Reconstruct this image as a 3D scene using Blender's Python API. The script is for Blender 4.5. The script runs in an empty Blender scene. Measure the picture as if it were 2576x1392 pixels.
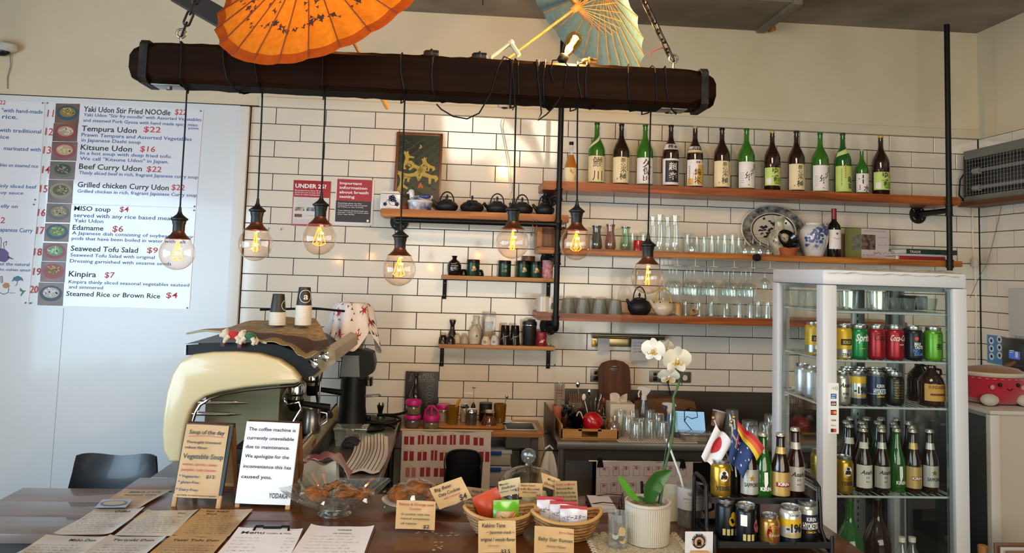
import bpy,bmesh,math,random
from mathutils import Vector,Matrix
sc=bpy.context.scene
C=sc.collection
R=math.radians
rnd=random.Random(7)
EYE=1.80

# ------------------------------------------------------------------ camera
F,PPX,PPY=1935.0,1288.0,527.235
YAW,PITCH,ROLL=0.0739943,0.0769679,0.0312045
def _axes():
    cy,sy,cp,sp=math.cos(YAW),math.sin(YAW),math.cos(PITCH),math.sin(PITCH)
    f=Vector((sy*cp,cy*cp,sp));r0=Vector((cy,-sy,0));u0=r0.cross(f)
    cr,sr=math.cos(ROLL),math.sin(ROLL)
    return cr*r0+sr*u0,-sr*r0+cr*u0,f
CR,CU,CF=_axes()
cd=bpy.data.cameras.new('camera');cam=bpy.data.objects.new('camera',cd);C.objects.link(cam)
cd.sensor_width=36.0;cd.lens=F/2576*36;cd.shift_y=(PPY-696)/2576;cd.clip_start=.05;cd.clip_end=100
cam.matrix_world=Matrix(((CR.x,CU.x,-CF.x,0),(CR.y,CU.y,-CF.y,0),(CR.z,CU.z,-CF.z,EYE),(0,0,0,1)))
sc.camera=cam

# ------------------------------------------------------------------ light of the place
w=bpy.data.worlds.new('sky');sc.world=w;w.use_nodes=True
bg=w.node_tree.nodes['Background'];bg.inputs[0].default_value=(.70,.82,1.0,1);bg.inputs[1].default_value=.55
def area_light(name,loc,target,sx,sy,power,col):
    l=bpy.data.lights.new(name,'AREA');l.shape='RECTANGLE';l.size=sx;l.size_y=sy;l.energy=power;l.color=col
    o=bpy.data.objects.new(name,l);C.objects.link(o);o.location=loc
    o.rotation_euler=(Vector(target)-Vector(loc)).to_track_quat('-Z','Y').to_euler()
    return o
area_light('window_daylight',(-3.4,.5,1.55),(0,1.6,1.2),3.9,1.9,212,(.56,.79,1.0))
area_light('warm_front_fill',(1.3,-1.85,1.55),(1.6,4,1.25),4.0,1.8,98,(1.0,.92,.75))  # added warm fill from behind the camera, not daylight
area_light('ceiling_batten',(.5,1.0,3.30),(.4,2.5,0),1.3,1.1,56,(1.0,.87,.68))
vs=sc.view_settings;vs.view_transform='Standard';vs.look='None';vs.gamma=1.0;vs.use_curve_mapping=False;vs.exposure=0.0
sc.cycles.transparent_max_bounces=40;sc.cycles.max_bounces=12;sc.cycles.sample_clamp_indirect=6.0
sc.cycles.caustics_reflective=False;sc.cycles.caustics_refractive=False

# ------------------------------------------------------------------ helpers: pixel of the 2576 x 1392 frame -> point in the room
def ray(px,py): return (px-PPX)/F*CR - (py-PPY)/F*CU + CF
def AY(px,py,Y): d=ray(px,py)*1.0;d *= Y/d.y;return Vector((d.x,d.y,d.z+EYE))
def AZ(px,py,Z): d=ray(px,py)*1.0;d *= (Z-EYE)/d.z;return Vector((d.x,d.y,d.z+EYE))
def AX(px,py,X): d=ray(px,py)*1.0;d *= X/d.x;return Vector((d.x,d.y,d.z+EYE))

def lin(h):
    h=h.lstrip('#');v=[int(h[i:i+2],16)/255 for i in (0,2,4)]
    return tuple(c/12.92 if c <= .04045 else ((c+.055)/1.055)**2.4 for c in v)+(1,)
MATS={}
def mat(col,rough=.5,metal=0.,coat=0.,emit=0.,noise=None,sheen=0.,spec=None,bump=0.,bscale=60,trans=0.):
    """plain procedural surface; noise=(colour2, scale, stretch xyz) mixes in a second colour"""
    k=(col,rough,metal,coat,emit,noise,sheen,spec,bump,bscale,trans)
    if k in MATS: return MATS[k]
    m=bpy.data.materials.new('surface_'+col.strip('#'));m.use_nodes=True;nt=m.node_tree
    b=nt.nodes['Principled BSDF'];b.inputs['Base Color'].default_value=lin(col)
    b.inputs['Roughness'].default_value=rough;b.inputs['Metallic'].default_value=metal
    b.inputs['Coat Weight'].default_value=coat;b.inputs['Coat Roughness'].default_value=.06
    if spec is not None: b.inputs['Specular IOR Level'].default_value=spec
    if sheen: b.inputs['Sheen Weight'].default_value=sheen
    if trans: b.inputs['Transmission Weight'].default_value=trans
    if emit: b.inputs['Emission Color'].default_value=lin(col);b.inputs['Emission Strength'].default_value=emit
    if noise or bump:
        tc=nt.nodes.new('ShaderNodeTexCoord');mp=nt.nodes.new('ShaderNodeMapping');nt.links.new(tc.outputs['Object'],mp.inputs[0])
        ns=nt.nodes.new('ShaderNodeTexNoise');ns.inputs['Detail'].default_value=5;nt.links.new(mp.outputs[0],ns.inputs['Vector'])
        ns.inputs['Scale'].default_value=noise[1] if noise else bscale
        if noise:
            mp.inputs['Scale'].default_value=noise[2]
            cr=nt.nodes.new('ShaderNodeValToRGB');cr.color_ramp.elements[0].position=.35;cr.color_ramp.elements[1].position=.65
            cr.color_ramp.elements[0].color=lin(col);cr.color_ramp.elements[1].color=lin(noise[0])
            nt.links.new(ns.outputs['Fac'],cr.inputs[0]);nt.links.new(cr.outputs[0],b.inputs['Base Color'])
        if bump:
            bp=nt.nodes.new('ShaderNodeBump');bp.inputs['Strength'].default_value=bump;bp.inputs['Distance'].default_value=.004
            nt.links.new(ns.outputs['Fac'],bp.inputs['Height']);nt.links.new(bp.outputs[0],b.inputs['Normal'])
    MATS[k]=m;return m
def glass(col='#ffffff',base=.06,edge=.85,rough=.02,tint=1.0,body=0.):
    """thin clear glass: see-through face-on, mirror-like at grazing angles; body adds the glass's own diffuse colour"""
    k=('glass',col,base,edge,rough,tint,body)
    if k in MATS: return MATS[k]
    m=bpy.data.materials.new('glass_'+col.strip('#'));m.use_nodes=True;nt=m.node_tree;nt.nodes.clear()
    out=nt.nodes.new('ShaderNodeOutputMaterial');t=nt.nodes.new('ShaderNodeBsdfTransparent');g=nt.nodes.new('ShaderNodeBsdfGlossy')
    t.inputs[0].default_value=lin(col);g.inputs['Roughness'].default_value=rough;g.inputs[0].default_value=(1,1,1,1)
    lw=nt.nodes.new('ShaderNodeLayerWeight');lw.inputs[0].default_value=.5
    pw=nt.nodes.new('ShaderNodeMath');pw.operation='POWER';pw.inputs[1].default_value=3.0
    mr=nt.nodes.new('ShaderNodeMapRange');mr.inputs['To Min'].default_value=base;mr.inputs['To Max'].default_value=edge
    nt.links.new(lw.outputs['Facing'],pw.inputs[0]);nt.links.new(pw.outputs[0],mr.inputs['Value'])
    mx=nt.nodes.new('ShaderNodeMixShader');nt.links.new(mr.outputs[0],mx.inputs[0]);nt.links.new(g.outputs[0],mx.inputs[2])
    if body:
        d=nt.nodes.new('ShaderNodeBsdfDiffuse');d.inputs[0].default_value=lin(col);m2=nt.nodes.new('ShaderNodeMixShader');m2.inputs[0].default_value=body
        nt.links.new(t.outputs[0],m2.inputs[1]);nt.links.new(d.outputs[0],m2.inputs[2]);nt.links.new(m2.outputs[0],mx.inputs[1])
    else: nt.links.new(t.outputs[0],mx.inputs[1])
    nt.links.new(mx.outputs[0],out.inputs[0]);MATS[k]=m;return m
def wood(c1,c2,axis=0,rough=.45,scale=3.0,coat=.1,spec=.4):
    """grain that runs along one object axis"""
    k=('wood',c1,c2,axis,rough,scale,coat)
    if k in MATS: return MATS[k]
    m=bpy.data.materials.new('wood_'+c1.strip('#'));m.use_nodes=True;nt=m.node_tree;b=nt.nodes['Principled BSDF']
    tc=nt.nodes.new('ShaderNodeTexCoord');mp=nt.nodes.new('ShaderNodeMapping');nt.links.new(tc.outputs['Object'],mp.inputs[0])
    s=[9,9,9];s[axis]=.5;mp.inputs['Scale'].default_value=s
    n1=nt.nodes.new('ShaderNodeTexNoise');n1.inputs['Scale'].default_value=scale;n1.inputs['Detail'].default_value=8;n1.inputs['Distortion'].default_value=.6
    nt.links.new(mp.outputs[0],n1.inputs['Vector'])
    cr=nt.nodes.new('ShaderNodeValToRGB');cr.color_ramp.elements[0].position=.32;cr.color_ramp.elements[1].position=.68
    cr.color_ramp.elements[0].color=lin(c1);cr.color_ramp.elements[1].color=lin(c2)
    nt.links.new(n1.outputs['Fac'],cr.inputs[0]);nt.links.new(cr.outputs[0],b.inputs['Base Color'])
    b.inputs['Roughness'].default_value=rough;b.inputs['Coat Weight'].default_value=coat;b.inputs['Specular IOR Level'].default_value=spec
    bp=nt.nodes.new('ShaderNodeBump');bp.inputs['Strength'].default_value=.25;bp.inputs['Distance'].default_value=.002
    nt.links.new(n1.outputs['Fac'],bp.inputs['Height']);nt.links.new(bp.outputs[0],b.inputs['Normal'])
    MATS[k]=m;return m
def paper_shade(col,trans=.5):
    k=('paper',col,trans)
    if k in MATS: return MATS[k]
    m=bpy.data.materials.new('translucent_'+col.strip('#'));m.use_nodes=True;nt=m.node_tree;nt.nodes.clear()
    out=nt.nodes.new('ShaderNodeOutputMaterial');d=nt.nodes.new('ShaderNodeBsdfDiffuse');t=nt.nodes.new('ShaderNodeBsdfTranslucent')
    tc=nt.nodes.new('ShaderNodeTexCoord');n1=nt.nodes.new('ShaderNodeTexNoise');n1.inputs['Scale'].default_value=45;n1.inputs['Detail'].default_value=6
    nt.links.new(tc.outputs['Object'],n1.inputs['Vector']);cr=nt.nodes.new('ShaderNodeValToRGB')
    c=lin(col);cr.color_ramp.elements[0].color=tuple(v*.8 for v in c[:3])+(1,);cr.color_ramp.elements[1].color=c
    cr.color_ramp.elements[0].position=.3;cr.color_ramp.elements[1].position=.6
    nt.links.new(n1.outputs['Fac'],cr.inputs[0]);nt.links.new(cr.outputs[0],d.inputs[0]);nt.links.new(cr.outputs[0],t.inputs[0])
    mx=nt.nodes.new('ShaderNodeMixShader');mx.inputs[0].default_value=trans
    nt.links.new(d.outputs[0],mx.inputs[1]);nt.links.new(t.outputs[0],mx.inputs[2]);nt.links.new(mx.outputs[0],out.inputs[0]);MATS[k]=m;return m
def glow(col,strength):
    k=('glow',col,strength)
    if k in MATS: return MATS[k]
    m=bpy.data.materials.new('glow_'+col.strip('#'));m.use_nodes=True;nt=m.node_tree;nt.nodes.clear()
    out=nt.nodes.new('ShaderNodeOutputMaterial');e=nt.nodes.new('ShaderNodeEmission');e.inputs[0].default_value=lin(col);e.inputs[1].default_value=strength
    nt.links.new(e.outputs[0],out.inputs[0]);MATS[k]=m;return m

# ------------------------------------------------------------------ mesh builder
class M:
    def __init__(s): s.v=[];s.f=[]
    def add(s,vs,fs):
        n=len(s.v);s.v += [tuple(p) for p in vs];s.f += [tuple(i+n for i in f) for f in fs];return s
    def box(s,x0,x1,y0,y1,z0,z1,b=0.):
        """box with every edge chamfered by b"""
        if b <= 0:
            vs=[(x,y,z) for z in (z0,z1) for y in (y0,y1) for x in (x0,x1)]
            return s.add(vs,[(0,2,3,1),(4,5,7,6),(0,1,5,4),(2,6,7,3),(0,4,6,2),(1,3,7,5)])
        bm=bmesh.new();bmesh.ops.create_cube(bm,size=1)
        for v in bm.verts: v.co=Vector(((x0+x1)/2+v.co.x*(x1-x0),(y0+y1)/2+v.co.y*(y1-y0),(z0+z1)/2+v.co.z*(z1-z0)))
        bmesh.ops.bevel(bm,geom=bm.edges[:],offset=b,segments=2,affect='EDGES',profile=.6)
        return s.bm(bm)
    def bm(s,bm):
        bm.verts.index_update();n=len(s.v)
        s.v += [tuple(v.co) for v in bm.verts];s.f += [tuple(v.index+n for v in f.verts) for f in bm.faces];bm.free();return s
    def lathe(s,prof,n=24,c=(0,0,0),sx=1.,sy=1.,a0=0.,a1=2*math.pi):
        """(radius, z) profile turned about z"""
        full=abs(a1-a0) > 6.28;k=n if full else n+1;vs=[];fs=[];rows=[]
        for r,z in prof:
            if r < 1e-6: rows.append([len(vs)]);vs.append((c[0],c[1],c[2]+z));continue
            rows.append(list(range(len(vs),len(vs)+k)))
            for i in range(k):
                a=a0+(a1-a0)*i/n;vs.append((c[0]+r*sx*math.cos(a),c[1]+r*sy*math.sin(a),c[2]+z))
        for p,q in zip(rows,rows[1:]):
            for i in range(n):
                j=(i+1) % k
                if len(p) == 1 and len(q) == 1: continue
                if len(p) == 1: fs.append((p[0],q[j],q[i]))
                elif len(q) == 1: fs.append((p[i],p[j],q[0]))
                else: fs.append((p[i],p[j],q[j],q[i]))
        return s.add(vs,fs)
    def tube(s,pts,r,n=8,caps=True,closed=False):
        """round bar along a polyline; r may be a list"""
        P=[Vector(p) for p in pts];m=len(P);rs=r if isinstance(r,(list,tuple)) else [r]*m
        vs=[];fs=[];N=None
        for i,p in enumerate(P):
            if closed: t=P[(i+1) % m]-P[i-1]
            else: t=P[min(i+1,m-1)]-P[max(i-1,0)]
            if t.length < 1e-9: t=Vector((0,0,1))
            t.normalize()
            if N is None: N=t.orthogonal().normalized()
            else: N=(N-t*N.dot(t));N=N.normalized() if N.length > 1e-6 else t.orthogonal().normalized()
            B=t.cross(N)
            for k in range(n):
                a=2*math.pi*k/n;vs.append(p+(N*math.cos(a)+B*math.sin(a))*rs[i])
        rng=m if closed else m-1
        for i in range(rng):
            a,b=i*n,((i+1) % m)*n
            for k in range(n): fs.append((a+k,a+(k+1) % n,b+(k+1) % n,b+k))
        if caps and not closed: fs += [tuple(range(n))[::-1],tuple(range((m-1)*n,m*n))]
        return s.add(vs,fs)
    def prism(s,poly,d0,d1,ax='y'):
        """polygon (a, b) extruded along an axis: y -> (x, z), z -> (x, y), x -> (y, z)"""
        f={'y': lambda a,b,d: (a,d,b),'z': lambda a,b,d: (a,b,d),'x': lambda a,b,d: (d,a,b)}[ax]
        n=len(poly);vs=[f(a,b,d0) for a,b in poly]+[f(a,b,d1) for a,b in poly]
        return s.add(vs,[tuple(range(n))[::-1],tuple(range(n,2*n))]+[(i,(i+1) % n,n+(i+1) % n,n+i) for i in range(n)])
    def ball(s,c,r,n=16,m=10,sx=1,sy=1,sz=1):
        return s.lathe([(r*math.sin(math.pi*i/m),-r*sz*math.cos(math.pi*i/m)) for i in range(m+1)],n,c,sx,sy)
    def grid(s,fn,nu,nv,thick=0.,closed_u=False):
        """surface fn(u, v) for u, v in 0..1"""
        vs=[Vector(fn(i/nu,j/nv)) for j in range(nv+1) for i in range(nu+1)]
        W=nu+1;fs=[(j*W+i,j*W+i+1,(j+1)*W+i+1,(j+1)*W+i) for j in range(nv) for i in range(nu)]
        if thick:
            nor=[Vector((0,0,0)) for _ in vs]
            for f in fs:
                q=(vs[f[1]]-vs[f[0]]).cross(vs[f[3]]-vs[f[0]])
                for i in f: nor[i] += q
            n=len(vs);vs=vs+[p-q.normalized()*thick if q.length > 1e-12 else p for p,q in zip(vs,nor)]
            fs=fs+[tuple(i+n for i in f)[::-1] for f in fs]
            bd=[i for i in range(W)]+[j*W+nu for j in range(1,nv+1)]+[nv*W+i for i in range(nu-1,-1,-1)]+[j*W for j in range(nv-1,0,-1)]
            fs += [(bd[(k+1) % len(bd)],bd[k],bd[k]+n,bd[(k+1) % len(bd)]+n) for k in range(len(bd))]
        return s.add(vs,fs)
    def xf(s,mtx):
        s.v=[tuple(mtx @ Vector(p)) for p in s.v];return s
    def mesh(s,name,m):
        me=bpy.data.meshes.new(name);me.from_pydata(s.v,[],s.f)
        me.polygons.foreach_set('use_smooth',[True]*len(me.polygons));me.set_sharp_from_angle(angle=R(38))
        if m: me.materials.append(m)
        return me
def ob(name,me,m=None,parent=None,loc=None,rz=None):
    if isinstance(me,M): me=me.mesh(name,m)
    o=bpy.data.objects.new(name,me);C.objects.link(o)
    if parent: o.parent=parent
    if loc is not None: o.location=loc
    if rz is not None: o.rotation_euler=(0,0,rz)
    return o
def tag(o,label,cat,group=None,kind=None):
    o['label']=label;o['category']=cat
    if group: o['group']=group
    if kind: o['kind']=kind
    return o
def thing(name,label,cat,loc=(0,0,0),rz=0,group=None):
    o=bpy.data.objects.new(name,None);o.empty_display_size=.05;C.objects.link(o);o.location=loc;o.rotation_euler=(0,0,rz)
    return tag(o,label,cat,group)
def single(name,label,cat,me,m,loc=(0,0,0),rz=0,group=None):
    return tag(ob(name,me,m,None,loc,rz),label,cat,group)
def struct(name,me,m,parent=None):
    o=ob(name,me,m,parent)
    if not parent: o['kind']='structure'
    return o
def dup(root,loc,rz=None,label=None,scale=None):
    r=root.copy();C.objects.link(r);r.location=loc
    if rz is not None: r.rotation_euler=(0,0,rz)
    if label: r['label']=label
    if scale: r.scale=scale
    for ch in root.children:
        c=ch.copy();C.objects.link(c);c.parent=r
        for g in ch.children:
            d=g.copy();C.objects.link(d);d.parent=c
    return r

# ------------------------------------------------------------------ writing
_tm={}
def text_mesh(body,bold=0.,res=2):
    if any(ord(c) > 0x2fff for c in body): bold *= .42
    k=(body,bold)
    if k not in _tm:
        c=bpy.data.curves.new('lettering','FONT');c.body=body;c.size=1;c.resolution_u=res;c.offset=bold
        o=bpy.data.objects.new('lettering',c);me=bpy.data.meshes.new_from_object(o)
        vs=[tuple(v.co) for v in me.vertices];fs=[tuple(p.vertices) for p in me.polygons]
        bpy.data.objects.remove(o);bpy.data.curves.remove(c);bpy.data.meshes.remove(me)
        x0=min(v[0] for v in vs);x1=max(v[0] for v in vs);_tm[k]=(vs,fs,x0,x1)
    return _tm[k]
CAP=.69
class Ink(M):
    """flat lettering and strokes gathered on one plane: o = origin, rx = along the line, up = upwards, nrm = lift"""
    def __init__(s,o=(0,0,0),rx=(1,0,0),up=(0,0,1),lift=.0008,bend=None):
        super().__init__();s.o=Vector(o);s.rx=Vector(rx).normalized();s.up=Vector(up).normalized();s.n=s.rx.cross(s.up);s.lift=lift;s.bend=bend
    def pt(s,a,b,l=0):
        if s.bend: # wrapped on a cylinder of radius bend about the up axis through o
            r=s.bend+s.lift+l;t=a/s.bend;return s.o+s.rx*(r*math.sin(t))+s.n*(r*math.cos(t))+s.up*b
        return s.o+s.rx*a+s.up*b+s.n*(s.lift+l)
    def t(s,body,a,b,h,w=None,bold=0.,align='l',shear=0.,slope=0.):
        """text with cap height h, its baseline starting at (a, b); w fits the width"""
        vs,fs,x0,x1=text_mesh(body,bold);k=h/(.9 if any(ord(c) > 0x2fff for c in body) else CAP);kx=(w/(x1-x0)) if w else k;W=(x1-x0)*kx
        a -= {'l': 0,'c': W/2,'r': W}[align]
        return s.add([s.pt(a+(v[0]-x0)*kx+shear*v[1]*k,b+v[1]*k+slope*(v[0]-x0)*kx) for v in vs],fs)
    def vert(s,body,a,b,h,bold=0.,step=1.15):
        for i,ch in enumerate(body): s.t(ch,a,b-i*h*step,h*.8,None,bold,'c')
        return s
    def line(s,pts,wd,l=0):
        """pen stroke through (a, b) points"""
        for (a0,b0),(a1,b1) in zip(pts,pts[1:]):
            d=Vector((a1-a0,b1-b0));L=d.length
            if L < 1e-9: continue
            nseg=max(1,int(L/(s.bend*.3))) if s.bend else 1;q=Vector((-d.y,d.x))/L*wd/2
            for i in range(nseg):
                p0=(a0+d.x*i/nseg,b0+d.y*i/nseg);p1=(a0+d.x*(i+1)/nseg,b0+d.y*(i+1)/nseg)
                s.add([s.pt(p0[0]-q.x,p0[1]-q.y,l),s.pt(p1[0]-q.x,p1[1]-q.y,l),s.pt(p1[0]+q.x,p1[1]+q.y,l),s.pt(p0[0]+q.x,p0[1]+q.y,l)],[(0,1,2,3)])
        return s
    def poly(s,pts,l=0): return s.add([s.pt(a,b,l) for a,b in pts],[tuple(range(len(pts)))])
    def rect(s,a0,a1,b0,b1,l=0):
        n=max(1,int(abs(a1-a0)/(s.bend*.22))) if s.bend else 1
        for i in range(n):
            p,q=a0+(a1-a0)*i/n,a0+(a1-a0)*(i+1)/n;s.add([s.pt(p,b0,l),s.pt(q,b0,l),s.pt(q,b1,l),s.pt(p,b1,l)],[(0,1,2,3)])
        return s
    def disc(s,a,b,r,l=0,n=18,sy=1.): return s.poly([(a+r*math.cos(2*math.pi*i/n),b+r*sy*math.sin(2*math.pi*i/n)) for i in range(n)],l)
    def ring(s,a,b,r,wd,l=0,n=24,sy=1.): return s.line([(a+r*math.cos(2*math.pi*i/n),b+r*sy*math.sin(2*math.pi*i/n)) for i in range(n+1)],wd,l)
    def scribble(s,a0,a1,b,h,seed=0,wd=None):
        """a line of handwriting too small to read"""
        q=random.Random(seed);a=a0
        while a < a1-h*.5:
            L=q.uniform(1.2,4)*h;e=min(a+L,a1);p=[];x=a
            while x < e: p.append((x,b+q.uniform(0,h)));x += h*q.uniform(.22,.4)
            if len(p) > 1: s.line(p,wd or h*.16)
            a=e+h*.7
        return s
# ================================================================== the room
YW=4.7775                     # face of the tiled back wall
XR=3.4233                     # face of the tiled side wall
X0,TA,Z0,TB=-1.27044,.15125,EYE+.94567,.1025    # tile grid: half-tile columns and rows
def tx(c): return X0+TA*c
def tz(r): return Z0-TB*r
BLK=mat('#0e0c0a',.5,spec=.2);BLKS=mat('#0f0f0e',.35,spec=.35);IRON=mat('#13110f',.5,.3,noise=('#1f1c19',14,(1,1,1)),spec=.25)
WHITEWALL=mat('#d6c8ab',.6,noise=('#cfc0a2',2.5,(1,1,1)),bump=.05,bscale=90)
PANELW=mat('#d9dbdc',.28,coat=.25,bump=.12,bscale=16)
CONC=mat('#948a7c',.85,noise=('#71685c',2.2,(1,1,1)),bump=.3,bscale=12)
GROUT=mat('#1c1214',.8)
TILE=mat('#dcd3c2',.09,coat=.4,spec=.6)
STEEL=mat('#a9a49a',.3,1.0);CHROME=mat('#d8d6d0',.1,1.0);GALV=mat('#8f8b84',.4,.9)
PAPERW=mat('#eeeaf0',.6);INK=mat('#141214',.55);INKB=mat('#20508e',.55);INKR=mat('#c02a35',.55)
KRAFT=mat('#c9a578',.65,noise=('#bf9a6c',12,(1,1,1)))

struct('floor',M().box(-4.2,4.0,-2.6,YW+.2,-.1,0),mat('#6a625a',.55,noise=('#5b544d',5,(1,1,1))))
wb=struct('wall_back',M().box(-4.2,XR+.15,YW+.0035,YW+.2,0,3.7),GROUT)
struct('wall_upper',M().box(-4.2,XR,YW-.004,YW+.008,Z0+.0,3.48),WHITEWALL)['label']='cream painted upper wall above the tiles'
struct('wall_panel',M().box(-4.2,X0-.065,YW-.018,YW+.008,0,Z0-.002),PANELW)
struct('trim_1',M().box(X0+.05,XR,YW-.028,YW-.004,Z0,Z0+.058,.003),mat('#d4c7ad',.5))
struct('trim_2',M().box(X0-.07,X0-.004,YW-.03,YW+.004,0,Z0-.006,.004),mat('#dedbd3',.4))
struct('trim_6',M().box(-4.2,X0+.05,YW-.006,YW-.004,Z0-.002,Z0+.006),mat('#2c2119',.8))
_p=AY(155,900,YW).x
struct('trim_7',M().box(_p-.0012,_p+.0012,YW-.019,YW-.018,0,AY(155,775,YW).z),mat('#9aa0a6',.6))
wr=struct('wall_right',M().box(XR+.0035,XR+.2,-2.6,YW+.2,0,3.7),GROUT)
struct('wall_upper_side',M().box(XR-.003,XR+.008,-2.6,YW,Z0,3.48),WHITEWALL)
struct('ceiling',M().box(-4.2,4.0,-2.6,YW+.2,EYE+1.66,EYE+1.8),CONC)
# concrete downstand along the wall, with its joints
struct('trim_3',M().box(-1.25,tx(21.35),YW-.55,YW-.004,EYE+1.594,EYE+1.68,.006),CONC)
struct('trim_4',M().box(tx(21.0),tx(21.35)+.004,YW-.57,YW-.02,EYE+1.575,EYE+1.7,.006),CONC)
_t=M();[_t.box(x-.003,x+.003,YW-.552,YW-.2,EYE+1.5925,EYE+1.6) for x in (.12,.9)];struct('trim_9',_t,mat('#2b2622',.9))
# walls and shopfront behind and beside the camera, open for daylight; front opening placed to suit the added warm fill
wl=M().box(-4.2,-3.55,-2.6,-1.6,0,3.5).box(-4.2,-3.55,2.6,YW+.1,0,3.5).box(-4.2,-3.55,-1.6,2.6,0,.7).box(-4.2,-3.55,-1.6,2.6,2.8,3.5)
struct('wall_left',wl,WHITEWALL)
wf=M().box(-4.2,-.9,-2.6,-2.1,0,3.5).box(3.4,4,-2.6,-2.1,0,3.5).box(-.9,3.4,-2.6,-2.1,0,.6).box(-.9,3.4,-2.6,-2.1,3.1,3.5)
struct('wall_front',wf,WHITEWALL)
_t=M();[_t.box(x-.03,x+.03,-2.3,-2.24,.6,3.1) for x in (-.87,.5,2.0,3.37)];_t.box(-.9,3.4,-2.3,-2.24,2.3,2.36);struct('window_1',_t,BLKS)
_t=M();[_t.box(-3.75,-3.69,y-.03,y+.03,.7,2.8) for y in (-1.57,.5,2.57)];struct('window_2',_t,BLKS)

# --- tiles, each its own piece
_tc={}
def tile_mesh(wd,ht):
    k=(round(wd,3),round(ht,3))
    if k not in _tc:
        w2,h2,b,d=wd/2,ht/2,.0012,.005
        vs=[(-w2,d,-h2),(w2,d,-h2),(w2,d,h2),(-w2,d,h2),(-w2,.0008,-h2),(w2,.0008,-h2),(w2,.0008,h2),(-w2,.0008,h2),(-w2+b,0,-h2+b),(w2-b,0,-h2+b),(w2-b,0,h2-b),(-w2+b,0,h2-b)]
        fs=[(8,9,10,11)]+[(i,(i+1) % 4,4+(i+1) % 4,4+i) for i in range(4)]+[(4+i,4+(i+1) % 4,8+(i+1) % 4,8+i) for i in range(4)]
        _tc[k]=M().add(vs,fs).mesh('tile',TILE);_tc[k].polygons.foreach_set('use_smooth',[False]*9)
    return _tc[k]
def add_tile(par,p,wd,ht,rz=0):
    o=ob('tile',tile_mesh(wd-.0045,ht-.0045),None,par,p,rz)
    o.rotation_euler=(R(rnd.gauss(0,.05)),0,rz+R(rnd.gauss(0,.05)))
for r in range(20):
    cs=[0]+list(range(1 if r % 2 == 0 else 2,31,2))+[31]
    for a,b in zip(cs,cs[1:]):
        if b > a: add_tile(wb,(tx((a+b)/2),YW,(tz(r)+tz(r+1))/2),TA*(b-a),TB)
y0=4.62378+TA                 # joints on the side wall run on from the corner
low=M();low.box(X0,XR,YW,YW+.008,.02,tz(20)-.002);struct('tile_lower',low,TILE,wb)
for r in range(0,21):
    js=[YW]+[y for y in (4.62378-TA*k for k in range(0,9)) if (round((4.62378-y)/TA)+r) % 2 == 1]
    for a,b in zip(js,js[1:]): add_tile(wr,(XR,(a+b)/2,(tz(r)+tz(r+1))/2),a-b,TB,R(90) if False else R(-90))

# ================================================================== pipe-and-board shelving
RED=wood('#5f2a0e','#ab5c22',0,.4,3.4,.15)
ORA=wood('#7a3c10','#c47c2e',0,.42,3.4,.12)
PINE=wood('#94602f','#b98247',0,.45,3,.1)
PIPE=mat('#101211',.42,.3,spec=.3)
SH_D=.285
def board(name,label,x0,x1,z,th,d,m,skew=.0,yb=None):
    yb=YW if yb is None else yb
    s=M();n=14;q=random.Random(int(z*1000))
    top=[(x0,yb)]+[(x1,yb)]
    front=[(x0+(x1-x0)*i/n,yb-d+q.uniform(-.003,.003)) for i in range(n+1)]
    poly=[(x0+.0,yb-.001)]+front+[(x1,yb-.001)]
    s.prism(poly,z-th,z,'z')
    bm=bmesh.new();me=s.mesh('t',None);bm.from_mesh(me);bpy.data.meshes.remove(me)
    bmesh.ops.recalc_face_normals(bm,faces=bm.faces[:])
    bmesh.ops.bevel(bm,geom=[e for e in bm.edges if e.calc_face_angle(0) > .8],offset=.004,segments=2,affect='EDGES')
    return single(name,label,'shelf',M().bm(bm),m)
ZS1,ZS2,ZS3,ZSK=EYE+.526,EYE+.132,EYE-.250,EYE+.330
board('wall_shelf','long top wooden shelf carrying the row of tall sake bottles',.515,3.10,ZS1,.052,SH_D,RED)
board('wall_shelf','wooden shelf of drinking glasses, platter and books under the bottles',.50,3.11,ZS2,.036,SH_D,ORA)
board('wall_shelf','lowest pipe shelf carrying teapots and grey ceramic cups',.50,2.75,ZS3,.044,SH_D,RED)
board('wall_shelf','wooden shelf of black kettles beside the dark framed picture',-.435,.68,ZSK,.046,.235,ORA)
SCREW=M().ball((0,0,0),.0055,8,5).mesh('screw',STEEL)
def flange(par,x,z,y=YW,r=.05):
    m=M().lathe([(0,0),(r,0),(r,.008),(.024,.012),(.021,.03),(0,.03)],20)
    m.xf(Matrix.Translation((x,y,z)) @ Matrix.Rotation(R(90),4,'X'));f=ob('flange',m,IRON,par)
    for k in range(4): ob('screw',SCREW,None,f,(x+.037*math.cos(.8+k*1.57),y-.009,z+.037*math.sin(.8+k*1.57)))
def collar(par,p,h=.05,r=.0225,ax='Z'):
    m=M().lathe([(0,-h/2),(r,-h/2),(r,-h/2+.009),(r-.003,-h/2+.011),(r-.003,h/2-.011),(r,h/2-.009),(r,h/2),(0,h/2)],16)
    if ax == 'Y': m.xf(Matrix.Rotation(R(90),4,'X'))
    if ax == 'X': m.xf(Matrix.Rotation(R(90),4,'Y'))
    m.xf(Matrix.Translation(p));ob('pipe_fitting',m,PIPE,par)
YP=YW-SH_D-.022
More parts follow.
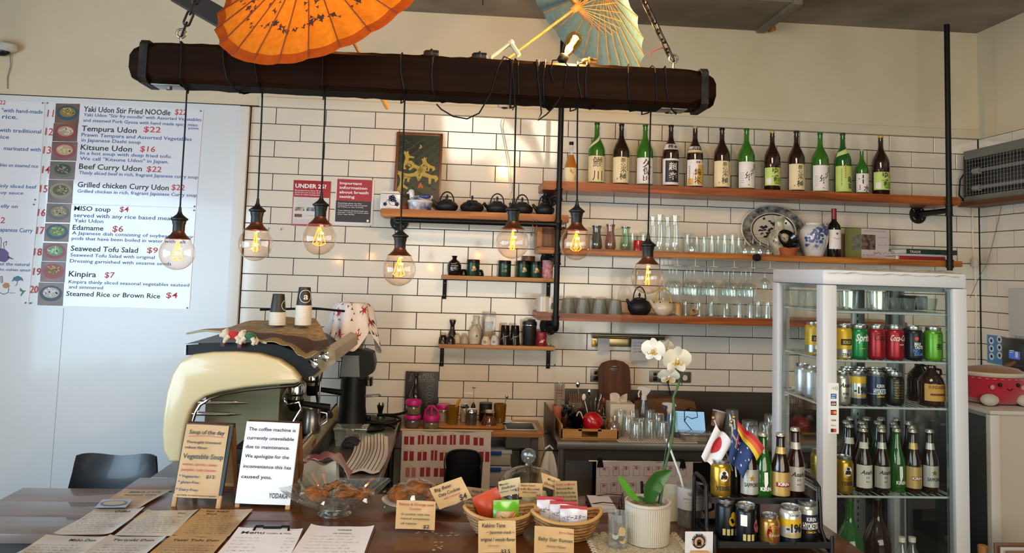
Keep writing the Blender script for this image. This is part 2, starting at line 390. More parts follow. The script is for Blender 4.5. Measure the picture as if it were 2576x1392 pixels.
def pole(label,x,ztop,zbot,tees,elbow,k=0):
    t=thing('shelf_pipe_frame',label,'pipe',(0,0,0))
    ob('upright',M().tube([(x,YP,ztop),(x,YP,zbot)],.0165,14),PIPE,t)
    for z in tees:
        collar(t,(x,YP,z),.07);ob('cross_pipe',M().tube([(x,YP,z),(x-.015,YW-.02,z)],.0155,12),PIPE,t);flange(t,x-.015,z)
    for z in elbow[1:]: collar(t,(x,YP,z),.05)
    if elbow[0]:
        z=zbot;ob('elbow',M().tube([(x,YP,z+.02),(x,YP,z),(x,YP+.008,z-.016),(x,YP+.03,z-.025),(x,YP+.05,z-.025)],.021,14),PIPE,t)
        ob('cross_pipe',M().tube([(x,YP+.04,z-.025),(x,YW-.02,z-.025)],.0155,12),PIPE,t);flange(t,x,z-.025,YW,.058)
        collar(t,(x,YP,zbot+.03),.05)
    return t
xp1=AY(1406,500,YP).x;xp2=AY(2386,400,YP).x
P1=pole('black iron pipe upright between the kettles and the bottles',xp1,EYE+1.66,ZS3-.07,(ZS1-.052-.03,ZS2-.036-.03),(True,ZSK-.07))
collar(P1,(xp1,YP,ZSK-.066),.06)
zk=ZSK-.046-.018
ob('rail',M().tube([(xp1,YP,zk),(-.32,YP+.05,zk),(-.335,YP+.056,zk),(-.34,YP+.07,zk),(-.34,YW-.02,zk)],.0165,12),PIPE,P1);flange(P1,-.34,zk,YW,.056)
P2=pole('black iron pipe upright at the far end of the bottle shelf',xp2,EYE+1.60,ZS2-.06,(ZS1-.052-.035,),(False,ZS2-.02))
_z=ZS1-.052-.035
# slanting arm from the far upright to the wall, well left of it
xa=AY(2308,535,YW).x
ob('cross_pipe',M().tube([(xp2,YP,_z),(xa,YW-.02,_z-.01)],.016,12),PIPE,P2);flange(P2,xa,_z-.01,YW,.055)
t=thing('pipe_bracket','black pipe stub holding the glass shelf in its middle','bracket')
xm=AY(1905,655,YP).x
ob('pipe_end',M().lathe([(0,0),(.022,0),(.022,.03),(.018,.034),(0,.034)],16).xf(Matrix.Translation((xm,YW-SH_D+.0,ZS2-.02)) @ Matrix.Rotation(R(90),4,'X')),BLK,t)
ob('stub',M().tube([(xm,YW-SH_D-.002,ZS2-.02),(xm,YW-SH_D-.012,ZS2-.02)],.012,12),PIPE,t)
# small bracket shelves
def small_shelf(label,pl,pr,yb):
    a=AY(*pl,yb);b=AY(*pr,yb);z=(a.z+b.z)/2;x0,x1=a.x,b.x
    t=thing('bracket_shelf',label,'shelf',(x0,YW,z));L=x1-x0;d=YW-yb
    ob('plank',M().box(0,L,-d,-.001,-.024,0,.002),PINE,t)
    for k,x in enumerate((.022,L-.022)):
        br=ob('bracket',M().box(x-.012,x+.012,-d+.01,-.004,-.028,-.0245,.0006).box(x-.012,x+.012,-.009,-.004,-.148,-.0245,.0006),BLK,t)
        for z2 in (-.05,-.125): ob('screw',SCREW,None,br,(x,-.009,z2))
    return z,x0,x1
ZA,xa0,xa1=small_shelf('small pine bracket shelf holding the green tea tins',(1110,691),(1397,702),YW-.155)
ZB,xb0,xb1=small_shelf('small pine bracket shelf holding sake flasks and cups',(1103,866),(1397,873),YW-.155)
# ================================================================== hanging beam, chains, lamps, paper umbrellas
BF,BB=2.76,2.90;bz0=AY(1060,236,BF).z;bz1=AY(1060,137,BF).z;bx0=AY(319,150,BF).x;bx1=AY(1806,225,BF).x
DARKW=wood('#100601','#210e03',0,.65,1.6,.0,.06)
BAND=mat('#0d0b09',.6,.2,spec=.2,noise=('#2b2521',20,(1,1,1)))
bt=thing('hanging_beam','dark old timber beam hung on chains above the counter','beam',(0,0,0))
def beam_mesh():
    m=M();n=60;q=random.Random(3);sec=[]
    for i in range(n+1):
        x=bx0+(bx1-bx0)*i/n;e=min(i,n-i);g=(.020 if e == 0 else .006 if e == 1 else 0);c=.014 if e > 2 else .03
        j=lambda: q.uniform(-.0022,.0022)
        y0,y1,z0,z1=BF+g,BB-g,bz0+g,bz1-g
        sec.append([(x,y0+c+j(),z0+j()),(x,y1-c,z0+j()),(x,y1,z0+c),(x,y1,z1-c),(x,y1-c,z1+j()),(x,y0+c,z1+j()),(x,y0+j(),z1-c),(x,y0+j(),z0+c)])
    vs=[p for s in sec for p in s]
    fs=[(i*8+k,i*8+(k+1) % 8,(i+1)*8+(k+1) % 8,(i+1)*8+k) for i in range(n) for k in range(8)]+[tuple(range(8))[::-1],tuple(range(n*8,n*8+8))]
    return m.add(vs,fs)
ob('timber',beam_mesh(),DARKW,bt)
for x in (bx0+.055,bx1-.05):
    m=M();w2=.014;o=.004
    ring=lambda o: [(BF-o,bz0+.012),(BF+.012,bz0-o),(BB-.012,bz0-o),(BB+o,bz0+.012),(BB+o,bz1-.012),(BB-.012,bz1+o),(BF+.012,bz1+o),(BF-o,bz1-.012)]
    a=ring(o);m.add([(x-w2,y,z) for y,z in a]+[(x+w2,y,z) for y,z in a],[(k,(k+1) % 8,8+(k+1) % 8,8+k) for k in range(8)])
    b=ring(-.004);m.add([(x-w2,y,z) for y,z in a]+[(x-w2,y,z) for y,z in b],[(k,(k+1) % 8,8+(k+1) % 8,8+k) for k in range(8)])
    m.add([(x+w2,y,z) for y,z in a]+[(x+w2,y,z) for y,z in b],[(k,(k+1) % 8,8+(k+1) % 8,8+k) for k in range(8)])
    ob('iron_band',m,BAND,bt)
for px in (425,1690):
    x=AY(px,230,2.83).x
    pl=ob('washer_plate',M().box(x-.05,x+.05,2.79,2.87,bz0-.005,bz0-.001,.001),GALV,bt)
    ob('bolt',M().lathe([(.011,0),(.011,.009),(0,.009)],6,(x,2.83,bz0-.014)),GALV,pl)
# chains: one link at a time
LINK=M().tube([(.011*math.cos(a),0,(.017 if math.sin(a) > 0 else -.017)+.011*math.sin(a)) for a in [2*math.pi*i/14 for i in range(14)]],.0042,6,closed=True).mesh('link',mat('#2a2622',.45,.6))
def chain(label,p0,p1):
    d=(p1-p0);n=int(d.length/.040);t=thing('chain',label,'chain',p0)
    q=d.normalized().to_track_quat('Z','Y')
    ob('eye_bolt',M().tube([(0,0,-.045),(0,0,0)]+[(.016*math.sin(a),0,.016-.016*math.cos(a)) for a in [i*.5 for i in range(13)]],.0045,8),GALV,t)
    for i in range(n):
        o=ob('link',LINK,None,t,d*((i+.75)/n));o.rotation_mode='QUATERNION'
        o.rotation_quaternion=q @ Matrix.Rotation(R(90*(i % 2)+20),3,'Z').to_quaternion()
    return t
chain('rusty chain holding the beam end beside the orange umbrella',AY(455,95,2.83),AY(520,-70,2.83))
chain('heavy chain holding the beam end beside the blue umbrella',AY(1694,158,2.83),AY(1590,-60,2.83))
# --- pendant lamps
CORD=mat('#090808',.55,spec=.2);SOCK=mat('#0f1110',.45,spec=.35);COPPER=mat('#7a4630',.38,.75,noise=('#5d3424',30,(1,1,1)))
BULB=glass('#fff4ea',.05,.9,.01);FIL=glow('#ff7c0a',12);FIL2=glow('#ff9c5a',1.6)
s_sock=M().lathe([(.0,.226),(.0045,.226),(.006,.21),(.010,.2),(.014,.196),(.024,.188),(.030,.184),(.030,.180),(.024,.176),(.0225,.166),(.0205,.160),(.0205,.139),(.0,.139)],24).mesh('socket',SOCK)
s_cap=M().lathe([(.0195,.142),(.0205,.136),(.026,.127),(.036,.117),(.044,.111),(.0425,.110),(0,.118)],28).mesh('copper_cap',COPPER)
_pr=[(.0605*math.sin(a),.0605-.0605*math.cos(a)) for a in [math.pi*i/22 for i in range(17)]]
s_glass=M().lathe(_pr+[(.0445,.1115)],36).mesh('glass_globe',BULB)
def filament(spread,seed):
    m=M();q=random.Random(seed)
    for k in range(4):
        a=seed+k*1.57;c,s=math.cos(a),math.sin(a)
        m.tube([(.003*c,.003*s,.1),(.012*c*spread,.012*s*spread,.07),(.020*c*spread,.020*s*spread,.042),(.007*c,.007*s,.034)],.0012,6)
    return m
def loops(seed):
    m=M()
    for k in (-1,1): m.tube([(k*.012+.011*math.cos(a),.003*math.sin(a),.050+.010*math.sin(a)) for a in [i*.55 for i in range(13)]],.0006,5)
    return m.xf(Matrix.Rotation(seed,4,'Z'))
LAMP=[((443,680),(470,226),'pendant globe lamp hanging in front of the menu board',1.0),((640,657),(660,236),'pendant globe lamp hanging by the edge of the tiles',.55),
        ((801,642),(818,246),'pendant globe lamp overlapping the red age notice',1.2),((1002,720),(1018,252),'low pendant globe lamp below the framed picture shelf',1.1),
        ((1288,652),(1298,268),'pendant globe lamp in front of the kettle shelf',.5),((1448,655),(1453,274),'pendant globe lamp just beside the pipe upright',1.0),
        ((1628,740),(1637,280),'lowest pendant globe lamp, above the white teapot',.45)]
for i,(pb,pt,lab,sp) in enumerate(LAMP):
    b=AY(*pb,2.83);tp=AY(*pt,2.83);t=thing('pendant_lamp',lab,'lamp',b,0,'pendant globe lamps')
    ob('socket',s_sock,None,t);ob('copper_cap',s_cap,None,t);g=ob('glass_globe',s_glass,None,t)
    ob('filament',filament(sp,i*.6+.2),FIL,t);ob('filament_loop',loops(i*.7),FIL2,t)
    x1=tp.x-b.x;zt=bz0-b.z;yf=BF-2.83-.006;yb=BB-2.83+.006;h=bz1-bz0
    ob('cord',M().tube([(0,0,.22),(x1*.3,0,.22+(zt-.22)*.3),(x1*.75,.004,.22+(zt-.22)*.7),(x1,0,zt-.006)],.0031,8),CORD,t)
    s=(-1)**i*.006
    lp=[(x1,0,zt-.006),(x1+.006,-.03,zt-.016),(x1+.002,yf-.004,zt+.012),(x1+s-.006,yf,zt+h*.5),(x1+s-.01,yf+.002,zt+h-.01),(x1-.012,yf+.02,zt+h+.006),(x1-.014,yb-.02,zt+h+.006),(x1-.016,yb,zt+h*.5),(x1-.018,yb-.01,zt-.01),(x1-.005,.02,zt-.012),(x1,0,zt-.006)]
    ob('cord_wrap',M().tube(lp,.0029,7),CORD,t)
    l=bpy.data.lights.new('lamp_light','POINT');l.energy=1.1;l.color=(1,.52,.16);l.shadow_soft_size=.004
    o=bpy.data.objects.new('lamp_light',l);C.objects.link(o);o.parent=t;o.location=(0,0,.065)
# loose flex wound round the beam
def beam_loop(px,sag,seed,lean=0):
    q=random.Random(seed);x=AY(px,200,BF).x;yf,yb=BF-.006,BB+.006
    return [(x+.005,2.86,bz1+.006),(x,BF+.02,bz1+.008),(x-.004,yf,bz1-.01),(x-.006+lean*.3,yf-.002,(bz0+bz1)/2),(x+lean*.6,yf-.003,bz0+.015),(x+.012+lean,BF+.012,bz0-sag*.6),(x+.035+lean,2.80,bz0-sag),(x+.046+lean,2.83,bz0-sag*.5),(x+.03,2.87,bz0-.005),(x+.02,yb,bz0+.03),(x+.012,yb,bz1-.02),(x+.005,2.86,bz1+.006)]
fl=thing('light_flex','black lamp flex wound loosely around the hanging beam','cable')
for k,(px,sag,ln) in enumerate(((560,.022,.03),(1090,.02,0),(1355,.03,.01),(1372,.026,-.01),(1478,.012,-.008),(1583,.016,0),(1676,.022,.015))):
    ob('flex_loop',M().tube(beam_loop(px,sag,k,ln),.0029,7),CORD,fl)
pp=[(1098,262),(1110,275),(1140,293),(1175,299),(1205,285),(1235,235),(1255,165),(1268,142),(1285,150),(1292,200),(1296,262),(1290,277),(1283,262),(1286,190),(1290,150)]
pp2=[(1350,150),(1356,215),(1362,285),(1353,303),(1375,288),(1400,262),(1420,225),(1428,165),(1415,150),(1390,152),(1385,180),(1392,205)]
for q in (pp,pp2): ob('flex_loop',M().tube([AY(x,y,BF-.012) for x,y in q],.0028,7),CORD,fl)
# sockets lying on the beam
for px,py,lab,m2 in ((1085,128,'empty black bulb socket on the beam, nearest the orange umbrella',SOCK),(1206,138,'empty black bulb socket on the beam by the umbrella hinge',SOCK),(1482,149,'brass bulb socket lying on the beam under the blue umbrella',mat('#6b4a22',.35,.8))):
    p=AY(px,py,2.82);p.z=bz1+.016
    m=M().lathe([(0,-.028),(.012,-.028),(.018,-.02),(.019,-.004),(.024,-.002),(.024,.004),(.019,.006),(.019,.026),(.016,.028),(.016,.01),(0,.01)],18).xf(Matrix.Rotation(R(90),4,'Y'))
    t=thing('bulb_socket',lab,'socket',p);ob('socket_shell',m,m2,t);ob('cable_tail',M().tube([(-.026,0,0),(-.05,0,-.008),(-.07,.02,-.013)],.003,6),CORD,t)
# glowing tube bulb lying on the beam
p=AY(1440,108,2.83);ax=(AY(1452,86,2.83)-AY(1416,146,2.83)).normalized()
t=thing('squirrel_cage_bulb','bright glowing bulb tilted on top of the beam','bulb',p);mx=ax.to_track_quat('Z','Y').to_matrix().to_4x4()
ob('glass_envelope',M().lathe([(.0,.045),(.014,.043),(.025,.035),(.031,.02),(.030,.0),(.024,-.03),(.015,-.055),(.0135,-.06)],24).xf(mx),glass('#ffd9a0',.05,.5,.02),t)
ob('filament',M().tube([(.011*math.cos(i*1.9),.011*math.sin(i*1.9),-.02+.045*(i % 2)) for i in range(12)],.0022,6).xf(mx),glow('#ffa53a',70),t)
ob('socket',M().lathe([(0,-.058),(.016,-.056),(.019,-.06),(.019,-.085),(.012,-.09),(0,-.09)],18).xf(mx),SOCK,t)
l=bpy.data.lights.new('bulb_light','POINT');l.energy=60;l.color=(1,.75,.44);l.shadow_soft_size=.018
o=bpy.data.objects.new('bulb_light',l);C.objects.link(o);o.parent=t;o.location=(0,0,.0)
# --- paper umbrellas
BAMB=mat('#b78a4c',.5,noise=('#9c6f38',25,(1,1,1)))
def umbrella(label,ctr,n,rad,hgt,col,ribs,stick,trans,handle,motif=None,band=None):
    n=Vector(n).normalized();q=n.to_track_quat('Z','Y');t=thing('paper_umbrella',label,'umbrella',ctr);t.rotation_mode='QUATERNION';t.rotation_quaternion=q
    def pt(u,v,dz=0.):
        a=2*math.pi*u*ribs/ribs;r=rad*v*(1-.018*abs(math.sin(a*ribs/2))*v)
        return (r*math.cos(a),r*math.sin(a),hgt*max(0.,1-v)**1.12-.012*v*v*abs(math.sin(a*ribs/2))+dz)
    ob('canopy',M().grid(lambda u,v: pt(u,.03+.97*v),ribs*4,10),paper_shade(col,trans),t)
    if band: ob('edge_band',M().grid(lambda u,v: pt(u,.915+.09*v,.0015),ribs*4,2),paper_shade(band,.35),t)
    for k in range(ribs):
        a=2*math.pi*k/ribs;c,s=math.cos(a),math.sin(a)
        rb=ob('rib',M().tube([(rad*v*c,rad*v*s,hgt*max(0.,1-v)**1.12+(.0015 if motif else -.004)) for v in (.04,.3,.6,.99)],.0022,5),mat('#6a2c0c',.6) if motif else BAMB,t)
        ob('spreader',M().tube([(.018*c,.018*s,-hgt*.15),(rad*.5*c,rad*.5*s,hgt*.5**1.12-.005)],.0016,5),BAMB,rb)
    ob('stick',M().tube([(0,0,hgt+.03),(0,0,-stick)],.0062,10),BAMB,t)
    ob('hub',M().lathe([(0,hgt+.012),(.02,hgt+.008),(.026,hgt-.012),(.014,hgt-.03),(0,hgt-.03)],16),mat('#8a5a2a',.5),t)
    ob('runner',M().lathe([(0,-hgt*.15+.02),(.016,-hgt*.15+.018),(.02,-hgt*.15),(.014,-hgt*.15-.03),(0,-hgt*.15-.03)],16),BAMB,t)
    if handle: ob('grip',M().lathe([(0,-stick-.004),(.010,-stick),(.0115,-stick+.02),(.0095,-stick+.09),(0,-stick+.09)],12),mat('#c9a55e',.5),t)
    if motif:
        m=M();g=random.Random(5)
        for k in range(260):   # printed vine garland and sprays
            u=g.random();v=.68+.03*math.sin(u*60)+g.uniform(-.025,.025) if k < 190 else g.uniform(.3,.62)
            if k >= 190: u=g.choice((.52,.60,.68,.8,.9))+g.uniform(-.025,.025)
            p0=Vector(pt(u,v,.003));d=g.uniform(0,6.3);s=g.uniform(.007,.014)
            ring=[]
            for j in range(6):
                aa=d+j*1.05;rr=s*(1 if j % 2 else .35);uu=u+rr*math.cos(aa)/(2*math.pi*rad*v);vv=v+rr*math.sin(aa)/rad;ring.append(pt(uu,vv,.003))
            m.add(ring,[(0,1,2,3,4,5)])
        ob('printed_motif',m,mat('#3a1606',.8),t)['kind']='stuff'
    return t
umbrella('orange paper umbrella glowing from a bulb behind it',AY(815,-38,2.78),(-.33,-.76,.56),.43,.13,'#e0892a',24,.62,.62,True,True,'#b5511c')
umbrella('pale blue paper umbrella open over the beam, ribs showing',AY(1462,10,3.2),(.75,.12,.65),.385,.13,'#5f8296',24,.42,.1,False)
l=bpy.data.lights.new('umbrella_light','POINT');l.energy=6;l.color=(1,.58,.22);l.shadow_soft_size=.03
o=bpy.data.objects.new('umbrella_light',l);C.objects.link(o);o.location=AY(868,20,2.93)
t=thing('squirrel_cage_bulb','bulb hidden behind the glowing orange umbrella','bulb',AY(845,22,2.86));o.location=t.location+Vector((0,0,.0))
ob('glass_envelope',M().lathe([(.0,.05),(.02,.044),(.03,.02),(.024,-.03),(.014,-.06)],20),glass('#ffd9a0',.05,.5,.02),t)
ob('filament',M().tube([(.010*math.cos(i*1.9),.010*math.sin(i*1.9),-.02+.045*(i % 2)) for i in range(12)],.002,6),glow('#ffa53a',40),t)
ob('socket',M().lathe([(0,-.055),(.018,-.058),(.019,-.09),(0,-.09)],18),SOCK,t)
ob('stem',M().tube([(0,0,-.088),(0,.0,bz1-t.location.z+.002)],.006,8),SOCK,t)
# white clamp hinge that props the blue umbrella, its stick end
p0,p1=AY(1236,143,2.82),AY(1285,108,2.85)
t=thing('umbrella_clamp','pale folding clamp propping the blue umbrella stick on the beam','clamp',(0,0,0));WP=mat('#b9ab92',.5)
ob('clamp_arm',M().tube([p0+Vector((0,0,-.01)),p0,p1],[.007,.008,.008],8),WP,t);ob('clamp_arm',M().tube([AY(1306,140,2.83),AY(1285,108,2.85)],.009,6),WP,t)
ob('clamp_knuckle',M().ball(tuple(p1),.014,12,8),WP,t)
# red string on the chain
ob_=M().tube([AY(x,y,2.84) for x,y in ((1635,140),(1640,130),(1655,124),(1668,120),(1677,122))],.002,6);single('string','red string tied between the chain and the blue umbrella','string',ob_,mat('#b02535',.7))
# dark steel strut up behind the chain
d=M();a,b=AY(430,-30,3.7),AY(590,62,3.7);q=(b-a).normalized();nn=Vector((-q.z,0,q.x))*.045
d.add([a-nn,b-nn,b+nn,a+nn]+[v+Vector((0,.08,0)) for v in (a-nn,b-nn,b+nn,a+nn)],[(0,1,2,3),(7,6,5,4),(0,4,5,1),(1,5,6,2),(2,6,7,3),(3,7,4,0)])
single('ceiling_strut','dark steel strut slanting behind the orange umbrella','strut',d,mat('#2b2724',.55,.3))
# wall camera, white pull cord, conduit, duct
p=AY(4,118,YW-.06);t=thing('security_camera','white dome camera on the upper wall, cut by the picture edge','camera',p)
ob('housing',M().lathe([(0,.05),(.06,.045),(.085,.02),(.09,-.02),(.07,-.04),(0,-.045)],24).xf(Matrix.Diagonal((1,.65,.65,1))),mat('#c8c3bb',.4),t)
ob('dome',M().lathe([(.05,-.03),(.045,-.05),(.025,-.065),(0,-.07)],20).xf(Matrix.Diagonal((1,.65,.8,1))),BLKS,t)
ob('cable',M().tube([(.03,.04,-.02),(.035,.045,-.1),(.02,.05,-.17),(.025,.05,-.24)],.003,6),mat('#8d867c',.6),t)
p=AY(1270,262,YW-.05);t=thing('wall_dome','small black eyed white dome high on the wall with hanging cord','sensor',(p.x,YW-.035,p.z))
ob('dome_base',M().lathe([(0,.03),(.05,.03),(.045,.0),(.03,-.02),(0,-.02)],20),mat('#cfc6b6',.5),t);ob('lens',M().ball((0,-.0,.005),.034,14,8),BLKS,t)
WCORD=mat('#d8d0c4',.5)
ob('cord',M().tube([(0,.02,-.02),(-.02,.02,-.12),(.03,.028,-.35),(.05,.028,-.5),(.06,.028,-.63)],.0025,6),WCORD,t)
ob('cord',M().tube([(.01,.02,-.02),(-.005,.02,-.14),(.045,.028,-.36),(.06,.028,-.5)],.0025,6),WCORD,t)
ob('pull',M().lathe([(0,0),(.008,0),(.01,-.03),(.006,-.05),(0,-.05)],10,(.058,.028,-.5)),WCORD,t)
p=AY(1938,20,YW-.05);single('conduit_pipe','orange pipe end poking through the ceiling at the wall','pipe',M().tube([(p.x-.02,YW-.06,EYE+1.72),(p.x+.0,YW-.05,EYE+1.64),(p.x+.02,YW-.045,EYE+1.585)],.022,12),mat('#b5651f',.5))
a=AY(2379,30,4.5);t=thing('ceiling_duct','grey metal air duct box in the ceiling corner','duct',(a.x,4.5,a.z))
ob('casing',M().box(0,.38,-.5,.05,.004,.2,.004),mat('#8d8b86',.45,.4),t);ob('flange_trim',M().box(-.006,.38,-.51,.06,-.004,.006,.002),mat('#b8b5ae',.4,.4),t)
ob('bolt',M().lathe([(0,-.012),(.012,-.012),(.012,0),(0,0)],8,(.03,.02,-.003)),GALV,t)
# ================================================================== counter, tables, benches
ZC=.93;ZBN=.88
CW=wood('#3a1a0a','#5e3214',0,.3,1.2,.1,.35)
ct=thing('service_counter','dark varnished timber counter across the foreground','counter',(0,0,0))
for k,(y0,y1) in enumerate(((1.75,2.07),(2.073,2.39),(2.393,2.71),(2.713,3.03))):
    ob('top_plank',M().box(-1.205,1.345,y0,y1,ZC-.045,ZC,.003),CW,ct)
ob('front_board',M().box(-1.16,1.3,1.85,1.9,0,ZC-.045),mat('#4a3a30',.6),ct);ob('rear_board',M().box(-1.16,1.3,2.93,2.96,0,ZC-.045),mat('#3a2c24',.6),ct)
q=random.Random(11);wear=Ink((0,0,ZC),(1,0,0),(0,1,0),.0006)
for px,py in ((1090,1340),(1110,1375),(1100,1385),(1150,1345),(1125,1350),(1060,1342),(1098,1362)):
    p=AZ(px,py,ZC)
    for j in range(3):
        c=(p.x+q.uniform(-.02,.02),p.y+q.uniform(-.015,.015));wear.poly([(c[0]+q.uniform(.4,1)*.008*math.cos(a),c[1]+q.uniform(.4,1)*.006*math.sin(a)) for a in (0,.9,1.9,2.9,3.9,5)])
ob('worn_stain',wear,mat('#a58d74',.6),ct)['kind']='stuff'
# side bench under the coffee machine, running back to the wall
SB0,SB1=-1.205,-.278
sb=thing('side_bench','coffee bench with grey top running back to the tiles','bench',(0,0,0))
ob('bench_top',M().box(SB0,SB1,3.335,YW-.02,ZBN-.012,ZBN+.02,.002),mat('#6a625c',.3,.3),sb)
ob('counter_return',M().box(SB0,-.42,3.035,3.22,ZC-.045,ZC,.003),CW,sb)
ob('end_board',M().box(SB0+.02,SB1-.012,3.345,3.37,.1,ZBN-.014),wood('#8a6a4a','#a5835f',0,.5),sb)
ob('back_cover',M().box(SB0+.02,SB0+.04,3.1,YW-.03,0,ZBN-.014),mat('#55504c',.6),sb)
ob('steel_edge',M().box(SB1-.008,SB1+.003,3.333,YW-.02,ZBN-.03,ZBN+.018,.001),STEEL,sb)
for y in (3.45,4.6): ob('leg',M().tube([(SB1-.04,y,0),(SB1-.04,y,ZBN-.02)],.018,10),STEEL,sb)
ob('under_shelf',M().box(SB0+.05,SB1-.03,3.4,YW-.05,.4,.42),mat('#2c2825',.6),sb)
p=AY(872,1218,3.33)
dr=ob('knock_drawer',M().box(-.62,SB1-.025,3.32,3.5,ZBN-.125,ZBN-.016,.004),wood('#7d5233','#96683f',0,.5),sb)
ob('handle',M().tube([(-.47,3.30,ZBN-.075),(-.46,3.285,ZBN-.08),(-.36,3.285,ZBN-.08),(-.35,3.30,ZBN-.075)],.008,8),mat('#6b3a1e',.4),dr)
# lower side table and chairs
TW=wood('#6b5a50','#85726a',0,.38,1.0,.3)
tb=thing('dining_table','grey-brown timber table below the menu board','table',(0,0,0));zt=.75
for y0,y1 in ((3.10,3.298),(3.301,3.499),(3.502,3.70)): ob('top_plank',M().box(-1.89,-1.215,y0,y1,zt-.035,zt,.003),TW,tb)
ob('apron',M().box(-1.85,-1.25,3.14,3.17,zt-.1,zt-.036),mat('#473c36',.5),tb)
for x,y in ((-1.83,3.15),(-1.83,3.65),(-1.27,3.15),(-1.27,3.65)): ob('leg',M().box(x-.025,x+.025,y-.025,y+.025,0,zt-.036,.002),BLK,tb)
def shell_chair(label,loc,rz):
    t=thing('shell_chair',label,'chair',loc,rz);pl=mat('#15181d',.35,coat=.2)
    def fn(u,v):
        a=(u-.5)*2;w=.20+.03*math.sin(v*3.14)-.05*max(0,v-.75)*abs(a)
        if v < .5: y=-.2+.4*(v/.5);z=.45-.025*math.cos(a*1.5)+.03*a*a
        else:
            k=(v-.5)/.5;y=.2+.07*k-.05*a*a*k;z=.45+.42*k-.02*abs(a)**3*k+.028*(math.cos(a*3.1)*-.5)*k*(k > .9)
        return (a*w*(1-.12*max(0,(abs(a)-.8))*v),y,z)
    ob('seat_shell',M().grid(fn,16,24,.008),pl,t)
    for sx in (-1,1):
        for sy in (-1,1): ob('leg',M().tube([(sx*.12,sy*.12,.42),(sx*.21,sy*.21,0)],[.012,.009],8),wood('#8a6a4a','#a5835f',2,.5),t)
    return t
a,b=AY(190,1228,3.85),AY(374,1150,3.85)
shell_chair('black moulded chair tucked behind the grey-brown table',((a.x+b.x)/2,3.66,b.z-.87),0)
a=AY(-10,1385,2.75);shell_chair('black moulded chair cut off in the bottom corner',(a.x-.16,2.86,-.02),R(180))
# stainless prep bench on the right
xb=AY(1402,1113,4.18).x;XB1=2.95
pb=thing('prep_bench','stainless steel kitchen bench along the tiled wall','bench',(0,0,0));SS=mat('#8f8a82',.33,.85);SSD=mat('#3a332d',.45,.4)
ob('bench_top',M().box(xb,XB1,4.18,YW-.005,ZBN-.004,ZBN,.001).box(xb,XB1,4.18,4.186,ZBN-.036,ZBN-.003,.001),SS,pb)
ob('splashback',M().box(AY(1420,1000,YW).x,XB1,YW-.022,YW-.006,ZBN,EYE-.725,.002),SSD,pb)
ob('side_upstand',M().box(xb-.004,xb+.004,4.3,YW-.005,ZBN-.036,ZBN+.11,.001),SSD,pb)
for x in (xb+.03,1.9,XB1-.05): ob('leg',M().tube([(x,4.21,0),(x,4.21,ZBN-.03)],.02,12),SS,pb)
ob('under_shelf',M().box(xb+.01,XB1,4.22,YW-.02,.28,.3),SSD,pb)
ob('back_panel',M().box(xb+.3,XB1,YW-.05,YW-.03,.3,ZBN-.04),mat('#1a1816',.6),pb)
ob('apron_rail',M().box(xb+.03,XB1,4.2,4.22,ZBN-.1,ZBN-.04),SSD,pb)
# small pine bench with hand basin
x0,x1=AY(1008,1082,4.42).x,AY(1369,1089,4.42).x
wbn=thing('wash_bench','narrow pine bench with a little sink beside the prep bench','bench',(0,0,0))
bx=AY(1308,1075,4.55).x
ob('bench_top',M().box(x0,bx-.085,4.42,YW-.005,ZBN-.03,ZBN,.002).box(bx+.085,x1,4.42,YW-.005,ZBN-.03,ZBN,.002).box(bx-.085,bx+.085,4.42,4.47,ZBN-.03,ZBN,.002).box(bx-.085,bx+.085,4.66,YW-.005,ZBN-.03,ZBN,.002),PINE,wbn)
sk=ob('basin',M().box(bx-.08,bx+.08,4.475,4.655,ZBN-.10,ZBN-.094).box(bx-.086,bx-.08,4.47,4.66,ZBN-.1,ZBN+.004).box(bx+.08,bx+.086,4.47,4.66,ZBN-.1,ZBN+.004).box(bx-.086,bx+.086,4.468,4.476,ZBN-.1,ZBN+.004).box(bx-.086,bx+.086,4.654,4.662,ZBN-.1,ZBN+.004),STEEL,wbn)
ob('rim',M().box(bx-.1,bx+.1,4.452,4.47,ZBN+.001,ZBN+.006,.001).box(bx-.1,bx+.1,4.66,4.68,ZBN+.001,ZBN+.006,.001).box(bx-.1,bx-.084,4.46,4.67,ZBN+.001,ZBN+.006,.001).box(bx+.084,bx+.1,4.46,4.67,ZBN+.001,ZBN+.006,.001),STEEL,sk)
ob('drain_pipe',M().tube([(bx+.02,4.56,ZBN-.1),(bx+.02,4.56,ZBN-.22),(bx-.02,4.58,ZBN-.3),(bx-.01,4.62,ZBN-.5)],.018,10),mat('#2b2826',.5),wbn)
for x in (x0+.05,x1-.05): ob('leg',M().box(x-.02,x+.02,4.44,4.48,0,ZBN-.03),mat('#4a423a',.6),wbn)
# white cabinet and its dark steel side panel at the right
a=AY(2500,1043,3.15);xc=a.x;zc=a.z
t=thing('white_cabinet','white cabinet with dark side under the red plush','cabinet',(0,0,0))
xs=AY(2441,1036,3.6).x
ob('carcass',M().box(xc,XR-.02,3.15,3.75,0,zc,.003),mat('#b9ab9a',.5),t);ob('side_panel',M().box(xc-.02,xc-.001,3.17,3.75,0,zc-.02,.002),mat('#3b4343',.35,.4),t)
ob('corner_strip',M().box(xc-.022,xc+.02,3.142,3.17,0,zc-.002,.002),mat('#cfc9c0',.4),t);ob('top_panel',M().box(xc-.022,XR-.02,3.142,3.75,zc,zc+.016,.002),mat('#c4bcb0',.45),t)
ob('pressed_panel',M().tube([(xc-.021,3.3,.5),(xc-.021,3.3,zc-.1),(xc-.021,3.34,zc-.05),(xc-.021,3.6,zc-.05)],.004,6),mat('#3b4343',.35,.4),t)
